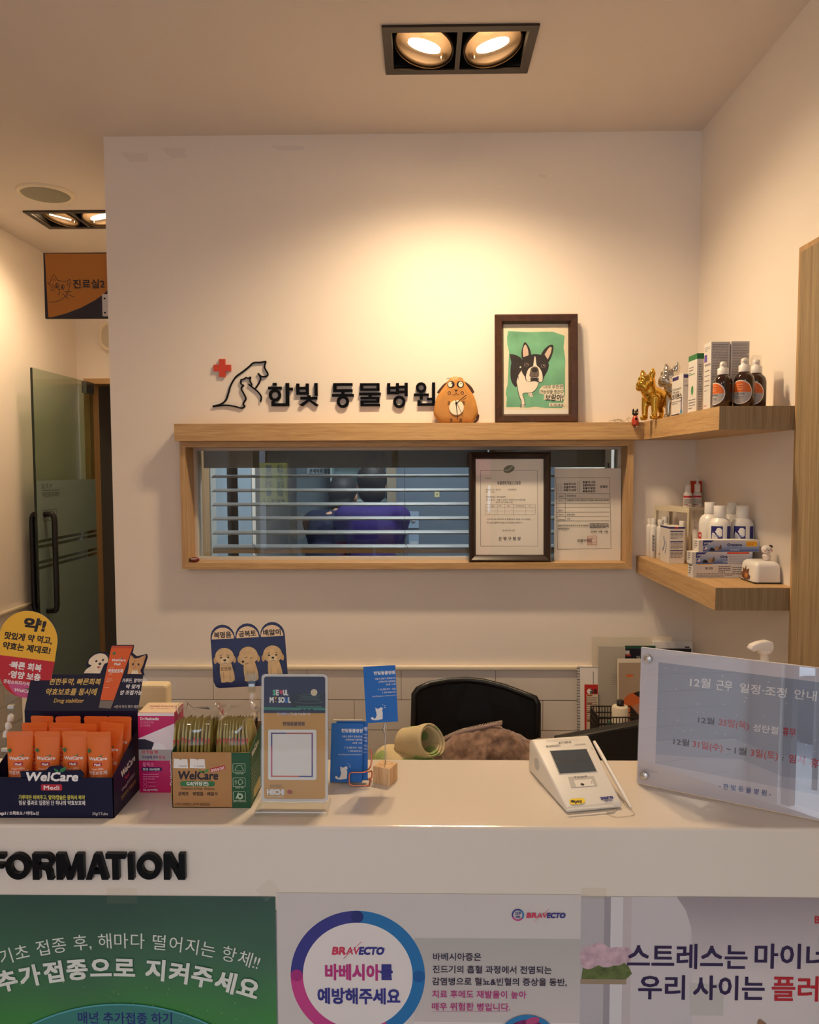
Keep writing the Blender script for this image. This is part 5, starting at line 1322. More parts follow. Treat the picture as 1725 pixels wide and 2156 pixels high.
# ---- acrylic notice
na = Vector((.3344, -1.2404)); nd = Vector((.2168, -.1226)).normalized(); nang = math.atan2(nd.y, nd.x)
NW, NH = .300, .212
nt_ = thing('notice_board', 'clear acrylic notice board with handwritten Korean holiday notice and steel corner studs', 'notice', (na.x, na.y, CT), nang)
NM_ = front(0, 0, .0015, 0, -R(4)); NWM = Matrix.Translation(nt_.location) @ Matrix.Rotation(nang, 4, 'Z') @ NM_
ACR = thin_glass('notice_acrylic', (.96, .965, .975), .10)
b = B(); b.frame(NM_); b.bbox(0, NW, 0, NH, .0012, .0042, ACR, .0006, 1, False); b.build('front_pane', nt_)
b = B(); b.frame(NM_); b.bbox(0, NW, 0, NH, -.0045, -.0015, mat('frosted_acrylic', (226, 222, 228), .3), .0006, 1, False); b.build('back_pane', nt_)
STUD = mat('steel_stud', (196, 196, 198), .25, metal=.9)
for (x, y) in ((.0125, .016), (.0125, NH - .016), (NW - .0125, .016), (NW - .0125, NH - .016)):
    b = B(); b.frame(NM_); b.lathe([(.0062, -.007), (.0062, .0075), (.0055, .0088), (.0001, .0090)], STUD, 28, c=(x, y)); b.build('stud', nt_)
def nz(x, y): return on(1200 + x / 3.286, 1320 + y / 3.286, NWM)
b = B(); b.frame(NM_, .0); PB_ = mat('notice_paper_blue', (150, 156, 172), .6, var=.04, vscale=8); PB2 = ink(164, 166, 180); PB3 = ink(186, 184, 194)
b.box(.0010, NW - .001, .001, NH - .001, -.0008, -.0003, ink(214, 206, 210)); b.z = -.0002
x0 = .027; x1 = NW - .027; yb = .060
b.rect(x0, .042, x1, NH - .020, PB_)
b.poly([(x0, .042), (x1, .042), (x1, .078), (x1 - .05, .088), (x0 + .17, .080), (x0 + .11, .094), (x0 + .06, .084), (x0, .070)], PB2)
b.poly([(x0, .036), (x1, .036), (x1, .060), (x1 - .07, .052), (x0 + .12, .066), (x0 + .05, .056), (x0, .050)], PB3)
rr = random.Random(8)
zk = b.z
for i in range(60): b.z = zk; x = rr.uniform(x0 + .003, x1 - .003); y = rr.uniform(.08, NH - .024); r_ = rr.uniform(.0004, .0011); b.ell(x, y, r_, r_, ink(206, 208, 218), 8)
NB = ink(30, 26, 40); NR = ink(176, 40, 52); NWt = ink(236, 230, 226); NBl = ink(60, 84, 150)
def nt2(s_, x0, y0, x1, y1, h, m, bold=.0): px_text(b, NWM, s_, 1200 + x0 / 3.286, 1320 + y0 / 3.286, 1200 + x1 / 3.286, 1320 + y1 / 3.286, h, m, bold, .08)
nt2('12월', 832, 408, 972, 420, 20, NWt, .014); nt2('근무', 1012, 428, 1122, 440, 21, NWt, .014); nt2('일정·조정', 1175, 446, 1496, 486, 20, NWt, .014); nt2('안내', 1552, 490, 1706, 508, 21, NWt, .014)
nt2('12월', 888, 660, 1000, 672, 14, NB, .018); nt2('25일(목)', 1030, 676, 1238, 706, 16, NR, .018); nt2('성탄절', 1268, 716, 1440, 740, 16, NWt, .014); nt2('휴무', 1472, 744, 1560, 758, 18, NR, .018)
nt2('12월', 718, 810, 826, 822, 14, NB, .018); nt2('31일(수)', 850, 828, 1056, 858, 16, NR, .018); nt2('~', 1085, 858, 1112, 862, 16, NB, .018); nt2('1월', 1140, 872, 1222, 884, 15, NB, .018); nt2('3일(토)', 1252, 890, 1440, 914, 17, NR, .018); nt2(':', 1468, 920, 1476, 922, 14, NB, .018); nt2('임시', 1516, 932, 1624, 948, 18, NR, .018); nt2('휴무', 1660, 960, 1790, 984, 19, NR, .018)
nt2('- 한 빛 동 물 병 원 -', 1035, 1112, 1392, 1170, 12, NBl, .012)
b.build('paper', nt_)

# ---- hand sanitiser pump bottle behind the notice
pp = at(1608, 1560, Y=-1.178)
pb = thing('pump_bottle', 'white hand sanitiser pump bottle behind the acrylic notice', 'bottle', (at(1610, 1380, Y=-1.178).x, -1.178, CT))
PW = mat('pump_white', (232, 226, 220), .3)
b = B(); b.frame(); b.lathe([(.030, 0), (.032, .004), (.032, .10), (.028, .125), (.014, .140), (.013, .150)], thin_glass('bottle_clear', (.9, .93, .94), .04), 32); b.build('bottle_body', pb)
b = B(); b.frame(); b.lathe([(.016, .148), (.016, .166), (.010, .168), (.0065, .169), (.0065, .190), (.0105, .191), (.0115, .197)], PW, 28); b.build('pump_collar', pb)
b = B(); b.frame(Matrix.Translation((0, 0, .197)) @ Matrix.Rotation(R(8), 4, 'Z'))
P_ = [(-.028, .002), (-.024, .009), (-.012, .0135), (.002, .0155), (.011, .013), (.0125, .004), (.010, -.003), (-.006, -.003), (-.014, .001), (-.022, -.002)]
bm = bmesh.new(); vv = [[bm.verts.new((x, y, z)) for x, z in P_] for y in (-.0075, .0075)]
bm.faces.new(vv[0]); bm.faces.new(list(reversed(vv[1])))
for i in range(len(P_)): bm.faces.new([vv[0][i], vv[1][i], vv[1][(i + 1) % len(P_)], vv[0][(i + 1) % len(P_)]])
bmesh.ops.recalc_face_normals(bm, faces=bm.faces[:]); bmesh.ops.bevel(bm, geom=bm.edges[:], offset=.0025, segments=3, profile=.5, affect='EDGES'); b.addbm(bm, PW, True); b.build('pump_head', pb)

# ------------------------------------------------------------------ front lettering and posters
def qf(px, py):
    p = at(px, py, Y=YF); return p.x, p.z
inf = thing('information_lettering', 'raised black capital lettering on the counter front above the green poster', 'sign', (-.52, YF, 1.058))
def L5(x, y): p = qf(x / 2.875, 1760 + y / 2.875); return (p[0] + .52, p[1] - 1.058)
BLK = mat('black_raised_letter', (8, 7, 9), .3, spec=.2)
def letter(strokes):
    b = B(); b.frame(front(0, 0, 0)); z0, z1 = .0002, .0075
    for s in strokes:
        z1 += .00005
        if s[0] == 'r':
            a = L5(s[1], s[4]); c = L5(s[3], s[2]); b.box(a[0], c[0], a[1], c[1], z0, z1, BLK)
        elif s[0] == 'p': b.prism(list(reversed([L5(*p) for p in s[1]])), z0, z1, BLK)
        elif s[0] == 'o':
            c = L5(s[1], s[2]); u = L5(s[1] + 100, s[2])[0] - c[0]; u /= 100; sring(b, c[0], c[1], (s[3] - s[4]) * u, s[3] * u, z0, z1, BLK, 40, s[5] if len(s) > 5 else 1, *(s[6:] if len(s) > 6 else ()))
    b.build('letter', inf)
def N_(o): return [('r', o, 93, o + 34, 248), ('r', o + 91, 93, o + 125, 248), ('p', [(o, 93), (o + 38, 93), (o + 125, 248), (o + 87, 248)])]
letter([('r', -262, 93, -230, 248)]); letter(N_(-212))
letter([('r', -62, 93, -28, 248), ('r', -62, 93, 45, 121), ('r', -62, 153, 38, 180)])
letter([('o', 124, 170, 74, 36, 1.09)])
letter([('r', 215, 93, 250, 248), ('r', 240, 93, 296, 120), ('r', 240, 158, 296, 184), ('o', 294, 138.5, 46, 27, 1, -90, 90), ('p', [(262, 184), (298, 178), (316, 185), (328, 205), (332, 240), (340, 248), (304, 248), (298, 215), (290, 192)])])
letter([('r', 358, 93, 392, 248), ('r', 484, 93, 518, 248), ('p', [(366, 93), (404, 93), (440, 205), (440, 248), (422, 248)]), ('p', [(472, 93), (510, 93), (454, 248), (436, 248), (436, 205)])])
letter([('p', [(533, 248), (582, 93), (604, 93), (604, 130), (570, 248)]), ('p', [(598, 93), (620, 93), (668, 248), (630, 248), (598, 130)]), ('r', 560, 190, 645, 214)])
letter([('r', 652, 93, 770, 122), ('r', 694, 93, 729, 248)]); letter([('r', 788, 93, 819, 248)]); letter([('o', 912, 170, 74, 36, 1.09)]); letter(N_(1003))

def gradient(name, stops, axis, lo, hi, noise=0.0, rough=.35, nscale=6):
    """printed colour blend along one axis of the sheet"""
    m = bpy.data.materials.new(name); m.use_nodes = True; nt = m.node_tree; p = nt.nodes['Principled BSDF']; p.inputs['Roughness'].default_value = rough
    tc = nt.nodes.new('ShaderNodeTexCoord'); sp = nt.nodes.new('ShaderNodeSeparateXYZ'); nt.links.new(tc.outputs['Object'], sp.inputs[0])
    mr = nt.nodes.new('ShaderNodeMapRange'); mr.inputs[1].default_value = lo; mr.inputs[2].default_value = hi; nt.links.new(sp.outputs[axis], mr.inputs[0])
    src = mr.outputs[0]
    if noise:
        n = nt.nodes.new('ShaderNodeTexNoise'); n.inputs['Scale'].default_value = nscale; nt.links.new(tc.outputs['Object'], n.inputs['Vector'])
        a = nt.nodes.new('ShaderNodeMath'); a.operation = 'MULTIPLY_ADD'; a.inputs[1].default_value = noise; nt.links.new(n.outputs['Fac'], a.inputs[0])
        s_ = nt.nodes.new('ShaderNodeMath'); s_.operation = 'SUBTRACT'; s_.inputs[1].default_value = noise / 2; nt.links.new(src, s_.inputs[0]); nt.links.new(s_.outputs[0], a.inputs[2]); src = a.outputs[0]
    r = nt.nodes.new('ShaderNodeValToRGB'); nt.links.new(src, r.inputs['Fac'])
    els = r.color_ramp.elements
    for i, (pos, c) in enumerate(stops):
        e = els[i] if i < 2 else els.new(pos)
        e.position = pos; e.color = (lin(c[0]), lin(c[1]), lin(c[2]), 1)
    nt.links.new(r.outputs['Color'], p.inputs['Base Color'])
    return m
def poster(label, px0, px1, pytop, base, draw, ext=(0, 0)):
    a = qf(px0, pytop); c = qf(px1, pytop); x0, x1 = a[0] - ext[0], c[0] + ext[1]; zt = (a[1] + c[1]) / 2
    o_ = ((x0 + x1) / 2, YF - .0012, zt)
    b = B(); b.frame(front(0, 0, 0)); b.box(x0 - o_[0], x1 - o_[0], -.60, 0, -.0004, 0, base); b.z = .00002
    def Q(px, py): p = qf(px, py); return (p[0] - o_[0], p[1] - zt)
    draw(b, Q, x0 - o_[0], x1 - o_[0])
    o = b.build('poster'); o.location = o_; tag(o, label, 'poster'); return o
def arc_text(b, Q, s, cx, cy, rad, start_x, end_x, h, m, bold):
    """characters along a circle, in zoomed drawing pixels"""
    u = lambda x, y: Q(x / 2.875, 1760 + y / 2.875)
    a0 = math.asin((start_x - cx) / rad); a1 = math.asin((end_x - cx) / rad)
    ws = [glyph(ch, 2)[2] * (1.0 if ord(ch) > 0x2fff else (.75 if ch != ' ' else 1.0)) for ch in s]; tot = sum(ws); acc = 0
    hh = (u(0, 0)[1] - u(0, h)[1])
    for ch, w in zip(s, ws):
        a = a0 + (a1 - a0) * (acc + w / 2) / tot; acc += w
        if ch == ' ': continue
        p = u(cx + rad * math.sin(a), cy - rad * math.cos(a)); wd = abs(u(rad * (a1 - a0) * w / tot, 0)[0] - u(0, 0)[0]) * .90
        g = text_mesh(ch, 2); wg = g[3] - g[2]
        b.text(ch, p[0], p[1], hh * 1.12, m, 'c', bold, rot=-a, w=min(wd, wd * wg / (w * .93) if ord(ch) > 0x2fff else wg * hh * 1.1))
def d1(b, Q, x0, x1):
    PWt = ink(214, 220, 212)
    arc_text(b, Q, '기초 접종 후, 해마다 떨어지는 항체!!', 745, 668 + 2600, 2600, 2, 1565, 92, PWt, .0)
    arc_text(b, Q, '추가접종으로 지켜주세요', 700, 842 + 2700, 2700, -8, 1560, 122, PWt, .032)
    u = lambda x, y: Q(x / 2.875, 1760 + y / 2.875)
    GL = gradient('poster_globe', [(0, (70, 140, 130)), (1, (46, 116, 110))], 2, -.6, -.1); RM = ink(84, 160, 170)
    c = u(770, 2150); r_ = u(770 + 1190, 2150)[0] - c[0]
    b.ell(c[0], c[1], r_, r_, RM, 96); b.ell(c[0], c[1], r_ * .992, r_ * .992, GL, 96)
    px = u(480, 1118); py = u(1045, 1118); b.text('매년 추가접종 하기', px[0], px[1], (py[0] - px[0]) * .137, ink(30, 44, 110), bold=.02, w=py[0] - px[0])
    rr = random.Random(2)
    for i in range(26): x, y = rr.uniform(50, 1500), rr.uniform(870, 1110); p = u(x, y); b.ell(p[0], p[1], .0006, .0006, ink(170, 200, 120), 6)
def d2(b, Q, x0, x1):
    z = lambda x, y: Q(570 + x / 2.614, 1860 + y / 2.614)
    a = z(790, 296); c = z(1705, 766); b.rect(a[0], c[1], x1, a[1], gradient('poster_grey_panel', [(0, (196, 188, 186)), (1, (176, 174, 170))], 2, -.18, -.07))
    b.rect(a[0], -.6, x1, c[1], ink(214, 208, 206))
    c = z(480, 505); R1 = z(850, 505)[0] - c[0]; R0 = z(782, 505)[0] - c[0]; Rm = (R0 + R1) / 2; dr = (R1 - R0) / 2
    IN, BL, PK2 = ink(52, 56, 132), ink(32, 112, 172), ink(190, 62, 132)
    b.ell(c[0], c[1], R1, R1, ink(222, 216, 214), 96)
    b.ring(c[0], c[1], R0, R1, IN, 90, 180, 128); b.ring(c[0], c[1], R0, R1, BL, -60, 90, 128); b.ring(c[0], c[1], R0, R1, PK2, 180, 300, 128)
    b.ell(c[0], c[1] + Rm, dr, dr, ink(34, 44, 110)); b.ell(c[0] + Rm, c[1], dr, dr, ink(26, 88, 150)); b.ell(c[0] - Rm, c[1], dr, dr, ink(160, 44, 120))
    def tx(s, x0_, y0_, x1_, h, m, bold=.02, shear=0.0):
        p = z(x0_, y0_); e = z(x1_, y0_); b.text(s, p[0], p[1], (z(0, 0)[1] - z(0, h)[1]) * 1.1, m, bold=bold, shear=shear, w=e[0] - p[0])
    PKt, INt, TB = ink(176, 50, 122), ink(48, 50, 130), ink(44, 34, 60)
    tx('BR', 340, 386, 412, 52, ink(196, 60, 90), .05, .15); tx('AV', 416, 386, 486, 52, ink(196, 60, 90), .02, .15); tx('ECTO', 488, 386, 620, 52, INt, .05, .15); b.line([z(402, 410), z(500, 318)], .0007, ink(196, 60, 90)); tx('®', 622, 362, 632, 14, INt, .0)
    tx('바베시아', 304, 518, 600, 86, PKt, .035); tx('를', 606, 518, 670, 86, INt, .035); tx('예방해주세요', 262, 648, 712, 86, INt, .03)
    tx('바베시아증은', 895, 415, 1158, 42, TB, .015); tx('진드기의 흡혈 과정에서 전염되는', 893, 484, 1545, 42, TB, .015); tx('감염병으로 혈뇨&빈혈의 증상을 동반,', 890, 550, 1628, 42, TB, .015)
    tx('치료 후에도 재발율이 높아', 890, 620, 1406, 42, PKt, .015); tx('매우 위험한 병입니다.', 888, 688, 1318, 42, PKt, .015); b.line([z(888, 700), z(1308, 697)], .0004, PKt)
    cc = z(1360, 168); r2 = z(1394, 168)[0] - cc[0]; b.ring(cc[0], cc[1], r2 * .76, r2, IN, 60, 200); b.ring(cc[0], cc[1], r2 * .76, r2, BL, -40, 60); b.ring(cc[0], cc[1], r2 * .76, r2, PK2, 200, 320)
    tx('12주', 1345, 166, 1378, 18, INt, .03); tx('예방', 1348, 184, 1372, 13, INt, .03)
    tx('BR', 1408, 183, 1462, 34, ink(196, 60, 90), .05, .15); tx('AV', 1464, 183, 1518, 34, ink(196, 60, 90), .02, .15); tx('ECTO', 1520, 183, 1618, 34, INt, .05, .15); b.line([z(1452, 204), z(1530, 134)], .0005, ink(196, 60, 90))
    c = z(1412, 880); r3 = z(1412 + 172, 880)[0] - c[0]; b.ell(c[0], c[1], r3, r3, ink(40, 120, 176), 48); b.ell(c[0], c[1], r3 * .84, r3 * .84, mat('cell_photo', (120, 36, 96), .4, var=.4, vscale=60), 48)
    p = z(1440, 748); b.ell(p[0], p[1], .010, .005, ink(176, 70, 120), rot=.3)
def d3(b, Q, x0, x1):
    z = lambda x, y: Q(1200 + x / 3.286, 1860 + y / 3.286)
    A = ink(176, 172, 176); Bc = ink(196, 190, 192); D = gradient('poster_room_shade', [(0, (206, 198, 198)), (.6, (176, 168, 172)), (1, (150, 140, 146))], 2, -.12, 0, .3)
    e = z(0, 0); 
    b.poly([(z(260, 90)[0], 0), (z(740, 90)[0], 0)] + smooth([z(740, 95), z(800, 180), z(835, 300), z(845, 420)], 4)[0:] and [tuple(p) for p in ([z(260, 90), z(740, 90)] + smooth([z(742, 96), z(800, 180), z(838, 300), z(845, 480)], 4) + [z(845, 1400), z(260, 1400)])], Bc)
    b.poly([z(845, 1400), z(845, 480), z(838, 300), z(800, 180), z(742, 96), z(742, 88), (x1, z(0, 88)[1]), (x1, z(0, 1400)[1])], D)
    for (xa, xb, col) in ((78, 240, A), (240, 285, ink(150, 146, 152)), (285, 370, ink(206, 204, 206)), (370, 430, ink(186, 178, 180))): b.rect(z(xa, 0)[0], z(0, 1400)[1], z(xb, 0)[0], -.0004, col)
    FL = mat('printed_blossom', (196, 168, 178), .5, var=.3, vscale=90); GRN = mat('printed_leaves', (96, 110, 60), .5, var=.5, vscale=80); GP = mat('printed_grey_green', (188, 184, 180), .5, var=.05, vscale=20)
    b.poly([z(80, 640), z(90, 570), z(200, 530), z(330, 520), z(400, 560), z(430, 620), z(380, 665), z(80, 672)], GRN)
    for (x, y, r_) in ((150, 500, 52), (200, 470, 45), (250, 505, 50), (320, 500, 45), (370, 490, 40), (128, 540, 34)): p = z(x, y); b.ell(p[0], p[1], r_ * .00033, r_ * .0003, FL, 14)
    b.rect(z(80, 0)[0], z(0, 690)[1], z(400, 0)[0], z(0, 655)[1], ink(150, 132, 110)); b.rect(z(845, 0)[0], z(0, 900)[1], z(1080, 0)[0], z(0, 680)[1], GP)
    def tx(s, x0_, y0_, x1_, h, m):
        p = z(x0_, y0_); e = z(x1_, y0_); b.text(s, p[0], p[1], (z(0, 0)[1] - z(0, h)[1]) * 1.08, m, bold=.02, w=e[0] - p[0])
    PU = ink(40, 26, 70); 
    tx('스트레스는', 398, 566, 1222, 172, PU); tx('마이너스', 1278, 566, 1960, 172, PU); tx('우리', 474, 778, 790, 168, PU); tx('사이는', 852, 782, 1340, 168, PU); tx('플러스', 1396, 790, 1900, 172, ink(176, 30, 44)); tx('BRAVECTO', 1692, 270, 2050, 66, ink(176, 40, 50))
    c = z(780, 1330); r_ = z(780 + 375, 1330)[0] - c[0]; b.ring(c[0], c[1], r_ * .86, r_, ink(58, 30, 96), 90, 180, 90); b.ring(c[0], c[1], r_ * .86, r_, ink(50, 110, 176), 30, 90, 90)
    b.poly([z(1288, 1000), z(1298, 940), z(1312, 930), z(1350, 955), z(1376, 1000)], ink(140, 104, 80))
poster('green Korean vaccination poster on the left of the counter front', -40, 580, 1885, gradient('poster_green', [(0, (62, 140, 60)), (.5, (58, 128, 64)), (.72, (60, 104, 78)), (1, (44, 76, 66))], 2, -.34, 0, .35, .28, 5), d1, (.02, 0))
poster('white Korean poster with a big blue and pink ring, middle of the counter front', 583, 1224, 1881, ink(202, 196, 193, .5), d2)
poster('pale pink and grey Korean poster on the right of the counter front', 1225, 1725, 1888, ink(190, 184, 186, .4), d3, (0, .10))
TAPE = thin_glass('clear_tape', (.97, .96, .93), .02)
for i, (px, py, w, h, a) in enumerate(((258, 1884, .042, .022, 0), (565, 1872, .026, .022, .7), (1250, 1879, .035, .016, 0), (745, 1880, .001, .001, 0))):
    if w < .01: continue
    p = qf(px, py); b = B(); b.frame(front(0, 0, 0)); b.rect(-w / 2, -h / 2, w / 2, h / 2, TAPE, a); o = b.build('clear_tape'); o.location = (p[0], YF - .0022, p[1])
    tag(o, ('clear tape strip at the top middle of the green poster', 'slanted clear tape on the top right corner of the green poster', 'clear tape strip at the top left corner of the pink grey poster')[i], 'tape')
# ------------------------------------------------------------------ things on the two corner shelves
def blob(name, balls, caps, m, parent=None, voxel=.006, smooth_it=4, factor=.5):
    """one continuous surface grown over ellipsoids (x,y,z,rx,ry,rz) and tapered limbs ([points],[radii])"""
    b = B(); b.frame()
    for e in balls: b.ball(e[:3], e[3], m, 16, e[5] if len(e) > 5 else None, e[4] if len(e) > 4 else None)
    for pts, rad in caps:
        b.tube(pts, rad, m, 12)
        for p, r in ((pts[0], rad[0]), (pts[-1], rad[-1])): b.ball(p, r, m, 12)
    o = b.build(name, parent)
    mod = o.modifiers.new('remesh', 'REMESH'); mod.mode = 'VOXEL'; mod.voxel_size = voxel; mod.use_smooth_shade = True
    ms = o.modifiers.new('smooth', 'SMOOTH'); ms.iterations = smooth_it; ms.factor = factor
    return o
GOLDM = mat('polished_gold', (226, 178, 76), .12, metal=1, bump=.35, bscale=90); SILM = mat('polished_silver', (206, 200, 190), .14, metal=1, bump=.35, bscale=90)
def bulldog(label, loc, rz, m, s=1.0):
    """small standing french bulldog, head towards local -x"""
    S = lambda *a: tuple(v * s for v in a)
    o = blob('bulldog_figurine', [S(-.006, 0, .068, .033, .029, .030), S(.026, 0, .065, .028, .025, .026), S(-.030, 0, .086, .023, .025, .026), S(-.040, 0, .108, .026, .027, .023), S(-.060, 0, .100, .013, .018, .013), S(-.052, 0, .118, .014, .018, .010),
        S(-.056, .013, .094, .011, .009, .012), S(-.056, -.013, .094, .011, .009, .012), S(.054, 0, .074, .007)],
        [([S(-.022, sy * .018, .062), S(-.026, sy * .019, .034), S(-.025, sy * .019, .008)], S(.014, .0098, .0085)) for sy in (-1, 1)] +
        [([S(.034, sy * .015, .060), S(.030, sy * .017, .040), S(.039, sy * .017, .024), S(.036, sy * .017, .007)], S(.017, .012, .0082, .0078)) for sy in (-1, 1)] +
        [([S(x, sy * .018, .007), S(x - .009, sy * .019, .006)], S(.0085, .0072)) for x in (-.026, .036) for sy in (-1, 1)] +
        [([S(-.036, sy * .015, .122), S(-.035, sy * .019, .134), S(-.036, sy * .021, .143)], S(.0105, .0095, .0045)) for sy in (-1, 1)],
        m, None, .0022 * s, 3)
    place(o, loc, rz); tag(o, label, 'figurine'); return o
US = 1.7405
bulldog('shiny gold bulldog figurine standing on the upper corner shelf', (.693, -.155, US), R(28), GOLDM, 1.0)
bulldog('shiny silver bulldog figurine half hidden behind the medicine boxes', (.750, -.205, US), R(24), SILM, 1.08)
# tiny cat figurine sitting on the shelf edge, feet hanging
ct = thing('cat_figurine', 'tiny black-faced cat figurine in red dress sitting on the shelf edge', 'figurine', (.655, -.068, 1.7395))
CR = mat('glazed_red', (186, 62, 36), .25, coat=.4); CK = mat('glazed_black', (26, 22, 22), .2, coat=.5)
b = B(); b.frame(); b.lathe([(.0001, -.012), (.0085, -.012), (.0105, -.006), (.0108, .004), (.0085, .012), (.006, .018), (.003, .021)], CR, 20, c=(0, -.006)); b.build('dress', ct)
b = B(); b.frame(); b.ball((0, -.006, .0265), .0098, CK, 18, .0085, .008); b.build('head', ct)
for s in (-1, 1):
    b = B(); b.frame(Matrix.Translation((s * .0062, -.006, .033))); b.lathe([(.0042, -.002), (.003, .004), (.0002, .0085)], CK, 10, sx=.9, sy=.6); b.build('ear', ct)
    b = B(); b.frame(); b.ball((s * .003, -.012, -.0145), .0026, ink(226, 206, 186) if s > 0 else CK, 10); b.build('foot', ct)
    b = B(); b.frame(front(0, -.0140, 0)); b.ell(s * .0038, .028, .0016, .0019, ink(200, 180, 120), 12); b.build('eye', ct)
b = B(); b.frame(front(0, -.0170, 0)); b.poly([(-.003, .012), (.003, .012), (.0035, .006), (-.0035, .006)], CK); b.build('collar_paint', ct)
# small red figurine lying in the left corner of the window frame
lz = thing('figurine', 'tiny dark red glazed figurine in the left corner of the window frame', 'figurine', (-.724, -.026, 1.3020))
b = B(); b.frame(); b.ball((0, 0, .0085), .016, mat('glazed_dark_red', (110, 24, 20), .25, coat=.4), 18, .0085, .010); b.build('shell', lz)
b = B(); b.frame(); b.ball((-.014, -.002, .008), .006, CK, 12); b.build('head', lz)
b = B(); b.frame(front(0, -.0098, 0)); b.line([(-.008, .012), (.010, .013)], .002, WHT); b.build('stripe', lz)

CART = mat('white_carton', (216, 212, 208), .5)
def carton(label, x0, x1, y0, y1, z, h, draw_side=None, draw_front=None, m=None, name='medicine_box', top=None, group=None):
    t = thing(name, label, 'box', ((x0 + x1) / 2, (y0 + y1) / 2, z), 0, group); w, d = (x1 - x0) / 2, (y1 - y0) / 2
    b = B(); b.frame(); b.bbox(-w, w, -d, d, 0, h, m or CART, .0006, 1, False)
    if draw_front: b.frame(front(-w, -d, 0), .0001); draw_front(b, 2 * w, h)
    if draw_side: b.frame(Matrix.Translation((-w, d, 0)) @ Matrix.Rotation(R(-90), 4, 'Z') @ Matrix.Rotation(R(90), 4, 'X'), .0001); draw_side(b, 2 * d, h)
    if top: b.frame(Matrix.Translation((-w, -d, h)), .0001); top(b, 2 * w, 2 * d)
    b.build('carton', t); return t
TX = ink(84, 80, 86); PUR = ink(52, 44, 110)
def s1(b, w, h):
    b.rect(.004, h - .014, w * .62, h - .004, PUR); b.text('Cortavance', .005, h * .63, .010, TX, bold=.02, w=w * .8); b.text('0.584 mg/ml', .005, h * .56, .008, TX, bold=.01, w=w * .6); b.text('코티벤스', .004, h * .42, .016, IK, bold=.03, w=w * .88)
    b.lines(.005, h * .34, w * .8, 2, .005, TX, .0015, 2); b.rect(w - .012, h * .06, w - .006, h * .42, PUR); b.rect(w - .016, h * .03, w - .002, h * .12, ink(40, 130, 170)); b.rect(.002, .001, w - .02, .005, ink(40, 40, 70))
def f1(b, w, h): b.rect(.002, h - .013, w * .85, h - .004, PUR); b.text('코티벤스', .002, h * .68, .005, TX, bold=.02, w=w * .8); b.lines(.002, h * .8, w * .8, 1, .004, TX, .001, 3)
def s2(b, w, h):
    b.rect(0, h - .014, w, h - .0002, ink(40, 120, 66)); b.lines(.006, h * .78, w * .5, 3, .007, TX, .0022, 4); b.rect(.004, h * .66, w * .8, h * .675, ink(90, 150, 110)); b.line([(w * .5, h * .30), (w * .5, h * .38)], .003, ink(60, 130, 80)); b.ell(w * .5, h * .39, .008, .012, ink(60, 140, 84), 16)
    b.lines(.006, h * .22, w * .8, 4, .007, TX, .002, 5)
def f2(b, w, h): b.rect(0, h - .014, w, h - .0002, ink(40, 120, 66)); b.lines(w * .25, h * .80, w * .6, 28, .0042, ink(80, 90, 90), .0016, 6)
carton('white medicine box with navy corners, nearest the gold bulldog on the upper shelf', .695, .7152, -.372, -.285, US, .110, s1, f1)
carton('white medicine box with a green top band on the upper corner shelf', .6985, .7160, -.462, -.402, US, .148, s2, f2)
def s3(b, w, h):
    b.rect(.002, h * .72, w * .45, h * .83, ink(90, 70, 160)); b.text('페토 클로르', .006, h * .66, .006, TX, bold=.02, w=w * .8); b.lines(.006, h * .58, w * .7, 5, .012, TX, .0016, 7); b.rect(.004, h * .06, w * .5, h * .07, ink(190, 50, 60)); b.lines(.006, h * .93, w * .7, 3, .004, TX, .0012, 8)
def f3(b, w, h): b.rect(.001, .001, w - .001, h - .002, ink(198, 194, 192)); b.lines(.003, h * .95, w * .85, 38, .0038, ink(120, 116, 120), .0014, 9)
carton('tall grey and white printed box behind the left spray bottle', .6990, .7440, -.552, -.508, US, .162, s3, f3)
carton('tall grey and white printed box behind the right spray bottle', .7470, .7910, -.552, -.508, US, .163, s3, f3)
AMB = mat('amber_bottle', (46, 22, 12), .08, coat=.6); LBO = mat('orange_label', (222, 112, 48), .45); LBG = mat('grey_label', (176, 172, 172), .45); NOZ = mat('spray_white', (228, 224, 220), .35); CAPC = thin_glass('cap_clear', (.95, .95, .95), .04)
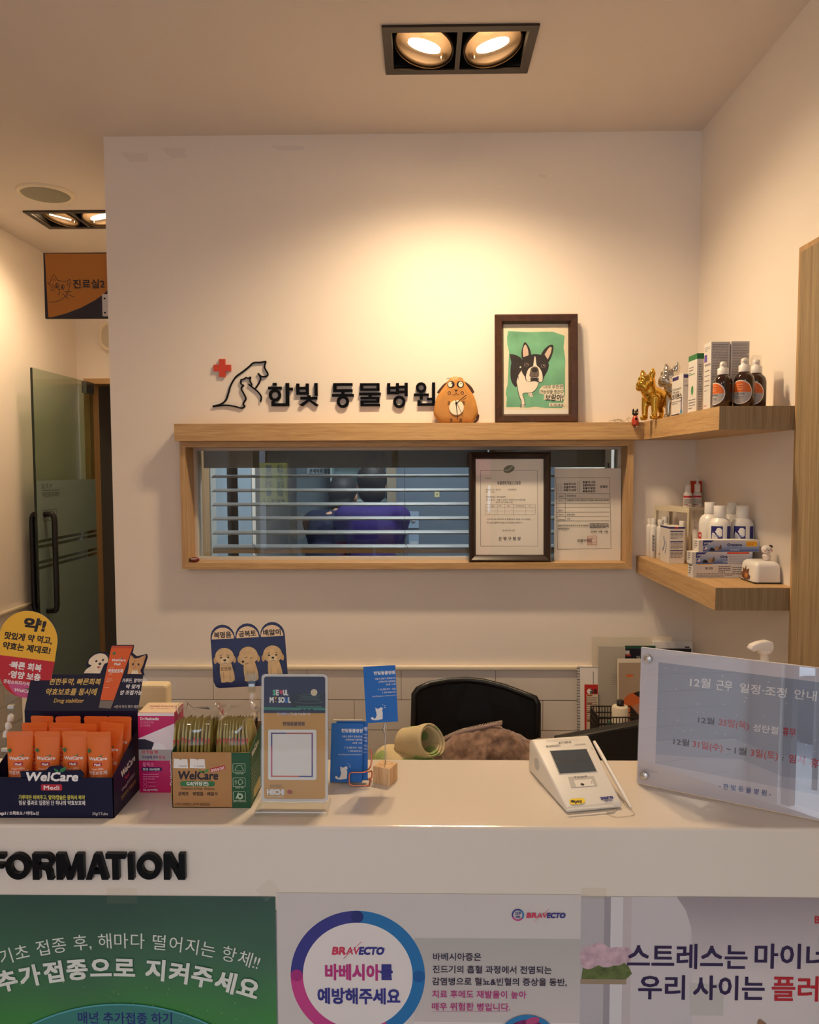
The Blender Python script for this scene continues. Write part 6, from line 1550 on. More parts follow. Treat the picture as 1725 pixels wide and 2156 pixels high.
def spray(label, x, y, s=1.0, rz=0, th=R(-136)):
    rot_ = th
    t = thing('spray_bottle', label, 'bottle', (x, y, US), rz, 'amber spray bottles on the upper corner shelf')
    b = B(); b.frame(); b.lathe([(.0195 * s, 0), (.0215 * s, .002), (.0215 * s, .058 * s), (.0200 * s, .066 * s), (.0140 * s, .074 * s), (.0110 * s, .076 * s), (.0105 * s, .079 * s)], AMB, 36)
    # round label wrapped on the front left of the glass
    pb = B(); pb.frame(); pb.dz = .00018; pb.ell(0, .032 * s, .0262 * s, .0262 * s, WHT, 40); lab = [(.0240 * s * math.cos(a), .032 * s + .0240 * s * math.sin(a)) for a in [math.pi * i / 24 for i in range(25)]]
    pb.poly(lab, LBO); pb.poly([(p[0], .064 * s - p[1]) for p in lab][::-1], LBG)
    for k in range(3): pb.rect(-.006, (.037 + k * .005) * s, .007, (.0395 + k * .005) * s, ink(236, 150, 100))
    pb.text('소독용 에탄올', 0, .027 * s, .004, TX, 'c', .02, w=.02); pb.lines(-.009, .021 * s, .018, 2, .003, TX, .001, 3)
    # subdivide the discs so that they can wrap
    bm = bmesh.new(); vv = [bm.verts.new(v) for v in pb.v]
    for f, mi in zip(pb.f, pb.m):
        try: ff = bm.faces.new([vv[i] for i in f]); ff.material_index = mi
        except ValueError: pass
    bmesh.ops.triangulate(bm, faces=bm.faces[:])
    for _ in range(2): bmesh.ops.subdivide_edges(bm, edges=[e for e in bm.edges if e.calc_length() > .004], cuts=2)
    bmesh.ops.triangulate(bm, faces=bm.faces[:])
    bm.verts.index_update(); o = len(b.v); th0 = th
    for v in bm.verts: r = .0216 * s + v.co.z; th = rot_ + v.co.x / (.0216 * s); b.v.append(Vector((r * math.cos(th), r * math.sin(th), v.co.y)))
    for f in bm.faces: b.f.append(tuple(o + v.index for v in f.verts)); b.m.append(b.mi(pb.mats[f.material_index])); b.sm.append(False)
    bm.free(); b.build('glass_body', t)
    b = B(); b.frame(); b.lathe([(.0125 * s, .077 * s), (.0125 * s, .091 * s), (.0095 * s, .093 * s), (.0080 * s, .094 * s), (.0080 * s, .098 * s), (.0072 * s, .106 * s), (.003 * s, .108 * s)], NOZ, 24)
    b.tube([(-.004, -.006, .100 * s), (-.005, -.0105, .100 * s)], .0016, NOZ, 8); b.build('spray_pump', t)
    b = B(); b.frame(); b.lathe([(.0118 * s, .0855 * s), (.0105 * s, .112 * s), (.0085 * s, .1165 * s), (.0002, .1175 * s)], CAPC, 24, cap=False); b.build('clear_cap', t)
spray('amber spray bottle with an orange round label, left of the front pair', .7110, -.5960, 1.0, 0, R(-166))
spray('amber spray bottle with an orange round label, right of the front pair', .7560, -.6080, 1.06)
spray('amber spray bottle peeking out behind the right one of the front pair', .7990, -.572, 1.08)

# ---- lower shelf
LS = 1.3200
rk = thing('metal_rack', 'small cream metal rack with open legs on the lower corner shelf', 'rack', (.787, -.180, LS), R(21))
RKM = mat('cream_metal', (206, 196, 172), .45); rh = .161; rl, rw_ = .155, .062
b = B(); b.frame(); b.box(0, rw_, 0, rl, rh - .003, rh, RKM); b.box(-.001, .0, -.001, rl, rh - .014, rh, RKM); b.box(-.001, rw_, -.001, .0, rh - .008, rh, RKM); b.build('rack_top', rk)
for x, y in ((0, 0), (0, rl - .008), (rw_ - .008, 0), (rw_ - .008, rl - .008)):
    b = B(); b.frame(); b.box(x, x + .008, y, y + .0016, 0, rh - .003, RKM); b.box(x, x + .0016, y, y + .008, 0, rh - .003, RKM); b.build('leg', rk)
PBT = mat('white_plastic_bottle', (226, 224, 220), .28, coat=.15)
def wrap(b, pb, r, th0):
    bm = bmesh.new(); vv = [bm.verts.new(v) for v in pb.v]
    for f, mi in zip(pb.f, pb.m):
        try: ff = bm.faces.new([vv[i] for i in f]); ff.material_index = mi
        except ValueError: pass
    bmesh.ops.triangulate(bm, faces=bm.faces[:])
    for _ in range(2): bmesh.ops.subdivide_edges(bm, edges=[e for e in bm.edges if e.calc_length() > r * .2], cuts=2)
    bmesh.ops.triangulate(bm, faces=bm.faces[:]); bm.verts.index_update(); o = len(b.v)
    for v in bm.verts: rr_ = r + v.co.z + .0002; th = th0 + v.co.x / r; b.v.append(Vector((rr_ * math.cos(th), rr_ * math.sin(th), v.co.y)))
    for f in bm.faces: b.f.append(tuple(o + v.index for v in f.verts)); b.m.append(b.mi(pb.mats[f.material_index])); b.sm.append(False)
    bm.free()
def bottle(label, x, y, z, r, h, capr, caph, group, draw=None, th0=R(-105), capm=None, name='medicine_bottle', spout=False):
    t = thing(name, label, 'bottle', (x, y, z), 0, group)
    hb_ = h - caph; b = B(); b.frame()
    b.lathe([(r * .92, 0), (r, r * .12), (r, hb_ - r * .9), (r * .93, hb_ - r * .5), (r * .75, hb_ - r * .2), (capr * .9, hb_), (capr * .85, hb_ + .002)], PBT, 32)
    if draw: pb = B(); pb.frame(); pb.dz = .00018; draw(pb, r, hb_); wrap(b, pb, r, th0)
    b.build('bottle_body', t)
    b = B(); b.frame()
    if spout: b.lathe([(capr, hb_), (capr, hb_ + caph * .42), (capr * .8, hb_ + caph * .46), (capr * .42, hb_ + caph * .5), (capr * .22, h - .001), (capr * .1, h)], PBT, 20)
    else: b.lathe([(capr * .98, hb_), (capr, hb_ + .001), (capr, h - .001), (capr * .96, h)], PBT, 26)
    b.build('cap', t); return t
def dsl(pb, r, h): 
    for i in range(14): pb.rect(-r * .25, h * .20 + i * h * .036, r * .25 - (i % 3) * r * .1, h * .218 + i * h * .036, ink(60, 60, 66))
def dsm(pb, r, h): pb.lines(-r * .6, h * .16, r * 1.2, 2, .003, ink(110, 110, 116), .001, 4)
G1_ = 'slim white bottles at the left of the lower corner shelf'
bottle('slim white bottle at the far left end of the lower shelf', .7220, -.0180, LS, .0112, .120, .0080, .017, G1_)
bottle('slim white bottle with a vertical black print on the lower shelf', .7240, -.0480, LS, .0120, .122, .0086, .018, G1_, dsl)
bottle('slim white bottle between the black-printed one and the small printed carton', .7360, -.0800, LS, .0120, .120, .0086, .018, G1_, dsm)
bottle('slim white bottle with only its cap showing above the printed carton, left', .7560, -.0600, LS, .0120, .128, .0092, .018, G1_)
bottle('slim white bottle with its cap showing above the printed carton, right', .7820, -.1400, LS, .0120, .120, .0092, .018, G1_)
def fb(b, w, h):
    b.rect(0, h - .006, w, h - .0004, ink(40, 44, 110)); b.poly([(w * .35, h - .0005), (w * .6, h - .0005), (w * .47, h - .008)], ink(200, 40, 40))
    for i, y in enumerate((.86, .58, .34)): b.rect(w * .08, h * y, w * .9, h * (y + .03), ink(60, 66, 120)); b.lines(w * .1, h * (y - .04), w * .78, 5, .0038, ink(130, 126, 130), .0018, i)
def sb(b, w, h): b.rect(0, h - .006, w, h - .0004, ink(40, 44, 110)); b.line(smooth([(w * .3, h * .3), (w * .5, h * .5), (w * .4, h * .7)], 4), .006, ink(90, 110, 160)); b.line(smooth([(w * .6, h * .25), (w * .7, h * .45), (w * .65, h * .6)], 4), .005, ink(90, 110, 160))
carton('white printed carton with a dark blue top edge beside the slim white bottles', .7205, .7665, -.2060, -.1270, LS, .1080, sb, fb)
def dv(orange):
    def f(pb, r, h):
        pb.rect(-r * .9, h * .56, r * .15, h * .86, ink(34, 34, 110)); pb.text('Virbac', -r * .75, h * .67, h * .07, ink(150, 160, 210), w=r * .75); pb.rect(r * .55, 0.004, r * 1.0, h * .86, ink(34, 34, 110))
        pb.text('PEPTIVET' if not orange else 'EPI-SOOTHE', -r * .9, h * .40, h * .085, ink(222, 166, 70), w=r * 1.35, bold=.03); pb.lines(-r * .9, h * .3, r * .6, 3, h * .05, ink(40, 40, 110), h * .025, 5)
    return f
G2_ = 'big white round bottles behind the toothpaste boxes'
bottle('big white bottle with navy label stripes, left of the front pair', .7800, -.4230, LS, .0285, .180, .0155, .031, G2_, dv(0))
bottle('big white bottle with navy label stripes, right of the front pair', .8385, -.4230, LS, .0285, .180, .0155, .031, G2_, dv(0))
def dred(pb, r, h): pb.rect(-r * 1.0, h * .5, -r * .3, h * .68, ink(190, 50, 44)); pb.lines(-r * .9, h * .4, r * .5, 3, h * .07, TX, h * .03, 4)
bottle('big white bottle with a red label patch, behind the left front one', .7800, -.3570, LS, .0285, .186, .0150, .031, G2_, dred, R(-140))
bottle('big white bottle mostly hidden behind the right front one', .8385, -.3570, LS, .0285, .186, .0150, .031, G2_)
bottle('slim white bottle standing under the cream rack', .8230, -.1450, LS, .0125, .118, .0088, .018, G1_)
def dr(pb, r, h): pb.rect(-r * 1.3, h * .62, r * 1.2, h * .74, ink(190, 36, 50)); pb.lines(-r * 1.0, h * .5, r * 2, 6, h * .07, ink(110, 100, 104), h * .03, 4); pb.rect(-r * 1.0, h * .12, r * .4, h * .15, ink(200, 60, 70))
bottle('small white dropper bottle with a red band on the rack, left', .8040, -.1180, LS + rh, .0130, .096, .0085, .050, 'white dropper bottles on the rack', dr, R(-105), name='dropper_bottle', spout=True)
bottle('small white dropper bottle with a red band on the rack, right', .8370, -.1050, LS + rh, .0130, .096, .0085, .050, 'white dropper bottles on the rack', dr, R(-105), name='dropper_bottle', spout=True)
carton('orange-red and white medicine box standing behind the dropper bottles', .8240, .8600, -.0800, -.0560, LS + rh, .080, None, lambda b, w, h: b.rect(0, .0, w, h * .97, ink(198, 66, 36)), None)
def tpbox(label, x0, x1, y0, z, h, kind):
    d = .036
    def fr(b, w, hh):
        if kind == 'back':
            b.rect(w * .065, hh * .42, w * .155, hh * .84, ink(214, 210, 206)); b.text('▣ ▤', w * .20, hh * .62, hh * .22, TX, w=w * .12, bold=.03); b.lines(w * .42, hh * .8, w * .2, 4, hh * .13, TX, hh * .05, 3); b.lines(w * .65, hh * .72, w * .32, 4, hh * .15, TX, hh * .05, 4); b.lines(w * .06, hh * .28, w * .6, 3, hh * .1, TX, hh * .04, 5)
            b.rect(w * .06, hh * .955, w * .3, hh * .998, YEL)
            return
        NVt = ink(36, 52, 130); b.rect(w * .07, .0006, w * .995, hh - .0006, gradient_tp)
        b.poly([(w * .07, hh - .0006), (w * .26, hh - .0006), (w * .12, hh * .55), (w * .07, hh * .5)], NVt); b.text('ZYMOX', w * .09, hh * .66, hh * .16, WHT, bold=.03, w=w * .1, rot=.1)
        b.rect(w * .085, hh * .16, w * .14, hh * .40, WHT); b.rect(w * .085, hh * .28, w * .11, hh * .40, ink(40, 60, 140)); b.rect(w * .085, hh * .16, w * .14, hh * .2, ink(190, 50, 60))
        b.poly(smooth([(w * .18, hh * .1), (w * .20, hh * .35), (w * .25, hh * .3), (w * .27, hh * .08)], 3), IK); b.poly(smooth([(w * .27, hh * .1), (w * .28, hh * .5), (w * .33, hh * .4), (w * .36, hh * .12)], 3), ink(170, 140, 110)); b.poly(smooth([(w * .32, hh * .15), (w * .36, hh * .6), (w * .38, hh * .4), (w * .37, hh * .2)], 3), ink(110, 80, 60))
        b.text('Oratene', w * .47, hh * .50, hh * .30, ink(28, 34, 90), bold=.04, w=w * (.24 if kind == 'top' else .24), shear=.05); b.rect(w * .47, hh * .36, w * .72, hh * .38, ink(40, 80, 150)); b.text('MAINTENANCE', w * .52, hh * .12, hh * .12, WHT, bold=.02, w=w * .15)
        if kind == 'top': b.rect(w * .78, hh * .45, w * .96, hh * .90, YEL); b.lines(w * .79, hh * .72, w * .15, 2, hh * .16, ink(170, 60, 40), hh * .06, 4)
        else: b.rect(w * .59, .001, w * .93, hh * .82, ink(196, 194, 200)); b.rect(w * .58, hh * .84, w * .94, hh * .995, ink(214, 84, 60)); b.lines(w * .61, hh * .6, w * .3, 4, hh * .14, ink(150, 150, 160), hh * .05, 6)
    t = carton(label, x0, x1, y0, y0 + d, z, h, lambda b, w, hh: b.lines(w * .2, hh * .8, w * .5, 4, hh * .18, TX, hh * .08, 7), fr, None, 'toothpaste_box', None, 'pet toothpaste boxes stacked on the lower shelf')
    return t
gradient_tp = gradient('toothpaste_blue_blend', [(0, (40, 70, 150)), (.45, (150, 166, 200)), (1, (206, 204, 210))], 2, .0, .030)
tpbox('long white box lying back side out, bottom of the toothpaste stack', .6880, .8410, -.4905, LS, .0355, 'back')
tpbox('long blue and white toothpaste box in the middle of the stack, half covered by a grey sticker', .6850, .8380, -.4890, LS + .0357, .0305, 'mid')
tpbox('long blue toothpaste box with a yellow sticker, top of the stack', .7020, .8550, -.4880, LS + .0664, .0300, 'top')
bpy.data.objects['toothpaste_box.001']['label'] = 'blue toothpaste box in the middle of the stack with a grey sticker'
# white money-box like holder with a dog figure
wb = thing('tissue_holder', 'white rounded box with black base and a brown animal sticker on the lower shelf', 'holder', (.8330, -.5470, LS))
b = B(); b.frame(); b.prism(rrect(-.0335, -.044, .0335, .044, .010, 5), 0, .004, CK); b.build('base', wb)
b = B(); b.frame(); bm = bmesh.new()
pr = [rrect(-.032, -.0425, .032, .0425, .010, 6), rrect(-.030, -.040, .030, .040, .011, 6)]
vs = [[bm.verts.new((x, y, z)) for x, y in rrect(-.0325 + i, -.0430 + i * 1.2, .0325 - i, .0430 - i * 1.2, .010, 6)] for z, i in ((.004, 0), (.040, .0015), (.046, .003), (.0505, .0065), (.0525, .011))]
for a, c in zip(vs, vs[1:]):
    for i in range(len(a)): bm.faces.new([a[i], a[(i + 1) % len(a)], c[(i + 1) % len(a)], c[i]])
bm.faces.new(vs[-1]); b.addbm(bm, PBT, True); b.build('cover', wb)
b = B(); b.frame(Matrix.Translation((-.0330, .044, .003)) @ Matrix.Rotation(R(-90), 4, 'Z') @ Matrix.Rotation(R(87), 4, 'X'), .0004)
BRN = mat('printed_brown_animal', (120, 78, 56), .5, var=.5, vscale=120)
b.poly(smooth([(.014, .004), (.010, .016), (.018, .020), (.016, .030), (.026, .026), (.034, .036), (.038, .026), (.052, .030), (.050, .018), (.060, .012), (.054, .004), (.034, .001)], 3), BRN); b.ell(.038, .012, .009, .006, ink(196, 130, 70)); b.build('animal_sticker', wb)
fg = thing('dog_figure', 'tiny white dog bobble figure with a brown ear patch on the white holder', 'figurine', (.8420, -.5560, LS + .0525))
b = B(); b.frame(); b.lathe([(.0055, 0), (.0085, .001), (.0080, .006), (.0105, .010), (.0090, .015), (.0050, .018)], mat('pearly_white', (226, 214, 204), .2, metal=.3), 20); b.build('body', fg)
b = B(); b.frame(); b.ball((0, 0, .0275), .0130, mat('figure_white', (228, 222, 214), .25), 22, .0112, .0115); b.ball((.0075, -.002, .0345), .0062, mat('figure_brown', (70, 50, 42), .3), 12, .0045, .006); b.build('head', fg)
b = B(); b.frame(front(0, -.0122, 0)); b.ell(-.0048, .0285, .0011, .0013, IK, 10); b.ell(.0040, .0285, .0011, .0013, IK, 10); b.ell(-.0005, .0262, .0018, .0013, IK, 10); b.ring(-.0005, .0240, .0022, .0028, IK, 200, 340, 24); b.ell(-.0085, .0250, .0018, .0016, ink(220, 110, 90), 12); b.ell(.0075, .0250, .0018, .0016, ink(220, 110, 90), 12); b.build('face', fg)
# ------------------------------------------------------------------ behind the counter
MESHB = mat('black_chair_mesh', (14, 13, 13), .7); PLB = mat('black_plastic', (18, 17, 16), .35)
ch = thing('office_chair', 'black mesh-back office chair behind the counter, draped with a brown fleece blanket', 'chair', (.140, -.50, 0))
cx = .140
def ch_pt(px, py): p = at(px, py, Y=-.45); return (p.x - cx, p.z)
top_ = [(872, 1590), (871, 1540), (873, 1462), (880, 1454), (905, 1446), (945, 1443), (985, 1443), (1020, 1446), (1065, 1455), (1108, 1467), (1128, 1472), (1133, 1482), (1133, 1548), (1131, 1592)]
outp = [ch_pt(*p) for p in top_] + [(.155, .60), (-.150, .60)]
def curved(b, pts, m, th):
    """upright sheet bent backwards in the middle"""
    bm = bmesh.new(); vv = [bm.verts.new((x, 0, z)) for x, z in pts]; f = bm.faces.new(vv)
    bmesh.ops.triangulate(bm, faces=[f])
    for _ in range(3): bmesh.ops.subdivide_edges(bm, edges=[e for e in bm.edges if e.calc_length() > .04], cuts=1)
    bmesh.ops.triangulate(bm, faces=bm.faces[:])
    r = bmesh.ops.extrude_face_region(bm, geom=bm.faces[:])
    for v in [g for g in r['geom'] if isinstance(g, bmesh.types.BMVert)]: v.co.y += th
    for v in bm.verts: v.co.y += .05 * (1 - (v.co.x / .17) ** 2) + .05
    bmesh.ops.recalc_face_normals(bm, faces=bm.faces[:]); b.addbm(bm, m, False)
b = B(); b.frame(); curved(b, list(reversed(outp)), MESHB, .006); b.build('backrest', ch)
b = B(); b.frame(); P = [Vector((x, 0, z)) for x, z in outp]
for p in P: p.y = .05 * (1 - (p.x / .17) ** 2) + .05
b.tube([tuple(p) for p in P], .0085, PLB, 10, True); b.build('back_frame', ch)
b = B(); b.frame(); b.bbox(-.23, .23, -.22, .14, .44, .51, PLB, .03, 3); b.build('seat', ch)
b = B(); b.frame(); b.tube([(0, -.09, .1), (0, -.09, .45)], .028, PLB, 14); b.build('column', ch)
for i in range(5):
    a = 2 * math.pi * i / 5 + .3; b = B(); b.frame(); b.tube([(0, -.09, .10), (.28 * math.cos(a), -.09 + .28 * math.sin(a), .065)], [.022, .014], PLB, 10); lg = b.build('leg', ch)
    b = B(); b.frame(); b.ball((.28 * math.cos(a), -.09 + .28 * math.sin(a), .030), .030, PLB, 12); b.build('caster', lg)
b = B(); b.frame(); b.tube(smooth([(0, .0, .47), (0, .13, .48), (0, .125, .62)], 5), .02, PLB, 10); b.build('back_support', ch)
# fleece blanket heaped in front of the chair back
FLE = bpy.data.materials.new('brown_fleece'); FLE.use_nodes = True
_nt = FLE.node_tree; _p = _nt.nodes['Principled BSDF']; _p.inputs['Roughness'].default_value = .95; _p.inputs['Sheen Weight'].default_value = .5
_n = _nt.nodes.new('ShaderNodeTexNoise'); _n.inputs['Scale'].default_value = 55; _n.inputs['Detail'].default_value = 6
_tc = _nt.nodes.new('ShaderNodeTexCoord'); _nt.links.new(_tc.outputs['Object'], _n.inputs['Vector'])
_r = _nt.nodes.new('ShaderNodeValToRGB'); _r.color_ramp.elements[0].position = .35; _r.color_ramp.elements[1].position = .68
_r.color_ramp.elements[0].color = (lin(110), lin(84), lin(72), 1); _r.color_ramp.elements[1].color = (lin(158), lin(128), lin(110), 1)
_nt.links.new(_n.outputs['Fac'], _r.inputs['Fac']); _nt.links.new(_r.outputs['Color'], _p.inputs['Base Color'])
_b = _nt.nodes.new('ShaderNodeBump'); _b.inputs['Strength'].default_value = .9; _b.inputs['Distance'].default_value = .004; _nt.links.new(_n.outputs['Fac'], _b.inputs['Height']); _nt.links.new(_b.outputs['Normal'], _p.inputs['Normal'])
def heap(name, label, cat, crest, Y, depth, z_bottom, m, seed, amp=.008, fold=.012):
    """draped cloth: its crest line is given as pixels at depth Y; it falls to both sides"""
    C = smooth([tuple(at(px, py, Y=Y)) for px, py in crest], 6); n = len(C); k = 22; rr = random.Random(seed)
    ox, oz = C[n // 2].x, z_bottom
    ph = [rr.uniform(0, 6.3) for _ in range(6)]
    vs = []; fs = []
    for i, c in enumerate(C):
        for j in range(k):
            t = j / (k - 1) * 2 - 1                                       # -1 front foot, 0 crest, 1 back foot
            drop = (c.z - z_bottom) * (abs(t) ** 1.9)
            y = Y + depth * math.sin(t * 1.35) / .976
            w = fold * math.sin(c.x * 46 + ph[0] + t * 2.2) * min(1, abs(t) * 2) + amp * math.sin(c.x * 90 + t * 7 + ph[1]) * abs(t)
            vs.append((c.x - ox + amp * .7 * math.sin(t * 9 + ph[2]), y - Y - w * (1 if t < 0 else -1) * 1.0, c.z - drop - oz + (fold * .5 * math.sin(c.x * 60 + t * 5 + ph[3]) * abs(t) * (1 - abs(t)) * 3)))
    for i in range(n - 1):
        for j in range(k - 1): a = i * k + j; fs.append((a, a + k, a + k + 1, a + 1))
    b = B(); b.frame(); b.add(vs, fs, m, True)
    b.add([vs[j] for j in range(k)], [tuple(range(k))], m); b.add([vs[(n - 1) * k + j] for j in range(k)], [tuple(range(k - 1, -1, -1))], m)
    return b, (ox, Y, oz), C
tb = thing('fleece_blanket', 'brown fleece blanket with a zip edge heaped over the chair behind the counter', 'blanket', (.12, -.62, .52))
b, og, C = heap('x', '', '', [(893, 1604), (905, 1580), (925, 1563), (960, 1545), (1000, 1534), (1050, 1524), (1063, 1527), (1085, 1543), (1120, 1553), (1160, 1556), (1190, 1580)], -.62, .11, .52, FLE, 5)
b.M = Matrix(); b.v = [v + Vector((og[0] - .12, 0, 0)) for v in b.v]; o = b.build('fleece', tb); _s = o.modifiers.new('sub', 'SUBSURF'); _s.levels = 2; _s.render_levels = 2; _t = bpy.data.textures.new('folds', 'CLOUDS'); _t.noise_scale = .045; _t.noise_depth = 3; _d = o.modifiers.new('fur', 'DISPLACE'); _d.texture = _t; _d.strength = .028; _d.mid_level = .5
ZIP = mat('zip_tape', (176, 148, 136), .6); TEETH = mat('zip_teeth', (210, 190, 170), .4, metal=.6)
Zp = [c for c in C if .02 < c.x < .193]
b = B(); b.frame(); b.tube([(c.x - .12, -.006, c.z - .52 + .002) for c in Zp], .0042, ZIP, 8); b.build('zip_tape', tb)
b = B(); b.frame()
for i in range(0, 70):
    f = i / 69 * (len(Zp) - 1); a = Zp[int(f)].lerp(Zp[min(int(f) + 1, len(Zp) - 1)], f % 1); b.box(a.x - .1207, a.x - .1193, -.009, -.003, a.z - .52 + .004, a.z - .52 + .0085, TEETH)
b.build('zip_teeth', tb)
# rolled towel with green leaves
TWL = bpy.data.materials.new('leaf_towel'); TWL.use_nodes = True
_nt = TWL.node_tree; _p = _nt.nodes['Principled BSDF']; _p.inputs['Roughness'].default_value = .95
_tc = _nt.nodes.new('ShaderNodeTexCoord'); _v = _nt.nodes.new('ShaderNodeTexVoronoi'); _v.inputs['Scale'].default_value = 17; _nt.links.new(_tc.outputs['Object'], _v.inputs['Vector'])
_r = _nt.nodes.new('ShaderNodeValToRGB'); _r.color_ramp.interpolation = 'EASE'; e = _r.color_ramp.elements; e[0].position = .0; e[0].color = (lin(104), lin(140), lin(70), 1); e[1].position = .50; e[1].color = (lin(150), lin(170), lin(110), 1); e2 = e.new(.56); e2.color = (lin(206), lin(190), lin(150), 1)
_nt.links.new(_v.outputs['Distance'], _r.inputs['Fac']); _nt.links.new(_r.outputs['Color'], _p.inputs['Base Color'])
_n = _nt.nodes.new('ShaderNodeTexNoise'); _n.inputs['Scale'].default_value = 220; _nt.links.new(_tc.outputs['Object'], _n.inputs['Vector']); _b = _nt.nodes.new('ShaderNodeBump'); _b.inputs['Strength'].default_value = .5; _b.inputs['Distance'].default_value = .002; _nt.links.new(_n.outputs['Fac'], _b.inputs['Height']); _nt.links.new(_b.outputs['Normal'], _p.inputs['Normal'])
tw = thing('towel', 'cream towel with green leaf pattern, rolled up beside the brown blanket', 'towel', (-.02, -.78, .735))
def tp(px, py, Y=-.78): p = at(px, py, Y=Y); return Vector((p.x + .02, Y + .78, p.z - .735))
b = B(); b.frame(); vs = []; fs = []; n = 40; A_, E_ = tp(855, 1572), tp(905, 1545); ax = Vector((E_.x - A_.x, -.055, E_.z - A_.z)).normalized(); u = Vector((0, 1, 0)).cross(ax).normalized(); w_ = ax.cross(u)
rr = random.Random(3)
L = .085; ctr = (A_ + E_) / 2 + Vector((0, 0, -.006))
for j in range(7):
    for i in range(n):
        th = i / n * 2 * math.pi * 2.2; r = .040 - .011 * i / n * 2.2 / 2.2 - .004 * math.sin(j * 2.0) * .3
        r *= 1 + .03 * math.sin(th * 3 + j)
        vs.append(ctr + ax * (L * (j / 6 - .5) + .008 * (1 - i / n) * (1 if j == 6 else 0)) + u * r * math.cos(th) + w_ * r * math.sin(th) * .95)
for j in range(6):
    for i in range(n - 1): a = j * n + i; fs.append((a, a + 1, a + n + 1, a + n))
b.add(vs, fs, TWL, True); o = b.build('rolled_part', tw); sm_ = o.modifiers.new('thick', 'SOLIDIFY'); sm_.thickness = .006; ss = o.modifiers.new('sub', 'SUBSURF'); ss.levels = 1; ss.render_levels = 1
a1, a2, a3 = tp(822, 1590), tp(850, 1590), tp(880, 1595)
o = blob('folded_part', [(a1.x, .02, a1.z - .03, .045, .05, .045), (a2.x, 0, a2.z - .03, .05, .05, .04), (a3.x, 0, a3.z - .045, .06, .05, .05), (a2.x, .01, .02, .08, .06, .03)], [], TWL, tw, .007, 3)
# monitor seen from behind
mo = thing('monitor', 'black computer monitor behind the counter, seen over its top edge', 'monitor', (.40, -.86, .735), R(9))
b = B(); b.frame(Matrix.Translation((0, 0, .17)) @ Matrix.Rotation(R(0), 4, 'Y')); 
pt_ = at(1170, 1551, Y=-.86); pr_ = at(1345, 1521, Y=-.84)
hL = pt_.z - .735 - .17; hR = pr_.z - .735 - .17
x0 = (pt_.x - .40); x1 = x0 + .36; slope = (hR - hL) / (pr_.x - pt_.x)
bm = bmesh.new(); P = [(x0, hL - .20), (x1, hL - .20 + slope * .36), (x1, hL + slope * .36), (x0, hL)]
vv = [[bm.verts.new((x, y, z)) for x, z in P] for y in (0, .03)]
bm.faces.new(vv[0]); bm.faces.new(list(reversed(vv[1])))
for i in range(4): bm.faces.new([vv[0][i], vv[1][i], vv[1][(i + 1) % 4], vv[0][(i + 1) % 4]])
bmesh.ops.recalc_face_normals(bm, faces=bm.faces[:]); bmesh.ops.bevel(bm, geom=bm.edges[:], offset=.005, segments=2, profile=.5, affect='EDGES'); b.addbm(bm, PLB); b.build('screen_housing', mo)
b = B(); b.frame(); b.bbox(x0 + .10, x0 + .24, -.06, .08, 0, .012, PLB, .004); b.tube([(x0 + .17, .012, .01), (x0 + .17, .016, .17)], .016, PLB, 12); b.build('stand', mo)

# papers, planner and folders standing against the wall in the corner
DT = .735
def sheet(name, label, cat, px0, py0, px1, Y, m, tilt=0.0, lean=6, th=.002, draw=None, zb=DT, pytop_r=None):
    a = at(px0, py0, Y=Y); c = at(px1, py0, Y=Y); w = c.x - a.x; h = a.z - zb
    t = thing(name, label, cat, (a.x + w / 2, Y - .02, zb)); b = B(); b.frame(front(0, 0, 0, 0, -R(lean)) @ Matrix.Rotation(tilt, 4, 'Z')); hl = h / math.cos(R(lean))
    b.box(-w / 2, w / 2, 0, hl, -th, 0, m)
    if draw: b.z = .0001; draw(b, w, hl)
    b.build('sheet' if not isinstance(draw, str) else name, t); return t, w, hl
CREAM = mat('cream_paper', (222, 212, 192), .6); GREYP = mat('grey_folder_paper', (176, 170, 158), .6)
sheet('paper_sheet', 'big cream paper sheet, tallest of the papers standing in the corner', 'paper', 1247, 1340, 1415, -.03, CREAM, 0, 3)
sheet('paper_folder', 'white binder with a dark label standing at the right of the papers', 'folder', 1375, 1350, 1458, -.045, WHT, 0, 3, .012, lambda b, w, h: b.rect(w / 2 - .024, h - .02, w / 2 - .01, h - .016, ink(60, 56, 70)))
sheet('paper_folder', 'dark green folder edge showing above the black calendar', 'folder', 1316, 1359, 1380, -.055, ink(52, 90, 70), 0, 3, .003)
def kal(b, w, h):
    b.rect(-w / 2 + .008, h - .022, -w / 2 + .022, h - .006, ink(200, 196, 196)); b.rect(-w / 2 + .006, h - .024, -w / 2 + .026, h - .018, ink(190, 60, 44)); b.text('일', -w / 2 + .044, h - .034, .014, WHT)
sheet('wall_calendar', 'black and red covered calendar standing behind the notice board', 'calendar', 1310, 1365, 1455, -.070, ink(22, 22, 34), 0, 3, .004, kal)
sheet('paper_folder', 'grey translucent folder leaning in front of the big cream sheet', 'folder', 1256, 1362, 1312, -.085, GREYP, R(-1.5), 4, .003, lambda b, w, h: b.lines(0, h * .72, w * .42, 6, .006, ink(120, 114, 108), .0012, 6))
def redb(b, w, h):
    b.rect(-w / 2 + .004, .02, w / 2 - .003, h - .012, ink(170, 150, 130)); b.ell(.012, h * .42, .052, .060, ink(206, 104, 50), 32); b.ell(.020, h * .36, .034, .040, ink(186, 130, 100), 24); b.poly([(0, h * .62), (.03, h * .66), (.03, h * .55)], IK); b.rect(-.02, h * .80, .0, h * .83, ink(206, 104, 50))
sheet('brochure', 'brochure with an orange circle standing beside the notice board', 'brochure', 1300, 1387, 1366, -.105, CREAM, 0, 4, .003, redb)
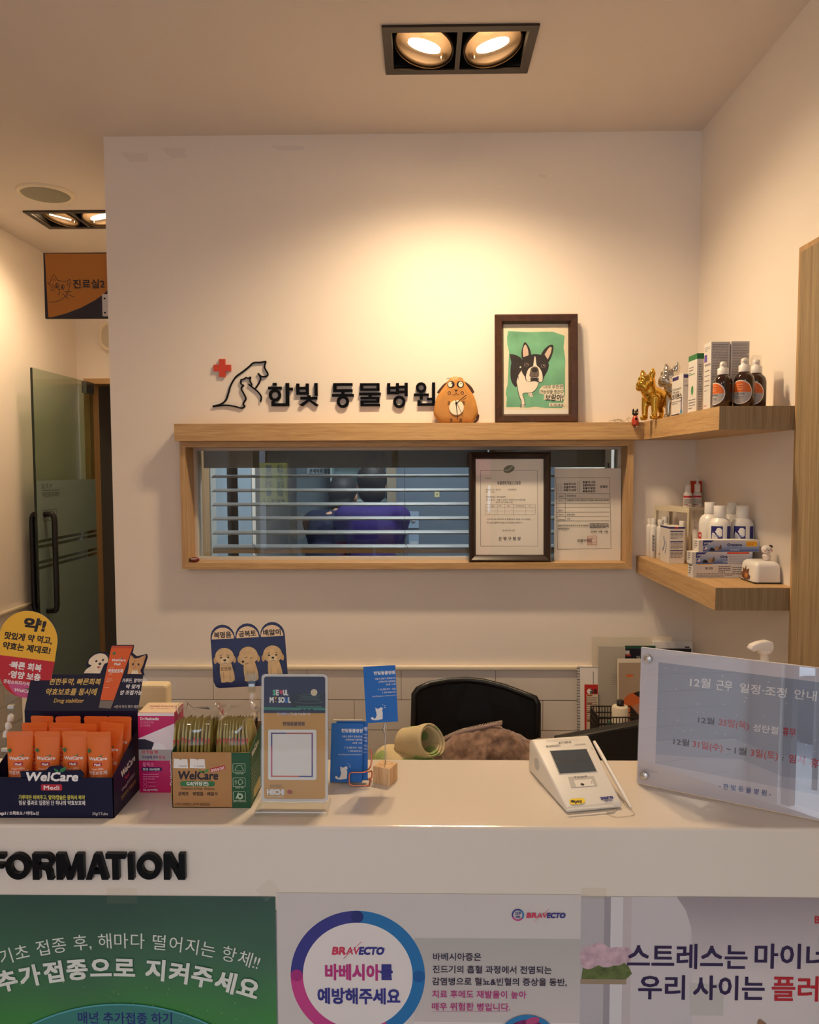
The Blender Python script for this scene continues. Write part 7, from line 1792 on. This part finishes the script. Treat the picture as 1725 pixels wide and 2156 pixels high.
# spiral planner with a red flyer
pl, w, h = sheet('spiral_planner', 'white spiral-bound planner standing left of the papers, black wire spine', 'planner', 1216, 1403, 1262, -.075, WHT, 0, 4, .006, lambda b, w, h: (b.rect(-w / 2, h - .002, w / 2, h, ink(40, 50, 80)), b.line([(w * .22, h - .016), (w * .22, h - .055)], .0016, IK)))
b = B(); b.frame(front(0, 0, 0, 0, -R(4)))
for i in range(26):
    y = h - .006 - i * (h - .02) / 26; pts = [(-w / 2 + .003 + .0045 * math.cos(a), y + .0012 * math.sin(a * .5), .0045 * math.sin(a) - .002) for a in [2 * math.pi * q_ / 10 for q_ in range(10)]]
    b.tube(pts, .0009, IK, 5, True)
b.build('wire_spine', pl)
def flyer(b, w, h):
    b.rect(-w / 2, 0, w / 2, h, ink(196, 44, 40)); b.rect(-w / 2 + .006, 0, w / 2, h - .030, ink(226, 206, 180)); b.poly([(-w / 2 + .006 + .010 + .009 * math.cos(a), h - .021 + .009 * math.sin(a)) for a in [2 * math.pi * i / 6 for i in range(6)]], WHT); b.text('공휴', -.004, h - .028, .017, IK, bold=.04, w=.022)
    for i in range(4): b.rect(-w / 2 + .008, h - .036 - i * .026, -w / 2 + .024, h - .031 - i * .026, ink(160, 96, 50))
    b.lines(-w / 2 + .006, h - .042, w - .008, 12, .0065, ink(80, 70, 66), .0018, 8)
t, w2_, h2_ = sheet('flyer', 'red and cream Korean flyer tucked in front of the spiral planner', 'flyer', 1230, 1440, 1258, -.095, CREAM, 0, 4, .001, flyer)
# bottle with black cap, basket
bt = thing('glue_bottle', 'cream bottle with a black cap standing in the dark basket', 'bottle', (at(1306, 1500, Y=-.20).x, -.20, .755))
z1 = at(1306, 1474, Y=-.20).z - .755; z2 = at(1306, 1486, Y=-.20).z - .755; z3 = at(1306, 1512, Y=-.20).z - .755
b = B(); b.frame(); b.lathe([(.023, 0), (.024, .004), (.024, z2 - .004), (.021, z2), (.010, z2 + .001)], CREAM, 28); b.build('bottle_body', bt)
b = B(); b.frame(); b.lathe([(.0105, z2), (.0105, z1 - .001), (.009, z1)], CK, 20); b.build('cap', bt)
bk = thing('basket', 'small dark woven basket holding a bottle on the corner desk', 'basket', (at(1295, 1520, Y=-.22).x, -.22, .735)); zt_ = at(1295, 1508, Y=-.26).z - .735
b = B(); b.frame(); x_, y_ = .060, .05; BKM = mat('dark_basket', (50, 40, 34), .7); b.box(-x_, x_, -y_, y_, 0, .004, BKM)
for zz in [zt_ * i / 8 for i in range(9)]: b.tube([(-x_, -y_, zz), (x_, -y_, zz), (x_, y_, zz), (-x_, y_, zz)], .0022, BKM, 6, True)
for i in range(15):
    f = -1 + 2 * i / 14
    for yy in (-y_, y_): b.tube([(x_ * f, yy, 0), (x_ * f, yy, zt_)], .0013, BKM, 5)
    for xx in (-x_, x_): b.tube([(xx, y_ * f, 0), (xx, y_ * f, zt_)], .0013, BKM, 5)
b.build('weave', bk)
gb = thing('green_ornament', 'small glassy green lump beside the bottle in the basket', 'ornament', (at(1285, 1520, Y=-.24).x, -.235, .755)); zg = at(1285, 1516, Y=-.235).z - .755
b = B(); b.frame(); b.ball((0, 0, zg * .5), .014, mat('green_glass', (60, 100, 84), .1, coat=.6), 14, zg * .5, .012); b.build('lump', gb)
# cream appliance between the navy box and the wall
ap = thing('printer', 'cream desktop printer showing between the navy box and the tiled wall', 'printer', (-.60, -.84, .735)); zt_ = at(348, 1443, Y=-.93).z - .735; xr_ = at(350, 1445, Y=-.93).x + .60
PRM = mat('cream_appliance', (226, 210, 176), .45)
b = B(); b.frame(); b.bbox(-.20, xr_, -.09, -.055, .0, zt_, PRM, .006, 2, False); b.build('housing', ap)
b = B(); b.frame(front(0, -.0905, 0)); b.rect(-.15, zt_ - .05, xr_ - .02, zt_ - .044, ink(150, 136, 110)); b.build('slot', ap)
# ------------------------------------------------------------------ treatment room seen through the window
SKIN = mat('skin', (206, 160, 130), .5); HAIR = mat('dark_hair', (34, 28, 28), .6); HAIR2 = mat('grey_black_hair', (46, 44, 48), .6); NAVYC = mat('navy_scrubs', (32, 36, 66), .8); PURC = mat('purple_scrubs', (46, 30, 104), .8); TROU = mat('dark_trousers', (36, 38, 46), .8); SHOE = mat('white_clogs', (200, 200, 200), .5)
def person(label, x, y, rz, H, lean, cloth, hair, hands_at, bun=False):
    """standing figure facing local +y, bent forward by lean; hands reach towards hands_at (local)"""
    t = thing('person', label, 'person', (x, y, 0), rz)
    k = H / 1.62; cl, sl_ = math.cos(lean), math.sin(lean)
    def U(px, py, pz):                                                 # point of the upper body, bent at the hips
        zz = pz - .88; return (px * k, (py * cl + zz * sl_) * k, (.88 + zz * cl - py * sl_) * k)
    hip = U(0, 0, .90); neck = U(0, -.01, 1.36); hd_ = U(0, .03, 1.50)
    arms = []; skin_caps = []
    for s in (-1, 1):
        sh = Vector(U(s * .165, -.01, 1.31)); hand = Vector((hands_at[0] + s * .07, hands_at[1], hands_at[2])); el = (sh + hand) / 2 + Vector((s * .05, -.03, -.09))
        arms.append((sh, el, hand))
    body_balls = [(*U(0, 0, 1.22), .170 * k, .125 * k, .16 * k), (*U(0, 0, 1.02), .155 * k, .125 * k, .17 * k), (*U(0, 0, .90), .150 * k, .11 * k, .12 * k), (*U(0, -.01, 1.31), .14 * k, .10 * k, .07 * k)]
    caps = [([U(-.145, -.01, 1.315), U(.145, -.01, 1.315)], [.070 * k, .070 * k])] + [([tuple(sh), tuple(sh.lerp(el, .95))], [.062 * k, .056 * k]) for sh, el, hd in arms]
    # the body: legs, trunk, neck, head, forearms and hands in one skin
    bcaps = [([U(0, 0, 1.30), hd_], [.046 * k, .046 * k])]
    for sh, el, hd in arms:
        bcaps.append(([tuple(sh), tuple(el), tuple(hd)], [.032 * k, .034 * k, .026 * k])); d_ = (hd - el).normalized(); sd = d_.cross(Vector((0, 0, 1))).normalized()
        bcaps.append(([tuple(hd), tuple(hd + d_ * .05)], [.030 * k, .034 * k]))
        for fi in range(4):
            o = sd * (.021 * (fi - 1.5)); L_ = (.062, .070, .066, .052)[fi]
            bcaps.append(([tuple(hd + d_ * .05 + o), tuple(hd + d_ * (.05 + L_ * .55) + o + Vector((0, 0, -.006))), tuple(hd + d_ * (.05 + L_ * .9) + o + Vector((0, 0, -.024)))], [.0095, .009, .0075]))
        bcaps.append(([tuple(hd + d_ * .015 + sd * .026), tuple(hd + d_ * .045 + sd * .048 + Vector((0, 0, -.008)))], [.012, .009]))
    for s in (-1, 1): bcaps.append(([(s * .075 * k, 0, .88 * k), (s * .085 * k, .01 * k, .48 * k), (s * .09 * k, -.01 * k, .09 * k)], [.080 * k, .054 * k, .038 * k]))
    blob('body', [(*hd_, .075 * k, .090 * k, .105 * k), (hd_[0], hd_[1] + .075 * k, hd_[2] - .05 * k, .045 * k, .035 * k, .045 * k), (hd_[0], hd_[1] + .098 * k, hd_[2] - .012 * k, .014 * k, .018 * k, .018 * k), (hd_[0] - .078 * k, hd_[1], hd_[2] - .01 * k, .010 * k, .018 * k, .028 * k), (hd_[0] + .078 * k, hd_[1], hd_[2] - .01 * k, .010 * k, .018 * k, .028 * k), (*U(0, 0, 1.15), .11 * k, .08 * k, .22 * k), (*U(0, 0, .92), .12 * k, .09 * k, .12 * k)], bcaps, SKIN, t, .0065, 2)
    blob('scrub_top', body_balls, caps, cloth, t, .013, 6)
    tc_ = [([(s * .07 * k, 0, .92 * k), (s * .085 * k, .01 * k, .48 * k), (s * .09 * k, -.01 * k, .10 * k)], [.098 * k, .075 * k, .062 * k]) for s in (-1, 1)]
    blob('trousers', [(0, 0, .90 * k, .155 * k, .12 * k, .10 * k)], tc_, TROU, t, .015, 5)
    hb_ = [(hd_[0], hd_[1] - .022 * k, hd_[2] + .030 * k, .090 * k, .098 * k, .098 * k), (hd_[0], hd_[1] - .045 * k, hd_[2] - .045 * k, .082 * k, .062 * k, .070 * k)]
    if bun: hb_.append((hd_[0], hd_[1] - .07 * k, hd_[2] - .08 * k, .07 * k, .04 * k, .06 * k))
    blob('hair', hb_, [], hair, t, .010, 4)
    for s in (-1, 1): blob('shoe', [(s * .09 * k, .04 * k, .04, .045, .12, .04)], [], SHOE, t, .012, 3)
    # face: eyes and mouth
    b = B(); b.frame()
    for s in (-1, 1): b.ball((hd_[0] + s * .030 * k, hd_[1] + .082 * k, hd_[2] + .004 * k), .009 * k, HAIR, 10)
    b.build('eyes', t); b = B(); b.frame(); b.ball((hd_[0], hd_[1] + .098 * k, hd_[2] - .058 * k), .018 * k, mat('lips', (170, 90, 84), .5), 10, .005 * k, .010 * k); b.build('mouth', t)
    return t
person('person in navy scrubs seen from behind, bending over a white dog in the treatment room', -.585, 1.93, R(-24), 1.62, R(24), NAVYC, HAIR2, (.02, .34, 1.12))
person('person in purple scrubs seen from behind, standing at the treatment table', -.285, 1.94, R(6), 1.63, R(4), PURC, HAIR, (-.06, .36, 1.12))
etb = thing('treatment_table', 'steel treatment table in front of the two people in scrubs', 'table', (-.42, 2.36, 0))
STL = mat('brushed_steel', (170, 172, 174), .35, metal=.9)
b = B(); b.frame(); b.bbox(-.45, .45, -.10, .12, .955, .985, STL, .008); b.build('table_top', etb)
for x in (-.4, .4):
    for y in (-.07, .09): b = B(); b.frame(); b.box(x - .02, x + .02, y - .02, y + .02, 0, .955, STL); b.build('leg', etb)
WF = mat('white_dog_fur', (216, 206, 190), .95, var=.12, vscale=40, bump=1.0, bscale=60)
dgo = blob('dog', [(0, 0, .15, .13, .085, .085), (-.12, .0, .17, .085, .08, .08), (.12, 0, .235, .065, .06, .062), (.165, -.005, .215, .032, .028, .026), (-.20, 0, .22, .045, .04, .045)], [([(s1_ * .09, s2_ * .045, .12), (s1_ * .095, s2_ * .045, .06), (s1_ * .09, s2_ * .05, .018)], [.035, .024, .020]) for s1_ in (-1, 1) for s2_ in (-1, 1)] + [([(.09, s_ * .05, .26), (.095, s_ * .075, .215)], [.024, .018]) for s_ in (-1, 1)], WF, None, .009, 3)
place(dgo, (-.56, 2.37, .985), R(172)); tag(dgo, 'fluffy white dog standing on the treatment table between the two people', 'dog')
# furniture of that room
pan = B(); xa = at(835, 1000, Y=2.55).x; pan.box(xa, 1.2, 2.5, 2.56, 0, CEIL, mat('blue_grey_panel', (104, 118, 136), .5)); struct(pan.build('wall_treatment_panel'))
colm = B(); colm.box(xa - .06, xa, 2.5, 2.56, 0, CEIL, mat('warm_grey_post', (150, 140, 124), .5)); struct(colm.build('trim_3'))
sh = thing('wall_cabinet', 'pale shelf unit with white bottles on the far wall of the treatment room', 'cabinet', (-.32, 2.93, 1.2)); b = B(); b.frame()
SHM = mat('pale_teal_shelf', (176, 196, 200), .5)
b.box(-.30, .22, .05, .06, 0, .75, SHM)
for i in range(5): b.box(-.30, .22, -.16, .06, i * .17, i * .17 + .015, SHM)
b.box(-.31, -.30, -.16, .06, 0, .75, SHM); b.box(.22, .23, -.16, .06, 0, .75, SHM); b.build('shelving', sh)
for i in range(5):
    o_ = B(); o_.frame(); o_.lathe([(.02, 0), (.02, .09), (.008, .1), (.008, .125), (.012, .13), (.012, .14)], NOZ, 16); o_ = o_.build('pump_bottle'); o_.location = (-.50 + i * .09, 2.84, 1.2 + (1 + i % 2) * .17 + .015); tag(o_, 'small white bottle on the shelf unit in the treatment room, %s from the left' % ORD[i], 'bottle', 'white bottles in the treatment room')
# switch plates
SWM = mat('switch_plate', (150, 172, 200), .4)
for (x0, y0, x1, y1, lb) in ((858, 1112, 882, 1077, 'upper pale wall control plate with a round knob in the treatment room'), (861, 1158, 882, 1120, 'lower pale wall switch plate in the treatment room')):
    a = at(x0, y0, Y=2.49); c = at(x1, y1, Y=2.49); t = thing('wall_switch', lb, 'switch', ((a.x + c.x) / 2, 2.5, (a.z + c.z) / 2)); w, h = (c.x - a.x) / 2, (c.z - a.z) / 2
    b = B(); b.frame(front(0, 0, 0)); b.prism(rrect(-w, -h, w, h, .006, 3), 0, .008, SWM); b.build('plate', t)
    b = B(); b.frame(front(0, 0, 0))
    if 'knob' in lb: b.lathe([(.016, .008), (.015, .016), (.001, .017)], ink(206, 212, 222), 20); b.rect(-w + .01, h * .5, w - .01, h * .8, ink(120, 140, 170)); b.build('knob', t)
    else: b.box(-w + .008, w - .008, -h + .008, -.002, .008, .012, ink(196, 206, 218)); b.build('rocker', t)
nt_b = B(); a = at(914, 1040, Y=2.49); nt_b.frame(front(0, 0, 0)); nt_b.box(-.016, .016, -.02, .02, 0, .0006, ink(216, 206, 150)); nt_b.z = .0008; nt_b.text('16', 0, -.008, .018, ink(70, 80, 130), 'c', .02); o_ = nt_b.build('sticky_note'); o_.location = (a.x + .02, 2.4995, a.z); tag(o_, 'small yellow numbered note on the grey panel of the treatment room', 'note')
ds = B(); a = at(680, 995, Y=2.97); ds.frame(front(0, 0, 0)); ds.box(-.12, .12, -.03, .045, 0, .004, ink(170, 186, 196)); ds.z = .0045; ds.text('관계자외 출입금지', 0, -.002, .035, IK, 'c', .02, w=.20); ds.line([(-.11, -.012), (.11, -.012)], .004, IK); o_ = ds.build('door_plate'); o_.location = (a.x, 2.995, a.z); tag(o_, 'pale plate with black Korean words on the far wall of the treatment room', 'sign')
# oak door on the left wall of the treatment room
b = B(); b.box(-.902, -.885, .30, .72, 0, 2.1, OAK_Z); b.box(-.902, -.880, .72, .80, 0, 2.1, mat('pale_door_frame', (186, 192, 190), .5)); b.box(-.902, -.885, .80, 1.5, 0, 2.1, mat('pale_blue_door', (150, 172, 190), .5)); b.box(-.902, -.885, 1.0, 1.2, 0, 2.1, mat('teal_strip', (70, 110, 116), .5)); struct(b.build('door_3'))  # a plain teal strip is set over the pale blue part

# ------------------------------------------------------------------ the street outside the shop front, which the glass reflects
ASP = mat('asphalt', (120, 120, 122), .9, var=.1, vscale=3); PAV = mat('paving', (170, 166, 160), .9, var=.1, vscale=6)
b = B(); b.box(-14, 14, -30, YSHOP - 2.2, -.25, -.15, ASP); b.box(-14, 14, YSHOP - 2.2, YSHOP - .12, -.25, -.08, PAV); struct(b.build('floor_street'))
b = B(); WN = mat('dark_window_glass', (60, 70, 84), .15)
b.box(-14, -3.6, -15, -14, -.15, 7, mat('beige_facade', (168, 156, 140), .8)); b.box(-3.5, 1.5, -15.5, -14.5, -.15, 4.2, mat('grey_facade', (84, 84, 84), .8)); b.box(1.6, 14, -15, -14, -.15, 9, mat('brick_facade', (132, 96, 84), .85))
for x in range(-12, 13, 2): b.box(x, x + 1.2, -14.0, -13.97, 2.6, 3.9, WN)
struct(b.build('wall_street'))
tr = thing('banner', 'yellow and blue Korean street banner outside, reflected in the window glass', 'banner', (0, -5.9, 0))
YV = 6.0
def rv(px, py): p = at(px, py, Y=YV); return p.x, p.z
x0, z1_ = rv(487, 975); x1, z0_ = rv(606, 1062)
BM = Matrix.Rotation(R(180), 4, 'Z') @ front(0, 0, 0)                     # faces the room
b = B(); b.frame(BM); b.box(-x1, -x0, z0_, z1_, -.004, 0, ink(206, 196, 96)); b.z = .001
def bq(px, py): p = rv(px, py); return (-p[0], p[1])
c = bq(492, 1048); d = bq(502, 980); b.poly(rrect(d[0], c[1], c[0], d[1], .02, 4), ink(60, 90, 170))
for i, ch_ in enumerate('카드환영'): p = bq(497, 997 + i * 17); b.text(ch_, p[0], p[1], .075, WHT, 'c', .03)
for ci, (px, col, word) in enumerate(((517, ink(60, 60, 70), '음음음음'), (541, ink(150, 50, 60), '북북복복'), (566, ink(40, 90, 120), '장대기등'), (590, ink(60, 110, 70), '급소대물'))):
    for i, ch_ in enumerate(word): p = bq(px, 992 + i * 17); b.text(ch_, p[0], p[1], .085, col, 'c', .03)
p = bq(560, 1060); b.text('752-1656', p[0], p[1], .06, ink(60, 60, 70), 'c', .03, w=.45)
b.build('cloth', tr)
b = B(); b.frame(); 
for x in (x0 - .02, x1 + .02): b.tube([(x, 0, -.08), (x, 0, 1.75)], .02, M_PIL, 10)
b.build('poles', tr)
def vehicle(label, x, y, L, m, tall):
    t = thing('truck', label, 'truck', (x, y, -.15)); b = B(); b.frame()
    prof = [(-L / 2, .45), (-L / 2, 1.2), (-L / 2 + .15, 1.9), (-L / 2 + .5, 2.0), (-L / 2 + 1.5, 2.0), (-L / 2 + 1.55, tall), (L / 2, tall), (L / 2, .45)]
    b.add([(px_, yy, z) for yy in (-.85, .85) for px_, z in prof], [tuple(range(7, -1, -1)), tuple(range(8, 16))] + [(i, (i + 1) % 8, 8 + (i + 1) % 8, 8 + i) for i in range(8)], m); b.build('body', t)
    b = B(); b.frame(front(0, .856, 0) @ Matrix.Identity(4)); b.frame(); 
    b.add([(-L / 2 + .25, .857, 1.25), (-L / 2 + 1.3, .857, 1.25), (-L / 2 + 1.3, .857, 1.8), (-L / 2 + .4, .857, 1.8)], [(0, 1, 2, 3)], WN); b.build('side_window', t)
    for x_ in (-L / 2 + .8, L / 2 - .8):
        for yy in (-.8, .8): b = B(); b.frame(Matrix.Translation((x_, yy, .34)) @ Matrix.Rotation(R(90), 4, 'X')); b.lathe([(.2, -.1), (.34, -.09), (.34, .09), (.2, .1)], PLB, 24); b.build('wheel', t)
vehicle('white truck parked in the street, reflected in the window glass', -4.7, -8.6, 4.4, mat('truck_white', (226, 228, 230), .3), 2.2)
vehicle('red truck parked further right in the street, reflected in the glass', 3.2, -11.5, 4.4, mat('truck_red', (176, 60, 60), .3), 2.3)
aw = thing('parasol', 'red and cream market parasol in the street, reflected in the window glass', 'parasol', (1.0, -7.6, -.15)); b = B(); b.frame(); b.lathe([(1.1, 2.25), (.55, 2.55), (.02, 2.75)], ink(190, 70, 70), 8, smooth=False, cap=False); b.build('canopy', aw)
b = B(); b.frame(); b.tube([(0, 0, 0), (0, 0, 2.7)], .025, STL, 10); b.build('pole', aw)
